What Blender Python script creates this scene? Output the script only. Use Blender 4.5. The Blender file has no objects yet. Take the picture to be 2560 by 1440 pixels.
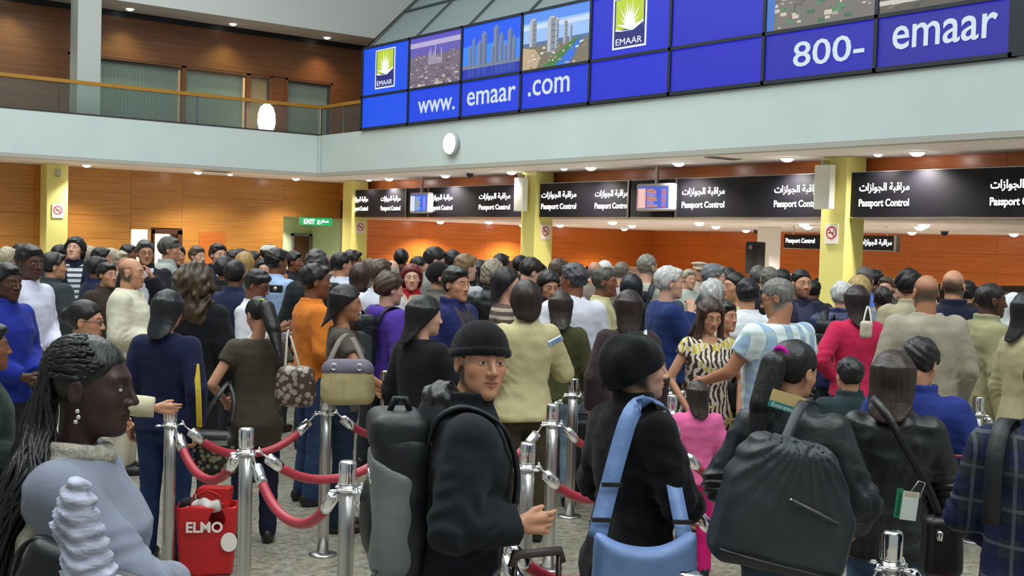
import bpy, math, random
import numpy as np
from mathutils import Vector, Matrix

# ------------------------------------------------------------------ camera, world, lights, exposure
scene = bpy.context.scene
COL = scene.collection
EYE = 1.92
F_PX, YAW, PITCH, ROLL = 2958.4, 0.65707, -0.037857, 0.028695
cam_data = bpy.data.cameras.new('camera')
cam_data.sensor_width = 36.0
cam_data.lens = 36.0 * F_PX / 2560.0
cam_data.clip_end = 200
cam = bpy.data.objects.new('camera', cam_data)
COL.objects.link(cam)
_f = Vector((math.sin(YAW) * math.cos(PITCH), math.cos(YAW) * math.cos(PITCH), math.sin(PITCH)))
_r0 = Vector((math.cos(YAW), -math.sin(YAW), 0))
_u0 = _r0.cross(_f)
_r = _r0 * math.cos(ROLL) + _u0 * math.sin(ROLL)
_u = -_r0 * math.sin(ROLL) + _u0 * math.cos(ROLL)
cam.matrix_world = Matrix(((_r.x, _u.x, -_f.x, 0), (_r.y, _u.y, -_f.y, 0), (_r.z, _u.z, -_f.z, EYE), (0, 0, 0, 1)))
scene.camera = cam

world = bpy.data.worlds.new('world')
scene.world = world
world.use_nodes = True
world.node_tree.nodes['Background'].inputs[0].default_value = (0.82, 0.93, 0.93, 1)
world.node_tree.nodes['Background'].inputs[1].default_value = 0.24

def area_light(name, loc, sx, sy, power, col, rot=(0, 0, 0)):
    l = bpy.data.lights.new(name, 'AREA')
    l.shape = 'RECTANGLE'; l.size = sx; l.size_y = sy; l.energy = power; l.color = col
    o = bpy.data.objects.new(name, l); COL.objects.link(o)
    o.location = loc; o.rotation_euler = rot
    return o
# the hall's high lighting grid (out of view, above the floor of the hall)
area_light('hall_lamp', (1.5, 8.0, 11.5), 11, 9, 900, (0.93, 1.0, 0.98))
area_light('hall_lamp', (6.5, 18.5, 11.5), 12, 9, 900, (0.93, 1.0, 0.98))
area_light('hall_lamp', (4.0, -3.0, 11.5), 12, 8, 900, (0.93, 1.0, 0.98))

vs = scene.view_settings
vs.view_transform = 'Standard'
vs.look = 'None'
vs.gamma = 1.0
vs.use_curve_mapping = False
vs.exposure = 0.55

# ------------------------------------------------------------------ helpers
def srgb(c):
    if isinstance(c, str):
        c = tuple(int(c[i:i + 2], 16) / 255 for i in (0, 2, 4))
    elif max(c) > 1.0:
        c = tuple(v / 255 for v in c)
    return tuple(v / 12.92 if v <= 0.04045 else ((v + 0.055) / 1.055) ** 2.4 for v in c)

def link(o, parent=None):
    COL.objects.link(o)
    if parent is not None:
        o.parent = parent
    return o

def tag(o, label=None, cat=None, group=None, kind=None):
    if label: o['label'] = label
    if cat: o['category'] = cat
    if group: o['group'] = group
    if kind: o['kind'] = kind
    return o

def empty(name, loc=(0, 0, 0), rz=0, label=None, cat=None, group=None, parent=None):
    o = bpy.data.objects.new(name, None)
    o.empty_display_size = 0.1
    link(o, parent)
    o.location = loc; o.rotation_euler = (0, 0, rz)
    return tag(o, label, cat, group)

def mesh_obj(name, V, Fc, mat, parent=None, smooth=False):
    me = bpy.data.meshes.new(name)
    V = np.asarray(V, dtype=np.float32)
    me.from_pydata(V.tolist(), [], [list(map(int, f)) for f in Fc])
    me.update()
    if smooth:
        me.polygons.foreach_set('use_smooth', np.ones(len(me.polygons), dtype=bool))
    if mat is not None: me.materials.append(mat)
    return link(bpy.data.objects.new(name, me), parent)

def share(name, ob, parent=None, mat=None):
    o = bpy.data.objects.new(name, ob.data)
    return link(o, parent)

class MB:
    """collects faces for one mesh"""
    def __init__(self): self.v = []; self.f = []
    def add(self, V, Fc):
        b = len(self.v); self.v += [tuple(p) for p in V]; self.f += [[b + i for i in f] for f in Fc]; return self
    def box(self, a, b):
        x0, y0, z0 = a; x1, y1, z1 = b
        V = [(x0, y0, z0), (x1, y0, z0), (x1, y1, z0), (x0, y1, z0), (x0, y0, z1), (x1, y0, z1), (x1, y1, z1), (x0, y1, z1)]
        return self.add(V, [(0, 3, 2, 1), (4, 5, 6, 7), (0, 1, 5, 4), (1, 2, 6, 5), (2, 3, 7, 6), (3, 0, 4, 7)])
    def bbox(self, a, b, e):
        """box with chamfered vertical and horizontal edges"""
        x0, y0, z0 = a; x1, y1, z1 = b
        pts = []
        for sx in (0, 1):
            for sy in (0, 1):
                for sz in (0, 1):
                    X = (x0, x1)[sx]; Y = (y0, y1)[sy]; Z = (z0, z1)[sz]
                    ex = e if sx == 0 else -e; ey = e if sy == 0 else -e; ez = e if sz == 0 else -e
                    pts += [(X, Y + ey, Z + ez), (X + ex, Y, Z + ez), (X + ex, Y + ey, Z)]
        import bmesh
        bm = bmesh.new()
        for p in pts: bm.verts.new(p)
        bmesh.ops.convex_hull(bm, input=bm.verts)
        bmesh.ops.dissolve_limit(bm, angle_limit=0.02, verts=bm.verts, edges=bm.edges)
        bm.verts.index_update()
        V = [tuple(v.co) for v in bm.verts]; Fc = [[v.index for v in f.verts] for f in bm.faces]
        bm.free()
        return self.add(V, Fc)
    def tube(self, pts, rad, n=12, caps=True, flat=None):
        """tube along pts; rad scalar or list; flat = (normal axis, factor) squashes"""
        P = np.array(pts, float); m = len(P)
        R = np.full(m, rad) if np.isscalar(rad) else np.array(rad, float)
        T = np.gradient(P, axis=0); T /= np.linalg.norm(T, axis=1)[:, None] + 1e-12
        up = np.array([0, 0, 1.0]) if abs(T[0][2]) < .9 else np.array([1.0, 0, 0])
        V = []
        s = np.cross(T[0], up); s /= np.linalg.norm(s)
        for i in range(m):
            s = s - T[i] * (s @ T[i]); s /= np.linalg.norm(s) + 1e-12
            t = np.cross(T[i], s)
            for k in range(n):
                a = 2 * math.pi * k / n
                V.append(P[i] + R[i] * (math.cos(a) * s + math.sin(a) * t * (flat or 1)))
        Fc = [(i * n + k, i * n + (k + 1) % n, (i + 1) * n + (k + 1) % n, (i + 1) * n + k) for i in range(m - 1) for k in range(n)]
        if caps:
            Fc += [tuple(range(n))[::-1], tuple((m - 1) * n + k for k in range(n))]
        return self.add(V, Fc)
    def lathe(self, prof, n=24, c=(0, 0, 0)):
        """prof: list of (r, z) from bottom to top around the z axis"""
        V = []; m = len(prof)
        for r, z in prof:
            for k in range(n):
                a = 2 * math.pi * k / n
                V.append((c[0] + r * math.cos(a), c[1] + r * math.sin(a), c[2] + z))
        Fc = [(i * n + k, i * n + (k + 1) % n, (i + 1) * n + (k + 1) % n, (i + 1) * n + k) for i in range(m - 1) for k in range(n)]
        Fc += [tuple(range(n))[::-1], tuple((m - 1) * n + k for k in range(n))]
        return self.add(V, Fc)
    def build(self, name, mat, parent=None, smooth=False):
        return mesh_obj(name, self.v, self.f, mat, parent, smooth)

# ------------------------------------------------------------------ materials
_M = {}
def new_mat(name):
    m = bpy.data.materials.new(name); m.use_nodes = True
    nt = m.node_tree
    return m, nt, nt.nodes['Principled BSDF']

def mat(name, col, rough=0.6, metal=0.0, var=0.0, vscale=6.0, bump=0.0, bscale=60.0, spec=0.5, coat=0.0, stretch=None, sheen=0.0):
    if name in _M: return _M[name]
    m, nt, b = new_mat(name)
    c = srgb(col)
    b.inputs['Base Color'].default_value = (*c, 1)
    b.inputs['Roughness'].default_value = rough
    b.inputs['Metallic'].default_value = metal
    b.inputs['Specular IOR Level'].default_value = spec
    b.inputs['Coat Weight'].default_value = coat
    b.inputs['Sheen Weight'].default_value = sheen
    if var or bump:
        tc = nt.nodes.new('ShaderNodeTexCoord')
        mp = nt.nodes.new('ShaderNodeMapping')
        if stretch: mp.inputs['Scale'].default_value = stretch
        nt.links.new(tc.outputs['Object'], mp.inputs['Vector'])
    if var:
        n = nt.nodes.new('ShaderNodeTexNoise'); n.inputs['Scale'].default_value = vscale; n.inputs['Detail'].default_value = 5
        nt.links.new(mp.outputs[0], n.inputs['Vector'])
        r = nt.nodes.new('ShaderNodeValToRGB')
        r.color_ramp.elements[0].position = 0.3; r.color_ramp.elements[1].position = 0.7
        r.color_ramp.elements[0].color = (*[max(0, v * (1 - var)) for v in c], 1)
        r.color_ramp.elements[1].color = (*[min(1, v * (1 + var)) for v in c], 1)
        nt.links.new(n.outputs['Fac'], r.inputs[0]); nt.links.new(r.outputs[0], b.inputs['Base Color'])
    if bump:
        n2 = nt.nodes.new('ShaderNodeTexNoise'); n2.inputs['Scale'].default_value = bscale; n2.inputs['Detail'].default_value = 4
        nt.links.new(mp.outputs[0], n2.inputs['Vector'])
        bp = nt.nodes.new('ShaderNodeBump'); bp.inputs['Strength'].default_value = bump; bp.inputs['Distance'].default_value = 0.01
        nt.links.new(n2.outputs['Fac'], bp.inputs['Height']); nt.links.new(bp.outputs[0], b.inputs['Normal'])
    _M[name] = m
    return m

def emit(name, col, strength=1.0):
    if name in _M: return _M[name]
    m, nt, b = new_mat(name)
    c = srgb(col)
    b.inputs['Base Color'].default_value = (0.02, 0.02, 0.02, 1)
    b.inputs['Emission Color'].default_value = (*c, 1)
    b.inputs['Emission Strength'].default_value = strength
    _M[name] = m
    return m

def emit_vc(name, strength=1.0):
    """backlit print: emission from a colour attribute"""
    if name in _M: return _M[name]
    m, nt, b = new_mat(name)
    a = nt.nodes.new('ShaderNodeVertexColor'); a.layer_name = 'Col'
    b.inputs['Base Color'].default_value = (0.02, 0.02, 0.02, 1)
    nt.links.new(a.outputs['Color'], b.inputs['Emission Color'])
    b.inputs['Emission Strength'].default_value = strength
    _M[name] = m
    return m

def wood(name, c0, c1, axis='X', rough=0.28, scale=1.0):
    if name in _M: return _M[name]
    m, nt, b = new_mat(name)
    tc = nt.nodes.new('ShaderNodeTexCoord'); mp = nt.nodes.new('ShaderNodeMapping')
    mp.inputs['Scale'].default_value = {'X': (0.35, 6, 9), 'Y': (6, 0.35, 9)}[axis]
    nt.links.new(tc.outputs['Object'], mp.inputs['Vector'])
    oi = nt.nodes.new('ShaderNodeObjectInfo')
    vm = nt.nodes.new('ShaderNodeVectorMath'); vm.operation = 'ADD'
    nt.links.new(mp.outputs[0], vm.inputs[0])
    sc_ = nt.nodes.new('ShaderNodeMath'); sc_.operation = 'MULTIPLY'; sc_.inputs[1].default_value = 37.0
    nt.links.new(oi.outputs['Random'], sc_.inputs[0]); nt.links.new(sc_.outputs[0], vm.inputs[1])
    n = nt.nodes.new('ShaderNodeTexNoise'); n.inputs['Scale'].default_value = 2.2 * scale; n.inputs['Detail'].default_value = 7; n.inputs['Distortion'].default_value = 0.6
    nt.links.new(vm.outputs[0], n.inputs['Vector'])
    r = nt.nodes.new('ShaderNodeValToRGB')
    r.color_ramp.elements[0].position = 0.32; r.color_ramp.elements[1].position = 0.68
    r.color_ramp.elements[0].color = (*srgb(c0), 1); r.color_ramp.elements[1].color = (*srgb(c1), 1)
    nt.links.new(n.outputs['Fac'], r.inputs[0])
    nt.links.new(r.outputs[0], b.inputs['Base Color'])
    b.inputs['Roughness'].default_value = rough
    b.inputs['Coat Weight'].default_value = 0.15
    b.inputs['Coat Roughness'].default_value = 0.2
    _M[name] = m
    return m

def glass_mat(name, tint, alpha, rough=0.05):
    if name in _M: return _M[name]
    m, nt, b = new_mat(name)
    out = nt.nodes['Material Output']
    tr = nt.nodes.new('ShaderNodeBsdfTransparent'); tr.inputs[0].default_value = (*srgb(tint), 1)
    mx = nt.nodes.new('ShaderNodeMixShader'); mx.inputs[0].default_value = alpha
    b.inputs['Base Color'].default_value = (*[v * 0.35 for v in srgb(tint)], 1); b.inputs['Roughness'].default_value = rough
    nt.links.new(tr.outputs[0], mx.inputs[1]); nt.links.new(b.outputs[0], mx.inputs[2]); nt.links.new(mx.outputs[0], out.inputs[0])
    _M[name] = m
    return m

def floor_mat():
    m, nt, b = new_mat('terrazzo')
    tc = nt.nodes.new('ShaderNodeTexCoord')
    n1 = nt.nodes.new('ShaderNodeTexNoise'); n1.inputs['Scale'].default_value = 16; n1.inputs['Detail'].default_value = 8; n1.inputs['Roughness'].default_value = 0.75
    n2 = nt.nodes.new('ShaderNodeTexNoise'); n2.inputs['Scale'].default_value = 2.2; n2.inputs['Detail'].default_value = 3
    v = nt.nodes.new('ShaderNodeTexVoronoi'); v.inputs['Scale'].default_value = 60
    for x in (n1, n2, v): nt.links.new(tc.outputs['Object'], x.inputs['Vector'])
    r = nt.nodes.new('ShaderNodeValToRGB')
    e = r.color_ramp.elements
    e[0].position = 0.36; e[0].color = (*srgb((118, 112, 98)), 1)
    e[1].position = 0.62; e[1].color = (*srgb((190, 186, 170)), 1)
    x = e.new(0.5); x.color = (*srgb((164, 158, 142)), 1)
    nt.links.new(n1.outputs['Fac'], r.inputs[0])
    mx = nt.nodes.new('ShaderNodeMixRGB'); mx.blend_type = 'MULTIPLY'; mx.inputs[0].default_value = 0.4
    r2 = nt.nodes.new('ShaderNodeValToRGB')
    r2.color_ramp.elements[0].position = 0.35; r2.color_ramp.elements[0].color = (0.62, 0.62, 0.6, 1); r2.color_ramp.elements[1].position = 0.65
    nt.links.new(n2.outputs['Fac'], r2.inputs[0])
    nt.links.new(r.outputs[0], mx.inputs[1]); nt.links.new(r2.outputs[0], mx.inputs[2])
    mx2 = nt.nodes.new('ShaderNodeMixRGB'); mx2.blend_type = 'MULTIPLY'; mx2.inputs[0].default_value = 0.25
    nt.links.new(mx.outputs[0], mx2.inputs[1]); nt.links.new(v.outputs['Color'], mx2.inputs[2])
    nt.links.new(mx2.outputs[0], b.inputs['Base Color'])
    b.inputs['Roughness'].default_value = 0.28
    return m

FASCIA = mat('painted_plaster', (203, 215, 214), 0.75, var=0.035, vscale=1.2, bump=0.12, bscale=90)
SOFFIT = mat('soffit_paint', (232, 226, 228), 0.8)
WHITE = mat('white_paint', (225, 225, 222), 0.7)
TRIMG = mat('grey_trim', (176, 174, 166), 0.6)
YELLOW = mat('yellow_paint', (222, 214, 128), 0.55)
WOOD_L = wood('veneer_amber', (168, 112, 48), (190, 132, 60), 'X')
WOOD_B = wood('veneer_orange', (190, 102, 38), (210, 120, 50), 'X')
WOOD_BY = wood('veneer_orange_side', (190, 102, 38), (210, 120, 50), 'Y')
WOOD_H = wood('veneer_header', (176, 94, 42), (196, 112, 52), 'Y')
WOOD_U = wood('veneer_brown', (110, 66, 36), (132, 82, 44), 'X', rough=0.4)
JOINT = mat('dark_joint', (84, 46, 18), 0.8)
BLACK = mat('black_metal', (24, 25, 28), 0.4)
STEEL = mat('brushed_steel', (196, 194, 192), 0.30, metal=1.0, bump=0.05, bscale=40, stretch=(40, 40, 0.6))
CHROME = mat('chrome', (236, 236, 238), 0.13, metal=1.0)
LAMP = emit('lamp_glow', (255, 250, 244), 14)
LAMP_DIM = emit('lamp_glow_upper', (235, 255, 240), 3.0)
TEXTW = emit('sign_lettering_light', (255, 255, 255), 2.2)
SIGNB = mat('sign_black', (20, 19, 27), 0.5, spec=0.3)
GLASS = glass_mat('balustrade_glass', (232, 238, 236), 0.13)

# ------------------------------------------------------------------ the hall: numbers in metres
XW, YW = 14.43, 26.86          # planes of the two balcony fronts
ZS, ZP = 3.48, 4.50            # soffit, parapet top
YB = 29.6                      # wood wall under the left balcony
XH = 16.6                      # wood header above the passport signs
ZL = 2.485                     # low ceiling of the desk hall
XB = 28.9                      # far wall of the desk hall

mb = MB().box((-14, -8, -0.2), (34, 34, 0))
fl = mb.build('floor', floor_mat()); tag(fl, kind='structure')

def wall_panels(wall, mat_, p0, p1, z0, z1, nx, nz, axis, out):
    """panelling: raised boards with open joints on a dark backing wall"""
    g = 0.0025
    L = p1 - p0
    proto = {}
    for i in range(nx):
        for k in range(nz):
            a = p0 + L * i / nx; b = p0 + L * (i + 1) / nx
            c = z0 + (z1 - z0) * k / nz; d = z0 + (z1 - z0) * (k + 1) / nz
            w, h = b - a - 2 * g, d - c - 2 * g
            key = (round(w, 3), round(h, 3))
            if key not in proto:
                q = MB()
                if axis == 'X': q.box((-w / 2, -0.02, -h / 2), (w / 2, 0.0, h / 2))
                else: q.box((-0.02, -w / 2, -h / 2), (0.0, w / 2, h / 2))
                o = q.build('wood_panel', mat_, wall); proto[key] = o
            else:
                o = share('wood_panel', proto[key], wall)
            o.location = ((a + b) / 2, out, (c + d) / 2) if axis == 'X' else (out, (a + b) / 2, (c + d) / 2)

# left wood wall (three stretches around the alcove and the doors)
wl = MB().box((-8, YB, 0), (10.6, YB + 0.2, ZS)).box((10.6, YB, 2.0), (11.95, YB + 0.2, ZS)).box((11.1, YB, 0), (11.22, YB + .2, 2.0)).box((11.95, YB, 0), (14.84, YB + 0.2, ZS)).box((14.84, YB, 2.47), (16.62, YB + 0.2, ZS))
wl = tag(wl.build('wall_left', JOINT), kind='structure')
wall_panels(wl, WOOD_L, -8, 10.6, 0, ZS, 8, 6, 'X', YB)
wall_panels(wl, WOOD_L, 11.95, 14.84, 0, ZS, 1, 6, 'X', YB)
wall_panels(wl, WOOD_L, 10.6, 11.95, 2.05, ZS, 1, 3, 'X', YB)
wall_panels(wl, WOOD_L, 14.84, 16.62, 2.47, ZS, 1, 2, 'X', YB)
# the two doors: one lit opening, one framed door ajar
dr = tag(empty('door_1', (10.86, YB, 0)), kind='structure')
MB().box((-0.24, 0.12, 0), (0.24, 0.16, 2.0)).build('lit_pane', emit('lit_room', (255, 236, 196), 1.2), dr)
MB().box((-0.27, -0.03, 0), (-0.24, 0.1, 2.03)).box((0.24, -0.03, 0), (0.27, 0.1, 2.03)).box((-0.27, -0.03, 2.0), (0.27, 0.1, 2.05)).build('door_frame', WOOD_L, dr)
dr = tag(empty('door_2', (11.56, YB, 0)), kind='structure')
MB().box((-0.35, 0.14, 0), (0.35, 0.17, 1.97)).build('lit_pane', _M['lit_room'], dr)
MB().box((-0.38, -0.05, 0), (-0.33, 0.14, 2.0)).box((0.27, -0.05, 0), (0.40, 0.14, 2.0)).box((-0.38, -0.05, 1.9), (0.40, 0.14, 2.02)).build('door_frame', mat('dark_door_frame', (74, 38, 14), 0.5), dr)
MB().box((0.12, 0.0, 0), (0.27, 0.12, 1.9)).build('door_leaf', wood('door_leaf_veneer', (86, 44, 16), (110, 60, 24), 'X'), dr)
dr = tag(empty('door_3', (12.8, YB, 0)), kind='structure')
MB().box((-0.38, -0.035, 0), (0.38, -0.02, 1.98)).build('door_leaf', wood('flush_door_veneer', (176, 96, 34), (190, 108, 42), 'X'), dr)
MB().tube([(0.3, -0.04, 1.05), (0.3, -0.09, 1.05), (0.2, -0.09, 1.05)], 0.011, 8).build('handle', STEEL, dr)

# alcove with the exit sign
PALE = mat('pale_green_paint', (186, 196, 160), 0.7)
al = MB().box((14.84, 31.3, 0), (17.4, 31.5, 2.6)).box((14.64, YB + 0.2, 0), (14.84, 31.3, 2.6)).box((14.84, YB + 0.2, 2.47), (17.4, 31.3, 2.6)).box((16.62, YB, 0), (16.8, 31.3, 2.5))
tag(al.build('wall_alcove', PALE), kind='structure')
dr = tag(empty('door_4', (16.22, 31.3, 0)), kind='structure')
MB().box((-0.2, -0.06, 0), (0.3, -0.02, 1.95)).build('door_leaf', wood('alcove_door_veneer', (70, 40, 26), (92, 54, 34), 'X'), dr)
MB().box((-0.27, -0.08, 0), (-0.2, 0, 2.02)).box((0.3, -0.08, 0), (0.37, 0, 2.02)).box((-0.27, -0.08, 1.95), (0.37, 0, 2.02)).build('door_frame', mat('door_frame_grey', (120, 118, 116), 0.5), dr)

# soffit under both balconies, with an L-shaped outline
so = MB().box((-8, YW + .08, ZS), (XH + .4, YB + 0.2, ZS + 0.12)).box((XW + .08, -8, ZS), (XH + .4, YW + .08, ZS + 0.12))
tag(so.build('ceiling_soffit', SOFFIT), kind='structure')
# balcony fronts
tag(MB().box((-8, YW, ZS + 0.07), (XW + 0.18, YW + 0.18, ZP)).build('wall_balcony_left', FASCIA), kind='structure')
tag(MB().box((XW, -8, ZS + 0.07), (XW + 0.18, YW, ZP)).build('wall_balcony_right', FASCIA), kind='structure')
tag(MB().box((XW - 0.015, -8, ZS - 0.01), (XW + 0.2, YW - 0.015, ZS + 0.075)).build('trim_1', TRIMG), kind='structure')
tag(MB().box((-8, YW - 0.015, ZS - 0.01), (XW + 0.2, YW + 0.2, ZS + 0.075)).build('trim_2', TRIMG), kind='structure')
tag(MB().box((XW - 0.012, YW - 0.13, ZS + 0.07), (XW, YW - 0.115, ZP)).box((XW - 0.05, YW - 0.006, ZS + 0.07), (XW - 0.035, YW, ZP)).build('trim_3', TRIMG), kind='structure')
tag(MB().box((-8, YW - 0.012, ZP), (XW + 0.2, YW + 0.2, ZP + 0.03)).build('trim_4', mat('dark_sill', (52, 46, 42), 0.5)), kind='structure')

# upper floor: slab, back wall, ceiling bulkheads
tag(MB().box((-8, YW + 0.18, 3.62), (24, 34, 3.7)).box((XW + .18, -8, 3.62), (24, YW + 0.18, 3.7)).build('floor_balcony', mat('carpet_grey', (90, 86, 84), 0.9)), kind='structure')
ZU = 7.42
wu = MB().box((-8, YB, 3.7), (9.0, YB + 0.2, ZU - 0.14)).box((9.0, YB, 6.25), (20, YB + 0.2, ZU - 0.14)).box((16.3, YB, 3.7), (20, YB + .2, 6.25))
tag(wu.build('wall_upper', WOOD_U), kind='structure')
tag(MB().box((-8, YB - 0.02, ZU - 0.14), (20, YB + 0.2, ZU)).build('trim_5', BLACK), kind='structure')  # black strip stands in for the dark shadow gap below the ceiling
tag(MB().box((-8, 28.4, ZU), (20, YB + 0.4, ZU + 0.1)).build('ceiling_upper', SOFFIT), kind='structure')
tag(MB().box((-8, 28.3, ZU), (20, 28.4, 11.0)).build('wall_bulkhead', WHITE), kind='structure')
tag(MB().box((18.6, 8, 3.7), (18.8, YB, ZU)).build('wall_upper_right', WOOD_U), kind='structure')
# shop-front windows of the upper floor, with blinds behind
BLIND = mat('pale_blind', (222, 222, 214), 0.9)
tag(MB().box((-8, YB + 1.6, 3.7), (20, YB + 1.7, 6.4)).box((-8, YB + .2, 6.3), (20, YB + 1.7, 6.4)).build('wall_shop_back', mat('shop_interior', (120, 104, 92), .9)), kind='structure')
def front_window(i, x0, x1, lit=0.0, warm=False):
    w = tag(empty('window_%d' % i, ((x0 + x1) / 2, YB + 0.06, 3.7)), kind='structure')
    hw = (x1 - x0) / 2
    fr = MB().box((-hw, -0.05, 0), (-hw + 0.06, 0.05, 2.55)).box((hw - 0.06, -0.05, 0), (hw, 0.05, 2.55)).box((-hw, -0.05, 2.5), (hw, 0.05, 2.56)).box((-hw, -0.05, 1.02), (hw, 0.05, 1.08))
    fr.build('window_frame', WOOD_U, w)
    MB().box((-hw + .06, -0.006, 0.02), (hw - .06, 0.006, 2.5)).build('pane', GLASS, w)
    n = max(3, int((x1 - x0) / 0.09)); b = MB()
    top = 2.45
    for k in range(n):
        a = -hw + .07 + (2 * hw - .14) * k / n; c = a + (2 * hw - .14) / n * 0.93
        b.box((a, 0.16, 0.05), (c, 0.175, top))
    b.build('blind', BLIND if not warm else mat('warm_blind', (250, 205, 150), 0.8), w)
    if lit:
        MB().box((-hw + .06, 0.5, 0.0), (hw - .06, 0.52, 2.5)).build('lit_back', emit('warm_interior_%d' % i, (255, 190, 130), lit), w)
    return w
front_window(1, 9.0, 11.95); front_window(2, 11.95, 13.75, 0.5); front_window(3, 13.75, 14.45, 1.0, True)
tag(MB().box((14.45, YB + .04, 3.7), (14.85, YB + .2, 6.25)).build('trim_6', WOOD_U), kind='structure')
front_window(4, 14.85, 16.3)
w = front_window(5, 3.6, 8.3)
# lamp behind the narrow window
fl_ = empty('floor_lamp', (14.02, YB - 0.55, 3.7), 0, 'glowing white paper floor lamp behind the balcony glass', 'lamp')
MB().lathe([(0.14, 0), (0.14, 0.03), (0.02, 0.05), (0.02, 1.02)], 16).build('base', BLACK, fl_, True)
MB().lathe([(0.12, 1.00), (0.2, 1.06), (0.24, 1.22), (0.23, 1.45), (0.17, 1.64), (0.08, 1.72)], 20).build('shade', emit('paper_shade', (255, 232, 200), 4.0), fl_, True)

# glass balustrade with wooden handrail (left side) and its return along the right side
bal = empty('balustrade', (0, 0, 0), 0, 'glass balustrade with amber wooden handrail above the left balcony front', 'balustrade')
RAIL = mat('handrail_wood', (172, 122, 40), 0.35)
MB().box((-8, YW + 0.05, 5.18), (XW + 0.06, YW + 0.13, 5.26)).build('handrail', RAIL, bal)
MB().box((XW + 0.05, YW - 2.05, 5.18), (XW + 0.13, YW + 0.05, 5.26)).build('handrail', RAIL, bal)
gp = None
xs = [XW - 0.02 - 1.6 * k for k in range(14)]
for k in range(13):
    o = MB().box((xs[k + 1] + 0.01, YW + 0.08, ZP + 0.03), (xs[k] - 0.01, YW + 0.095, 5.18)).build('glass_panel', GLASS, bal)
MB().box((XW + 0.08, YW - 2.0, ZP + 0.03), (XW + 0.095, YW + 0.02, 5.18)).build('glass_panel', GLASS, bal)
for (x, y) in ((XW + 0.08, YW + 0.09), (XW + 0.08, YW - 1.1), (XW - 3.2, YW + 0.12)):
    MB().box((x - 0.02, y - 0.02, ZP), (x + 0.02, y + 0.02, 5.2)).build('post', STEEL, bal)

# columns
def column(x0, y0, w, z1, label, sign_z=None, upper=None):
    c = empty('column', (x0 + w / 2, y0 + w / 2, 0), 0, label, 'column', None)
    MB().bbox((-w / 2, -w / 2, 0), (w / 2, w / 2, z1), 0.015).build('shaft', YELLOW, c)
    MB().box((-w / 2 - 0.01, -w / 2 - 0.01, 0), (w / 2 + 0.01, w / 2 + 0.01, 0.12)).build('plinth', STEEL, c)
    return c
COLW = 0.5
c1 = column(15.95, 27.80, COLW, ZS, 'yellow square column beside the pale green alcove and exit sign')
c2 = column(15.95, 19.93, COLW, ZS, 'yellow square column between the passport signs with a flat sign box on it')
c3 = column(15.95, 11.90, COLW, ZS, 'yellow square column with a red no-smoking notice on its bright face')
cl = column(8.30, 28.75, COLW, ZS, 'yellow square column standing alone before the left wood wall')
uc = empty('column', (8.95, 28.10, 3.7), 0, 'pale grey square column on the upper balcony behind the handrail', 'column')
MB().bbox((-0.27, -0.27, 0), (0.27, 0.27, ZU - 3.7), 0.01).build('shaft', mat('grey_column_paint', (196, 200, 196), 0.6), uc)
MB().box((-0.29, -0.29, 0), (0.29, 0.29, 0.1)).build('plinth', STEEL, uc)
# small sensor box high on the left column
sb = empty('sensor_box', (8.56, 28.75, 3.28), 0, 'small grey box high on the lone yellow column', 'sensor')
MB().bbox((-0.06, -0.05, -0.08), (0.06, 0.0, 0.08), 0.01).build('case', TRIMG, sb)
MB().lathe([(0.02, 0), (0.02, 0.02), (0.012, 0.03)], 12, (0, -0.03, -0.1)).build('lens', BLACK, sb, True)

def no_smoking(loc, axis, label):
    """white notice with red ring, bar and a cigarette"""
    r = empty('no_smoking_sign', loc, 0 if axis == 'Y' else math.radians(-90), label, 'sign')
    MB().box((-0.13, -0.012, -0.16), (0.13, 0, 0.16)).build('plate', mat('notice_white', (232, 224, 218), 0.5), r)
    ring = MB(); n = 28
    for (ra, rb) in ((0.105, 0.082),):
        V = []; 
        for k in range(n):
            a = 2 * math.pi * k / n
            V += [(ra * math.cos(a), -0.014, ra * math.sin(a) + .02), (rb * math.cos(a), -0.014, rb * math.sin(a) + .02)]
        ring.add(V, [(2 * k, 2 * ((k + 1) % n), 2 * ((k + 1) % n) + 1, 2 * k + 1) for k in range(n)])
    s = math.sqrt(.5)
    ring.add([(-.085 * s - .008, -.0145, .085 * s + .02 - .008), (-.085 * s + .008, -.0145, .085 * s + .02 + .008), (.085 * s + .008, -.0145, -.085 * s + .02 + .008), (.085 * s - .008, -.0145, -.085 * s + .02 - .008)], [(0, 1, 2, 3)])
    ring.build('ring_and_bar', mat('notice_red', (186, 52, 60), 0.5), r)
    MB().box((-0.06, -0.0135, 0.008), (0.05, -0.0125, 0.026)).box((0.035, -0.0135, 0.04), (0.05, -0.0125, 0.06)).build('cigarette', mat('notice_black', (60, 40, 44), 0.5), r)
    return r
no_smoking((8.56, 28.745, 2.37), 'Y', 'no-smoking notice on the lone yellow column by the left wood wall')
no_smoking((15.945, 12.16, 2.22), 'X', 'no-smoking notice on the bright face of the column between dark signs')
no_smoking((16.24, 19.925, 2.18), 'Y', 'no-smoking notice on the shaded face of the middle column')
no_smoking((16.22, 27.795, 2.22), 'Y', 'no-smoking notice on the column beside the alcove')

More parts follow.
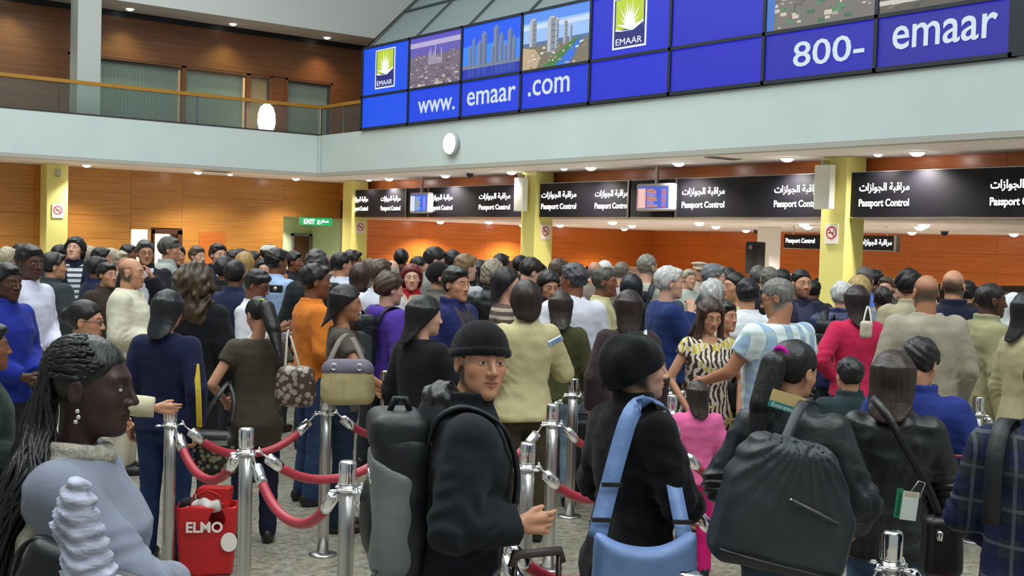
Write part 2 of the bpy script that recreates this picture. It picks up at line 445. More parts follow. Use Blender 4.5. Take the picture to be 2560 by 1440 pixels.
# header, desk-hall ceiling and walls
wh = tag(MB().box((XH, 2, ZL), (XH + 0.2, YB, ZS)).build('wall_header', JOINT), kind='structure')
wall_panels(wh, WOOD_H, 2, YB, ZS - 0.5, ZS, 11, 1, 'Y', XH)
tag(MB().box((16.12, -4, ZL + .002), (34, 28.3, ZL + 0.1)).box((16.82, 28.3, ZL + .002), (34, YB + 0.2, ZL + 0.1)).build('ceiling_desk_hall', SOFFIT), kind='structure')
wb = tag(MB().box((16.8, 29.5, 0), (XB + 0.2, 29.7, ZL)).build('wall_back', JOINT), kind='structure')
wall_panels(wb, WOOD_B, 16.8, XB, 0, ZL, 5, 5, 'X', 29.5)
wr = tag(MB().box((XB, 4, 0), (XB + 0.2, 29.5, ZL)).build('wall_right', JOINT), kind='structure')
wall_panels(wr, WOOD_BY, 4, 29.5, 0, ZL, 10, 5, 'Y', XB)
wc = empty('column', (22.2, 18.75, 0), 0, 'slim white column inside the desk hall behind the crowd', 'column')
MB().bbox((-0.2, -0.2, 0), (0.2, 0.2, ZL), 0.01).build('shaft', WHITE, wc)
MB().box((-0.22, -0.22, 0), (0.22, 0.22, 0.1)).build('plinth', STEEL, wc)

# ------------------------------------------------------------------ lamps in the soffits
TRIMR = mat('lamp_ring', (230, 228, 226), 0.35)
def make_downlight(r=0.10, glow=LAMP):
    a = MB().lathe([(r * 1.25, -0.012), (r * 1.25, 0.0), (r * 1.02, 0.0), (r, -0.006)], 20)
    return a
_dl = {}
def downlight(x, y, z, label, group, r=0.10, power=14.0, glow=LAMP, col=(1, 0.93, 0.84), spread=75):
    o = empty('downlight', (x, y, z), 0, label, 'downlight', group)
    k = (r, glow.name)
    if k not in _dl:
        n = 20
        ring = MB(); V = []
        for i in range(n):
            a = 2 * math.pi * i / n
            for q, zz in ((r * 1.22, 0.0), (r * 1.22, -0.012), (r, -0.014), (r, 0.0)):
                V.append((q * math.cos(a), q * math.sin(a), zz))
        ring.add(V, [(4 * i + j, 4 * ((i + 1) % n) + j, 4 * ((i + 1) % n) + j + 1, 4 * i + j + 1) for i in range(n) for j in range(3)])
        a_ = ring.build('trim_ring', TRIMR, o, True)
        b_ = MB().lathe([(0.004, -r * .62), (r * .5, -r * .54), (r * .85, -r * .30), (r, -0.006)], n).build('lens', glow, o, True)
        _dl[k] = (a_, b_)
    else:
        share('trim_ring', _dl[k][0], o); share('lens', _dl[k][1], o)
    if power:
        l = bpy.data.lights.new('downlight_beam', 'SPOT'); l.energy = power; l.color = col
        l.spot_size = math.radians(spread * 2); l.spot_blend = 0.9; l.shadow_soft_size = 0.08
        lo = bpy.data.objects.new('downlight_beam', l); link(lo, o); lo.location = (0, 0, -r * .62 - 0.06)
    return o
NTH = 'first second third fourth fifth sixth seventh eighth ninth'.split()
for k_, (x, y) in enumerate(((14.69, 28.6), (11.89, 28.45), (9.11, 28.4), (6.3, 28.4), (3.6, 28.4))):
    downlight(x, y, ZS, '%s large round downlight from the corner under the left balcony' % NTH[k_], 'downlights under the left balcony', power=240, spread=60)
downlight(12.76, 28.48, ZS, 'smaller round downlight in the left balcony soffit', 'downlights under the left balcony', r=0.07, power=110, spread=64)
for k_, (x, y) in enumerate(((15.94, 25.92), (15.83, 23.22), (15.76, 20.57), (15.67, 17.85), (15.67, 15.42), (15.78, 13.0), (15.85, 10.57), (15.8, 8.1))):
    downlight(x, y, ZS, '%s large downlight from the corner in the soffit above the passport signs' % NTH[k_], 'downlights above the passport signs', power=210, r=0.115)
for x, y, wh_ in ((16.0, 27.02, 'beside the alcove column'), (15.64, 18.64, 'beside the middle column'), (15.86, 11.27, 'beside the brightly lit column')):
    downlight(x, y, ZS, 'smaller round soffit downlight ' + wh_, 'downlights above the passport signs', r=0.075, power=50)
for x, y in ((19.36, 28.6), (19.2, 26.0), (22.24, 26.62), (18.86, 20.65), (22.01, 23.32), (19.14, 18.14), (22.11, 20.38), (26.36, 23.13), (19.58, 15.63), (21.77, 17.27), (21.37, 14.11), (19.65, 12.89), (26.43, 17.68), (26.88, 15.19), (26.0, 27.9), (22.4, 28.6)):
    downlight(x, y, ZL, 'round downlight in the low ceiling over the desks', 'downlights over the passport desks', power=330, r=0.11, spread=70)
for k_, (x, y) in enumerate(((15.8, 29.1), (13.04, 29.1), (10.33, 29.1), (7.6, 29.1))):
    downlight(x, y, ZU, '%s dim downlight from the billboard in the upper balcony ceiling' % NTH[k_], 'downlights over the upper balcony', power=60, r=0.10, glow=LAMP_DIM, col=(0.85, 1, 0.55) if x < 15 else (1, .8, .55), spread=55)
downlight(15.4, 30.9, 2.47, 'round downlight in the alcove ceiling over its pale wall', None, r=0.08, power=120, spread=60)
# ------------------------------------------------------------------ lettering
def text_geo(body, bold=0.0):
    c = bpy.data.curves.new('lettering', 'FONT')
    c.body = body; c.size = 1.0; c.offset = bold; c.resolution_u = 3
    o = bpy.data.objects.new('lettering', c); COL.objects.link(o)
    dg = bpy.context.evaluated_depsgraph_get(); dg.update()
    me = bpy.data.meshes.new_from_object(o.evaluated_get(dg))
    V = np.array([tuple(v.co) for v in me.vertices]); Fc = [list(p.vertices) for p in me.polygons]
    bpy.data.objects.remove(o); bpy.data.curves.remove(c); bpy.data.meshes.remove(me)
    return V, Fc
_TG = {}
def lettering(name, body, center, width, height, facing, m, parent=None, bold=0.0, th=0.004):
    """flat letters; facing 'X' looks towards -X (reads along -Y), 'Y' looks towards -Y, or a 3x3 frame"""
    if (body, bold) not in _TG: _TG[(body, bold)] = text_geo(body, bold)
    V, Fc = _TG[(body, bold)]
    lo, hi = V.min(0), V.max(0)
    s = np.array([width / (hi[0] - lo[0]), height / (hi[1] - lo[1])])
    q = (V[:, :2] - (lo[:2] + hi[:2]) / 2) * s
    if facing == 'X': R = np.array([(0, -1, 0), (0, 0, 1), (-1, 0, 0)], float)
    elif facing == 'Y': R = np.array([(1, 0, 0), (0, 0, 1), (0, -1, 0)], float)
    else: R = np.array(facing, float)
    n = len(q)
    P0 = np.array(center) + q[:, :1] * R[0] + q[:, 1:2] * R[1]
    P1 = P0 + R[2] * th
    # front faces plus a rim so that letters have a little thickness
    edges = {}
    for f in Fc:
        for a, b in zip(f, f[1:] + f[:1]):
            edges[(a, b)] = 1
    rim = [(a, b, b + n, a + n) for (a, b) in edges if (b, a) not in edges]
    return mesh_obj(name, np.vstack([P0, P1]), [[i + n for i in f] for f in Fc] + rim, m, parent)

def colour_mesh(name, polys, m, parent):
    """polys: list of (list of 3D points, colour): one flat print"""
    V = []; Fc = []; C = []
    for pts, c in polys:
        b = len(V); V += pts; Fc.append(list(range(b, b + len(pts)))); C += [(*srgb(c), 1)] * len(pts)
    o = mesh_obj(name, V, Fc, m, parent)
    a = o.data.color_attributes.new('Col', 'FLOAT_COLOR', 'POINT')
    a.data.foreach_set('color', np.array(C, dtype=np.float32).ravel())
    return o

# ------------------------------------------------------------------ backlit billboard on the right balcony
BE = 0.72
bb = empty('billboard', (XW + 0.05, 24.69, ZP), 0, 'long backlit blue advertising billboard above the right balcony front', 'billboard')
PW = 2.052
BLU = [(2, 76, 228), (4, 62, 222), (6, 54, 216), (10, 46, 210), (18, 34, 200), (20, 26, 186), (24, 22, 168), (26, 18, 152)]  # per-column blues: viewing-angle dimming along the row is put into the emission colour
PRINT = emit_vc('backlit_print', BE)
def bloc(i, u, v, row, off=0.0):
    """point on panel i; u 0..1 left to right, v 0..1 bottom to top; local to the billboard"""
    z0, z1 = ((0.04, 0.755), (0.81, 1.90))[row]
    return (-0.10 - off, -(i + 0.018 + u * 0.964) * PW, z0 + v * (z1 - z0))
def rect(i, row, u0, v0, u1, v1, c, off):
    return ([bloc(i, u0, v0, row, off), bloc(i, u1, v0, row, off), bloc(i, u1, v1, row, off), bloc(i, u0, v1, row, off)], c)
fr = MB().box((-0.05, -8 * PW - .06, -0.01), (0.02, 0.06, 1.96))
for z in (0.0, 0.755, 1.90): fr.box((-0.13, -8 * PW - 0.05, z), (-0.04, 0.05, z + 0.055))
for i in range(9): fr.box((-0.13, -i * PW - 0.03, 0), (-0.04, -i * PW + 0.03, 1.955))
fr.box((-0.14, -8 * PW - 0.30, 0), (0.0, -8 * PW - 0.03, 1.955))
fr.build('frame', mat('billboard_frame', (34, 40, 52), 0.5), bb)
rng = random.Random(4)
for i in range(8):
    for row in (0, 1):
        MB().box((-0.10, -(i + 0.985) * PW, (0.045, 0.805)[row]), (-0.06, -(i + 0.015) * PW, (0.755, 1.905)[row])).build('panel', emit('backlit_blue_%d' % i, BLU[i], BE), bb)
# pictures
def pic(i, polys): return colour_mesh('picture', polys, PRINT, bb)
P = [rect(1, 1, 0, 0, 1, 1, (112, 100, 118), .004), rect(1, 1, 0, 0.62, 1, 1, (96, 86, 176), .005), rect(1, 1, 0, 0.80, 1, 0.90, (178, 168, 206), .006), rect(1, 1, 0, 0.92, 1, 1, (86, 76, 190), .006)]
for k in range(190):
    v = rng.random() ** 1.3 * 0.66; s = 0.015 + 0.05 * (0.7 - v); u = rng.random() * 0.95
    c = rng.choice([(150, 136, 140), (96, 84, 112), (176, 164, 160), (84, 76, 96), (130, 116, 126), (120, 108, 96), (196, 186, 182)])
    P.append(rect(1, 1, u, v, min(1, u + s * rng.uniform(.7, 1.8)), v + s * rng.uniform(.5, 1.0), c, .007 + k * 1e-5))
for k in range(9):
    u = 0.38 + 0.03 * k; h = rng.uniform(.12, .42) if k != 4 else 0.5
    P.append(rect(1, 1, u, 0.42, u + .018, 0.42 + h * .8, (172, 164, 190), .012))
pic(1, P)
P = [rect(2, 1, 0, 0, 1, 1, (10, 84, 238), .004), rect(2, 1, 0, 0.22, 1, 0.62, (48, 130, 246), .005), rect(2, 1, 0, 0, 1, 0.19, (20, 44, 170), .006), rect(2, 1, 0, 0.19, 1, 0.26, (112, 124, 150), .007)]
for u, w_, h in ((.1, .06, .36), (.17, .05, .5), (.26, .09, .42), (.33, .1, .58), (.5, .06, .3), (.54, .09, .66), (.64, .07, .5), (.72, .05, .3), (.78, .08, .55), (.86, .06, .4)):
    P.append(rect(2, 1, u, .24, u + w_, .24 + h, (112, 128, 158), .008)); P.append(rect(2, 1, u + w_ * .55, .24, u + w_, .24 + h * .97, (86, 104, 142), .009))
    P.append(rect(2, 1, u + w_ * .3, .24 + h, u + w_ * .6, .24 + h + .04, (124, 138, 166), .009))
    P.append(rect(2, 1, u, .04, u + w_, .19, (40, 66, 168), .0075))
pic(2, P)
P = [rect(3, 1, 0, 0, 1, 1, (150, 188, 240), .004), rect(3, 1, 0, .82, 1, 1, (84, 140, 236), .005), rect(3, 1, 0, .70, 1, .78, (196, 214, 246), .005), rect(3, 1, 0, 0, 1, .45, (118, 112, 96), .006), rect(3, 1, .0, .40, 1, .47, (82, 112, 150), .0065)]
P.append(([bloc(3, .30, 0, 1, .008), bloc(3, .55, 0, 1, .008), bloc(3, .88, .42, 1, .008), bloc(3, .78, .42, 1, .008)], (64, 120, 60)))
P.append(([bloc(3, .50, 0, 1, .0085), bloc(3, .72, 0, 1, .0085), bloc(3, .90, .40, 1, .0085), bloc(3, .84, .40, 1, .0085)], (40, 110, 220)))
P.append(([bloc(3, .0, .0, 1, .0085), bloc(3, .22, .0, 1, .0085), bloc(3, .28, .18, 1, .0085), bloc(3, .2, .34, 1, .0085), bloc(3, .0, .4, 1, .0085)], (188, 164, 132)))
for u, v0, w_, v1 in ((.10, .40, .11, .86), (.38, .26, .13, .84), (.50, .30, .05, .80), (.62, .36, .06, .74), (.71, .38, .04, .66)):
    P.append(rect(3, 1, u, v0, u + w_, v1, (128, 136, 148), .010)); P.append(rect(3, 1, u, v0, u + w_ * .4, v1, (176, 180, 186), .0105))
    P.append(rect(3, 1, u + w_ * .2, v1, u + w_ * .8, v1 + .035, (196, 184, 170), .0105))
    for q in range(5): P.append(rect(3, 1, u + w_ * .45 + .001, v0 + (v1 - v0) * (q + .3) / 5.5, u + w_ * .97, v0 + (v1 - v0) * (q + .5) / 5.5, (96, 106, 124), .011))
for k in range(46):
    u = rng.random() * .95; v = rng.random() * .36
    P.append(rect(3, 1, u, v, u + rng.uniform(.015, .05), v + rng.uniform(.01, .04), rng.choice([(206, 196, 178), (150, 140, 124), (92, 104, 84), (226, 222, 214)]), .0092 + k * 1e-5))
pic(3, P)
for i, cs, base in ((6, [(120, 110, 104), (60, 104, 70), (172, 160, 140), (84, 132, 92), (96, 84, 84), (200, 190, 170)], (112, 108, 104)), (7, [(84, 78, 72), (120, 110, 100), (60, 72, 60), (148, 138, 126)], (88, 84, 78))):
    P = [rect(i, 1, 0, 0, 1, 1, base, .004)]
    for k in range(150):
        u = rng.random() * .94; v = rng.random() * .95; s = rng.uniform(.02, .09)
        P.append(rect(i, 1, u, v, min(1, u + s), min(1, v + s * .8), rng.choice(cs), .006 + k * 1e-5))
    P.append(([bloc(i, .0, .0, 1, .009), bloc(i, .07, 0, 1, .009), bloc(i, .1, 1, 1, .009), bloc(i, 0, 1, 1, .009)], (60, 110, 190) if i == 6 else (92, 88, 80)))
    n = 20
    P.append(([bloc(i, .78 + .14 * math.cos(2 * math.pi * k / n), .36 + .10 * math.sin(2 * math.pi * k / n), 1, .0095) for k in range(n)], (196, 186, 160) if i == 6 else (150, 140, 124)))
    if i == 7: P.append(rect(i, 1, 0, .10, 1, .16, (196, 192, 182), .010))
    pic(i, P)
# emblem panels
def emblem(i, cu):
    lg = empty('emblem', (0, 0, 0), parent=bb)
    L, R, B, T = cu - .22, cu + .22, .10, .93
    def q(u, v): return bloc(i, L + u * (R - L), B + v * (T - B), 1, .012)
    def poly(pts, c, o):
        return ([(p[0] - o, p[1], p[2]) for p in (q(*t) for t in pts)], c)
    P = [poly([(0, 0), (1, 0), (1, 1), (0, 1)], (224, 232, 240), 0), poly([(.05, .04), (.95, .04), (.95, .97), (.05, .97)], (24, 34, 120), .001),
         poly([(.09, .38), (.91, .38), (.91, .96), (.09, .96)], (182, 206, 40), .002)]
    for k in range(11):
        a = math.radians(8 + 164 * k / 10); rr = .62 if k % 2 == 0 else .5
        ca, sa = math.cos(a), math.sin(a)
        t = .5 + rr * ca * .62, .40 + rr * sa
        t = (min(.91, max(.09, t[0])), min(.96, t[1]))
        P.append(poly([(.5 - .05 * sa, .40 + .05 * ca), (.5 + .05 * sa, .40 - .05 * ca), t], (244, 250, 236), .003))
    n = 14
    P.append(poly([(.5 + .16 * math.cos(math.pi * k / n), .40 + .17 * math.sin(math.pi * k / n)) for k in range(n + 1)], (250, 254, 246), .004))
    P.append(poly([(.09, .40), (.30, .36), (.5, .345), (.70, .42), (.91, .52), (.91, .34), (.09, .34)], (240, 246, 248), .0045))
    P.append(poly([(.09, .36), (.30, .335), (.52, .30), (.52, .10), (.09, .10)], (22, 28, 112), .005))
    P.append(poly([(.52, .30), (.70, .375), (.91, .47), (.91, .10), (.52, .10)], (22, 28, 112), .005))
    colour_mesh('crest', P, PRINT, lg)
    c = q(.5, .14)
    lettering('wordmark', 'EMAAR', (c[0] - .007, c[1], c[2]), (R - L) * PW * .74, .11, 'X', emit('print_white', (225, 234, 244), BE), lg, 0.0)
emblem(0, .50); emblem(4, .50)
LETW = emit('billboard_letters', (206, 222, 236), BE * 0.95)
for i, s, u, v, w_, h in ((1, 'www.', .55, .44, 1.42, .27), (2, 'emaar', .52, .50, 1.66, .29), (3, '.com', .42, .56, 1.25, .31), (6, '800-', .60, .50, 1.28, .38), (7, 'emaar', .52, .56, 1.58, .33)):
    c = bloc(i, u, v, 0, .012)
    lettering('lettering', s, c, w_, h, 'X', LETW, bb, 0.008)

# sloped skylight glazing rising behind the billboard
sk = tag(empty('window_10', (XW + 0.1, 24.69, 6.46)), kind='structure')
SKG = mat('skylight_glass', (128, 140, 142), 0.25, spec=0.6)
SKF = mat('skylight_frame', (58, 66, 70), 0.5)
def skp(i, t, o=0): return (t + o * .7, -i * PW, t - o * .7)
for i in range(9):
    for k in range(4):
        a, b = k * 1.0, (k + 1) * 1.0
        V = [skp(i + .02, a + .03), skp(i + .98, a + .03), skp(i + .98, b - .03), skp(i + .02, b - .03)]
        W = [(x + .02, y, z - .02) for x, y, z in V]
        mesh_obj('pane', V + W, [(0, 1, 2, 3), (7, 6, 5, 4), (0, 4, 5, 1), (1, 5, 6, 2), (2, 6, 7, 3), (3, 7, 4, 0)], SKG, sk)
fr = MB()
for i in range(10): fr.tube([skp(i, -0.05), skp(i, 4.05)], 0.045, 6)
for k in range(5): fr.tube([skp(0, k), skp(9, k)], 0.045, 6)
for i in range(9): fr.tube([skp(i + .5, .06, .5), skp(i + 1.0, 1.0, .5)], 0.025, 6).tube([skp(i + .5, .06, .5), skp(i, 1.0, .5)], 0.025, 6)
fr.build('mullions', SKF, sk)
tag(MB().add([(XW, 24.75, 6.45), (XW + .1, 24.9, 6.45), (XW + 4.6, 24.9, 10.9), (XW + 4.6, 24.75, 10.9)], [(0, 1, 2, 3)]).box((XW + 0.3, 24.8, 6.2), (20, 25.0, 6.45)).build('trim_7', SKF), kind='structure')

# ------------------------------------------------------------------ round wall light on the right balcony front
wl_ = empty('wall_light', (XW, 20.88, 4.0), 0, 'round glowing white wall light on the right balcony front', 'wall light')
rim = MB().tube([(0, 0, 0), (-0.04, 0, 0), (-0.11, 0, 0), (-0.12, 0, 0)], [.20, .25, .25, .235], 28)
rim.build('rim', mat('light_rim', (176, 182, 186), 0.4), wl_, True)
MB().tube([(-0.115, 0, 0), (-0.135, 0, 0), (-0.145, 0, 0)], [.228, .21, .12], 28).build('diffuser', emit('wall_light_glow', (255, 255, 252), 4.0), wl_, True)

# ------------------------------------------------------------------ passport control signs
AR1 = '\uFE95\uFE8D\uFEAF\uFE8D\uFEEE\uFEA0\uFEDF\uFE8D \uFE94\uFE92\uFED7\uFE8D\uFEAE\uFEE3'
XS = 16.05
def sign_box(y0, y1, label, texts, bars=()):
    s = empty('passport_sign', (XS, (y0 + y1) / 2, ZL), 0, label, 'sign', 'black passport control signs')
    h = (y1 - y0) / 2
    MB().bbox((0, -h, 0.012), (0.5, h, 0.735), 0.01).build('box', SIGNB, s)
    MB().box((-0.008, -h, -0.0), (0.5, h, 0.014)).build('edge_trim', STEEL, s)
    MB().box((-0.006, -h, 0.73), (0.5, h, 0.742)).build('edge_trim', STEEL, s)
    for yb in bars:
        MB().box((-0.02, yb - .02 - (y0 + y1) / 2, 0), (0.0, yb + .02 - (y0 + y1) / 2, 0.74)).build('upright', STEEL, s)
    for (yc, w) in texts:
        c = yc - (y0 + y1) / 2
        lettering('arabic_lettering', AR1, (-0.004, c, 0.475), w, 0.17, 'X', TEXTW, s, 0.018)
        lettering('english_lettering', 'Passport Control', (-0.004, c, 0.225), w, 0.155, 'X', TEXTW, s, 0.02)
    return s
sign_box(25.22, 27.80, 'black passport control sign between the alcove column and the small screen', [(27.55, .85), (26.0, .95)], (25.25,))
sign_box(24.30, 25.20, 'narrow black sign section behind the small flight screen', [], ())
sign_box(20.45, 24.28, 'black passport control sign left of the middle yellow column', [(23.72, 1.02), (21.55, 1.18)], (24.24,))
sign_box(17.10, 19.91, 'black passport control sign right of the middle yellow column', [(19.28, 1.15), (17.63, .98)], (17.13,))
sign_box(15.90, 17.08, 'narrow black sign section behind the large flight screen', [], ())
sign_box(12.42, 15.88, 'black passport control sign left of the brightly lit yellow column', [(15.14, 1.06), (12.98, .98)], (15.82,))
sign_box(5.0, 11.88, 'black passport control sign right of the brightly lit yellow column', [(11.27, .92), (9.0, .92), (6.6, .92)], ())

# flight screens hung in front of the signs
def screen(y, z, w, h, label, warm, seed):
    s = empty('flight_screen', (XS - 0.05, y, z), 0, label, 'screen')
    MB().bbox((-0.17, -w / 2, -h / 2), (0.0, w / 2, h / 2), 0.03).build('housing', mat('screen_housing', (186, 184, 192), 0.5), s)
    P = []; rg = random.Random(seed)
    def rc(u0, v0, u1, v1, c, o): 
        f_ = lambda u, v: (-0.172 - o, w * .43 - u * w * .86, -h * .40 + v * h * .80)
        P.append(([f_(u0, v0), f_(u1, v0), f_(u1, v1), f_(u0, v1)], c))
    rc(0, 0, 1, 1, (40, 96, 214) if not warm else (52, 86, 190), 0)
    rc(0, .9, 1, 1, (70, 90, 170), .001)
    rc(0, 0, .26, .9, (225, 232, 250) if not warm else (214, 160, 150), .001)
    for k in range(12):
        v = .05 + .85 * k / 12
        rc(.30, v, .30 + rg.uniform(.22, .36), v + .035, (190, 186, 120) if not warm else (224, 150, 90), .002)
        rc(.78, v, .92, v + .035, (170, 150, 220) if not warm else (214, 120, 110), .002)
        rc(.04, v, .22, v + .035, (150, 170, 220) if not warm else (236, 190, 186), .002)
    colour_mesh('display', P, emit_vc('screen_glow', 0.85), s)
    MB().box((-0.11, -0.03, h / 2), (-0.06, 0.03, ZS - z)).build('hanger', STEEL, s)
    return s
screen(24.35, 2.84, 0.84, 0.50, 'small bluish flight screen on the sign nearest the alcove', False, 1)
screen(16.22, 2.87, 0.96, 0.52, 'large orange and blue flight screen between two passport signs', True, 2)

# flat sign box and floodlit plates on the columns
for (c, y, lb) in ((c2, 20.30, 'bright white upright sign box fixed beside the middle yellow column'), (c3, 12.25, 'bright white upright sign box fixed on the lit yellow column')):
    s = empty('column_sign_box', (15.80, y, 2.62), 0, lb, 'sign')
    MB().bbox((-0.04, -0.16, 0), (0.10, 0.16, 0.72), 0.01).build('box', mat('box_white', (240, 240, 232), 0.5), s)
    MB().box((-0.05, -0.02, 0.72), (0.12, 0.02, 0.80)).build('bracket', STEEL, s)

# hanging sign deep in the desk hall
hs = empty('hanging_sign', (20.6, 15.58, ZL), 0, 'black hanging sign with white lettering behind the lit yellow column', 'sign')
MB().bbox((0, -1.40, -0.50), (0.12, 1.40, -0.20), 0.01).build('box', SIGNB, hs)
MB().box((-0.01, -1.41, -0.515), (0.13, 1.41, -0.495)).box((-0.01, -1.46, -0.515), (0.13, -1.40, -0.19)).box((0.05, -1.2, -0.2), (0.07, -1.18, 0)).box((0.05, 1.18, -0.2), (0.07, 1.2, 0)).build('edge_trim', STEEL, hs)
lettering('english_lettering', 'Passport Control', (-0.004, 0.95, -0.345), 0.78, 0.13, 'X', TEXTW, hs, 0.02)
lettering('arabic_lettering', AR1, (-0.004, -0.96, -0.345), 0.78, 0.15, 'X', TEXTW, hs, 0.018)

# exit sign in the alcove mouth
ex = empty('exit_sign', (15.82, YB - 0.02, 2.36), 0, 'glowing green exit sign above the pale alcove', 'sign')
MB().bbox((-0.50, -0.06, -0.10), (0.50, 0.0, 0.11), 0.012).build('box', emit('exit_green', (20, 160, 90), 0.9), ex)
lettering('lettering', 'EXIT', (-0.22, -0.062, 0.0), 0.34, 0.13, 'Y', TEXTW, ex, 0.03)
lettering('arabic_lettering', '\uFE9D\uFEAE\uFEA8\uFEE3', (0.2, -0.062, 0.0), 0.36, 0.14, 'Y', TEXTW, ex, 0.025)
MB().box((-0.56, -0.05, -0.1), (-0.50, 0.0, 0.13)).build('end_cap', STEEL, ex)

# dome cameras under the soffits
for (x, y, z, lb) in ((15.6, 21.9, ZS, 'dark dome camera in the soffit left of the middle column'), (25.4, 21.9, ZL, 'dark dome camera in the low ceiling beyond the desks'), (24.6, 15.6, ZL, 'dark dome camera in the low ceiling near the hanging sign')):
    d = empty('dome_camera', (x, y, z), 0, lb, 'camera')
    MB().lathe([(0.09, -0.03), (0.09, 0.0)], 16).build('base', mat('cam_base', (120, 118, 118), 0.5), d, True)
    MB().lathe([(0.01, -0.12), (0.05, -0.105), (0.075, -0.07), (0.08, -0.03)], 16).build('dome', BLACK, d, True)
for (x, y, lb) in ((12.0, 27.6, 'grey air vent in the left balcony soffit'), (15.2, 13.9, 'grey air vent in the right balcony soffit')):
    v = empty('air_vent', (x, y, ZS), 0, lb, 'vent')
    MB().box((-0.35, -0.12, -0.012), (0.35, 0.12, 0.0)).build('frame', mat('vent_grey', (150, 144, 144), 0.6), v)
    for k in range(5): MB().box((-0.32, -0.1 + k * .045, -0.02), (0.32, -0.085 + k * .045, -0.012)).build('slat', mat('vent_slat', (110, 104, 104), 0.6), v)

# ------------------------------------------------------------------ passport desks
DESK = mat('desk_laminate', (124, 104, 92), 0.5); DTOP = mat('desk_top', (176, 160, 146), 0.4)
def desk(x, y, label):
    d = empty('passport_desk', (x, y, 0), 0, label, 'desk', 'passport desks behind the crowd')
    MB().bbox((-0.35, -0.95, 0), (0.35, 0.95, 1.05), 0.015).build('counter_body', DESK, d)
    MB().bbox((-0.45, -1.0, 1.05), (0.42, 1.0, 1.10), 0.01).build('counter_top', DTOP, d)
    MB().bbox((-0.40, 0.96, 0), (0.9, 1.02, 1.45), 0.01).build('side_panel', DESK, d)
    MB().bbox((-0.42, 0.2, 1.10), (-0.36, 0.96, 1.36), 0.01).build('screen_panel', DESK, d)
    m = MB().bbox((0.05, -0.5, 1.14), (0.09, -0.1, 1.42), 0.01); m.box((0.05, -0.32, 1.10), (0.08, -0.28, 1.15)); m.build('monitor', BLACK, d)
for k, y in enumerate((9.6, 12.2, 14.8, 19.0, 21.6, 24.2, 26.8)):
    desk(18.6 + (0.0 if k % 2 else 0.15), y, 'grey-brown passport desk, %s from the alcove end, behind the crowd' % ('seventh', 'sixth', 'fifth', 'fourth', 'third', 'second', 'first')[k])

# black loudspeaker on a stand in front of the white column
sp = empty('loudspeaker', (19.7, 17.0, 0), 0, 'black upright loudspeaker on a pole in front of the slim white column', 'loudspeaker')
MB().bbox((-0.15, -0.17, 1.42), (0.15, 0.17, 2.10), 0.03).build('cabinet', mat('speaker_black', (26, 24, 24), 0.8, bump=0.3, bscale=120), sp)
MB().tube([(0, 0, 0.03), (0, 0, 1.42)], 0.02, 10).build('pole', BLACK, sp)
for k in range(3):
    a = 2 * math.pi * k / 3
    MB().tube([(0, 0, 0.55), (0.32 * math.cos(a), 0.32 * math.sin(a), 0.012)], 0.012, 8).build('leg', BLACK, sp)
MB().tube([(-0.152, 0, 1.98), (-0.165, 0, 1.98)], 0.05, 14).build('badge', mat('badge_grey', (120, 116, 116), 0.5), sp)

# ------------------------------------------------------------------ stanchions and ropes
ROPE = mat('rope_vinyl', (172, 48, 66), 0.42, var=0.06, vscale=8, spec=0.5)
POST_H = 0.985
ZC = 0.868
_st = None
def stanchion(x, y, label, rz=0.0):
    global _st
    s = empty('stanchion', (x, y, 0), rz, label, 'stanchion', 'steel rope stanchions on the hall floor')
    if _st is None:
        a = MB().lathe([(0.085, 0), (0.085, 0.008), (0.06, 0.014), (0.04, 0.018)], 24).build('base', STEEL, s, True)
        b = MB().lathe([(0.0345, 0.012), (0.0345, 0.3), (0.0345, 0.6), (0.0345, 0.90)], 20).build('pole', STEEL, s, True)
        c = MB().lathe([(0.0365, 0.885), (0.038, 0.89), (0.038, 0.972), (0.034, 0.982), (0.02, POST_H), (0.004, POST_H + .001)], 20).build('cap', CHROME, s, True)
        d = MB().lathe([(0.036, ZC - .014), (0.047, ZC - .012), (0.047, ZC - .002), (0.036, ZC)], 20).build('collar', CHROME, s, True)
        hk = []
        for k in range(4):
            t = MB(); a_ = math.pi / 2 * k
            pts = [(0.05 + 0.016 * (1 - math.cos(q)), 0.016 * math.sin(q), 0) for q in np.linspace(0, 2 * math.pi, 11)]
            pts = [(p[0] * math.cos(a_) - p[1] * math.sin(a_), p[0] * math.sin(a_) + p[1] * math.cos(a_), ZC - .007) for p in pts]
            hk.append(t.tube(pts, 0.0045, 6, False).build('eyelet', CHROME, d, True))
        _st = ([a, b, c, d], hk)
    else:
        q = [share(o.name.split('.')[0], o, s) for o in _st[0]]
        for o in _st[1]: share('eyelet', o, q[3])
    return s

def rope(p, q, sag, label):
    p = np.array((*p, ZC - .01)); q = np.array((*q, ZC - .01))
    d = q - p; L = np.linalg.norm(d); d /= L
    a = p + d * 0.078; b = q - d * 0.078
    r = empty('barrier_rope', tuple(p), 0, label, 'rope', 'red barrier ropes between stanchions')
    n = 26
    t = np.linspace(0, 1, n)
    pts = a[None] + (b - a)[None] * t[:, None] - p[None]
    pts[:, 2] -= sag * (1 - np.abs(2 * t - 1) ** 2.3)
    k = 3
    MB().tube(pts[k:n - k], 0.0235, 12).build('rope_body', ROPE, r, True)
    for s_ in (1, -1):
        e = pts if s_ == 1 else pts[::-1]
        f0, f1 = e[1], e[k] + (e[k + 1] - e[k]) * .35
        ef = MB().tube([f0, f0 * .92 + f1 * .08, f0 * .2 + f1 * .8, f1], [.014, .0285, .0285, .026], 14).build('end_fitting', CHROME, r, True)
        hk = e[0] + (e[0] - e[1]) * .2
        MB().tube([e[1], e[0], hk + np.array((0, 0, .012)), e[0] - d * s_ * .012 + np.array((0, 0, .02))], .006, 6).build('snap_hook', CHROME, ef, True)
    return r
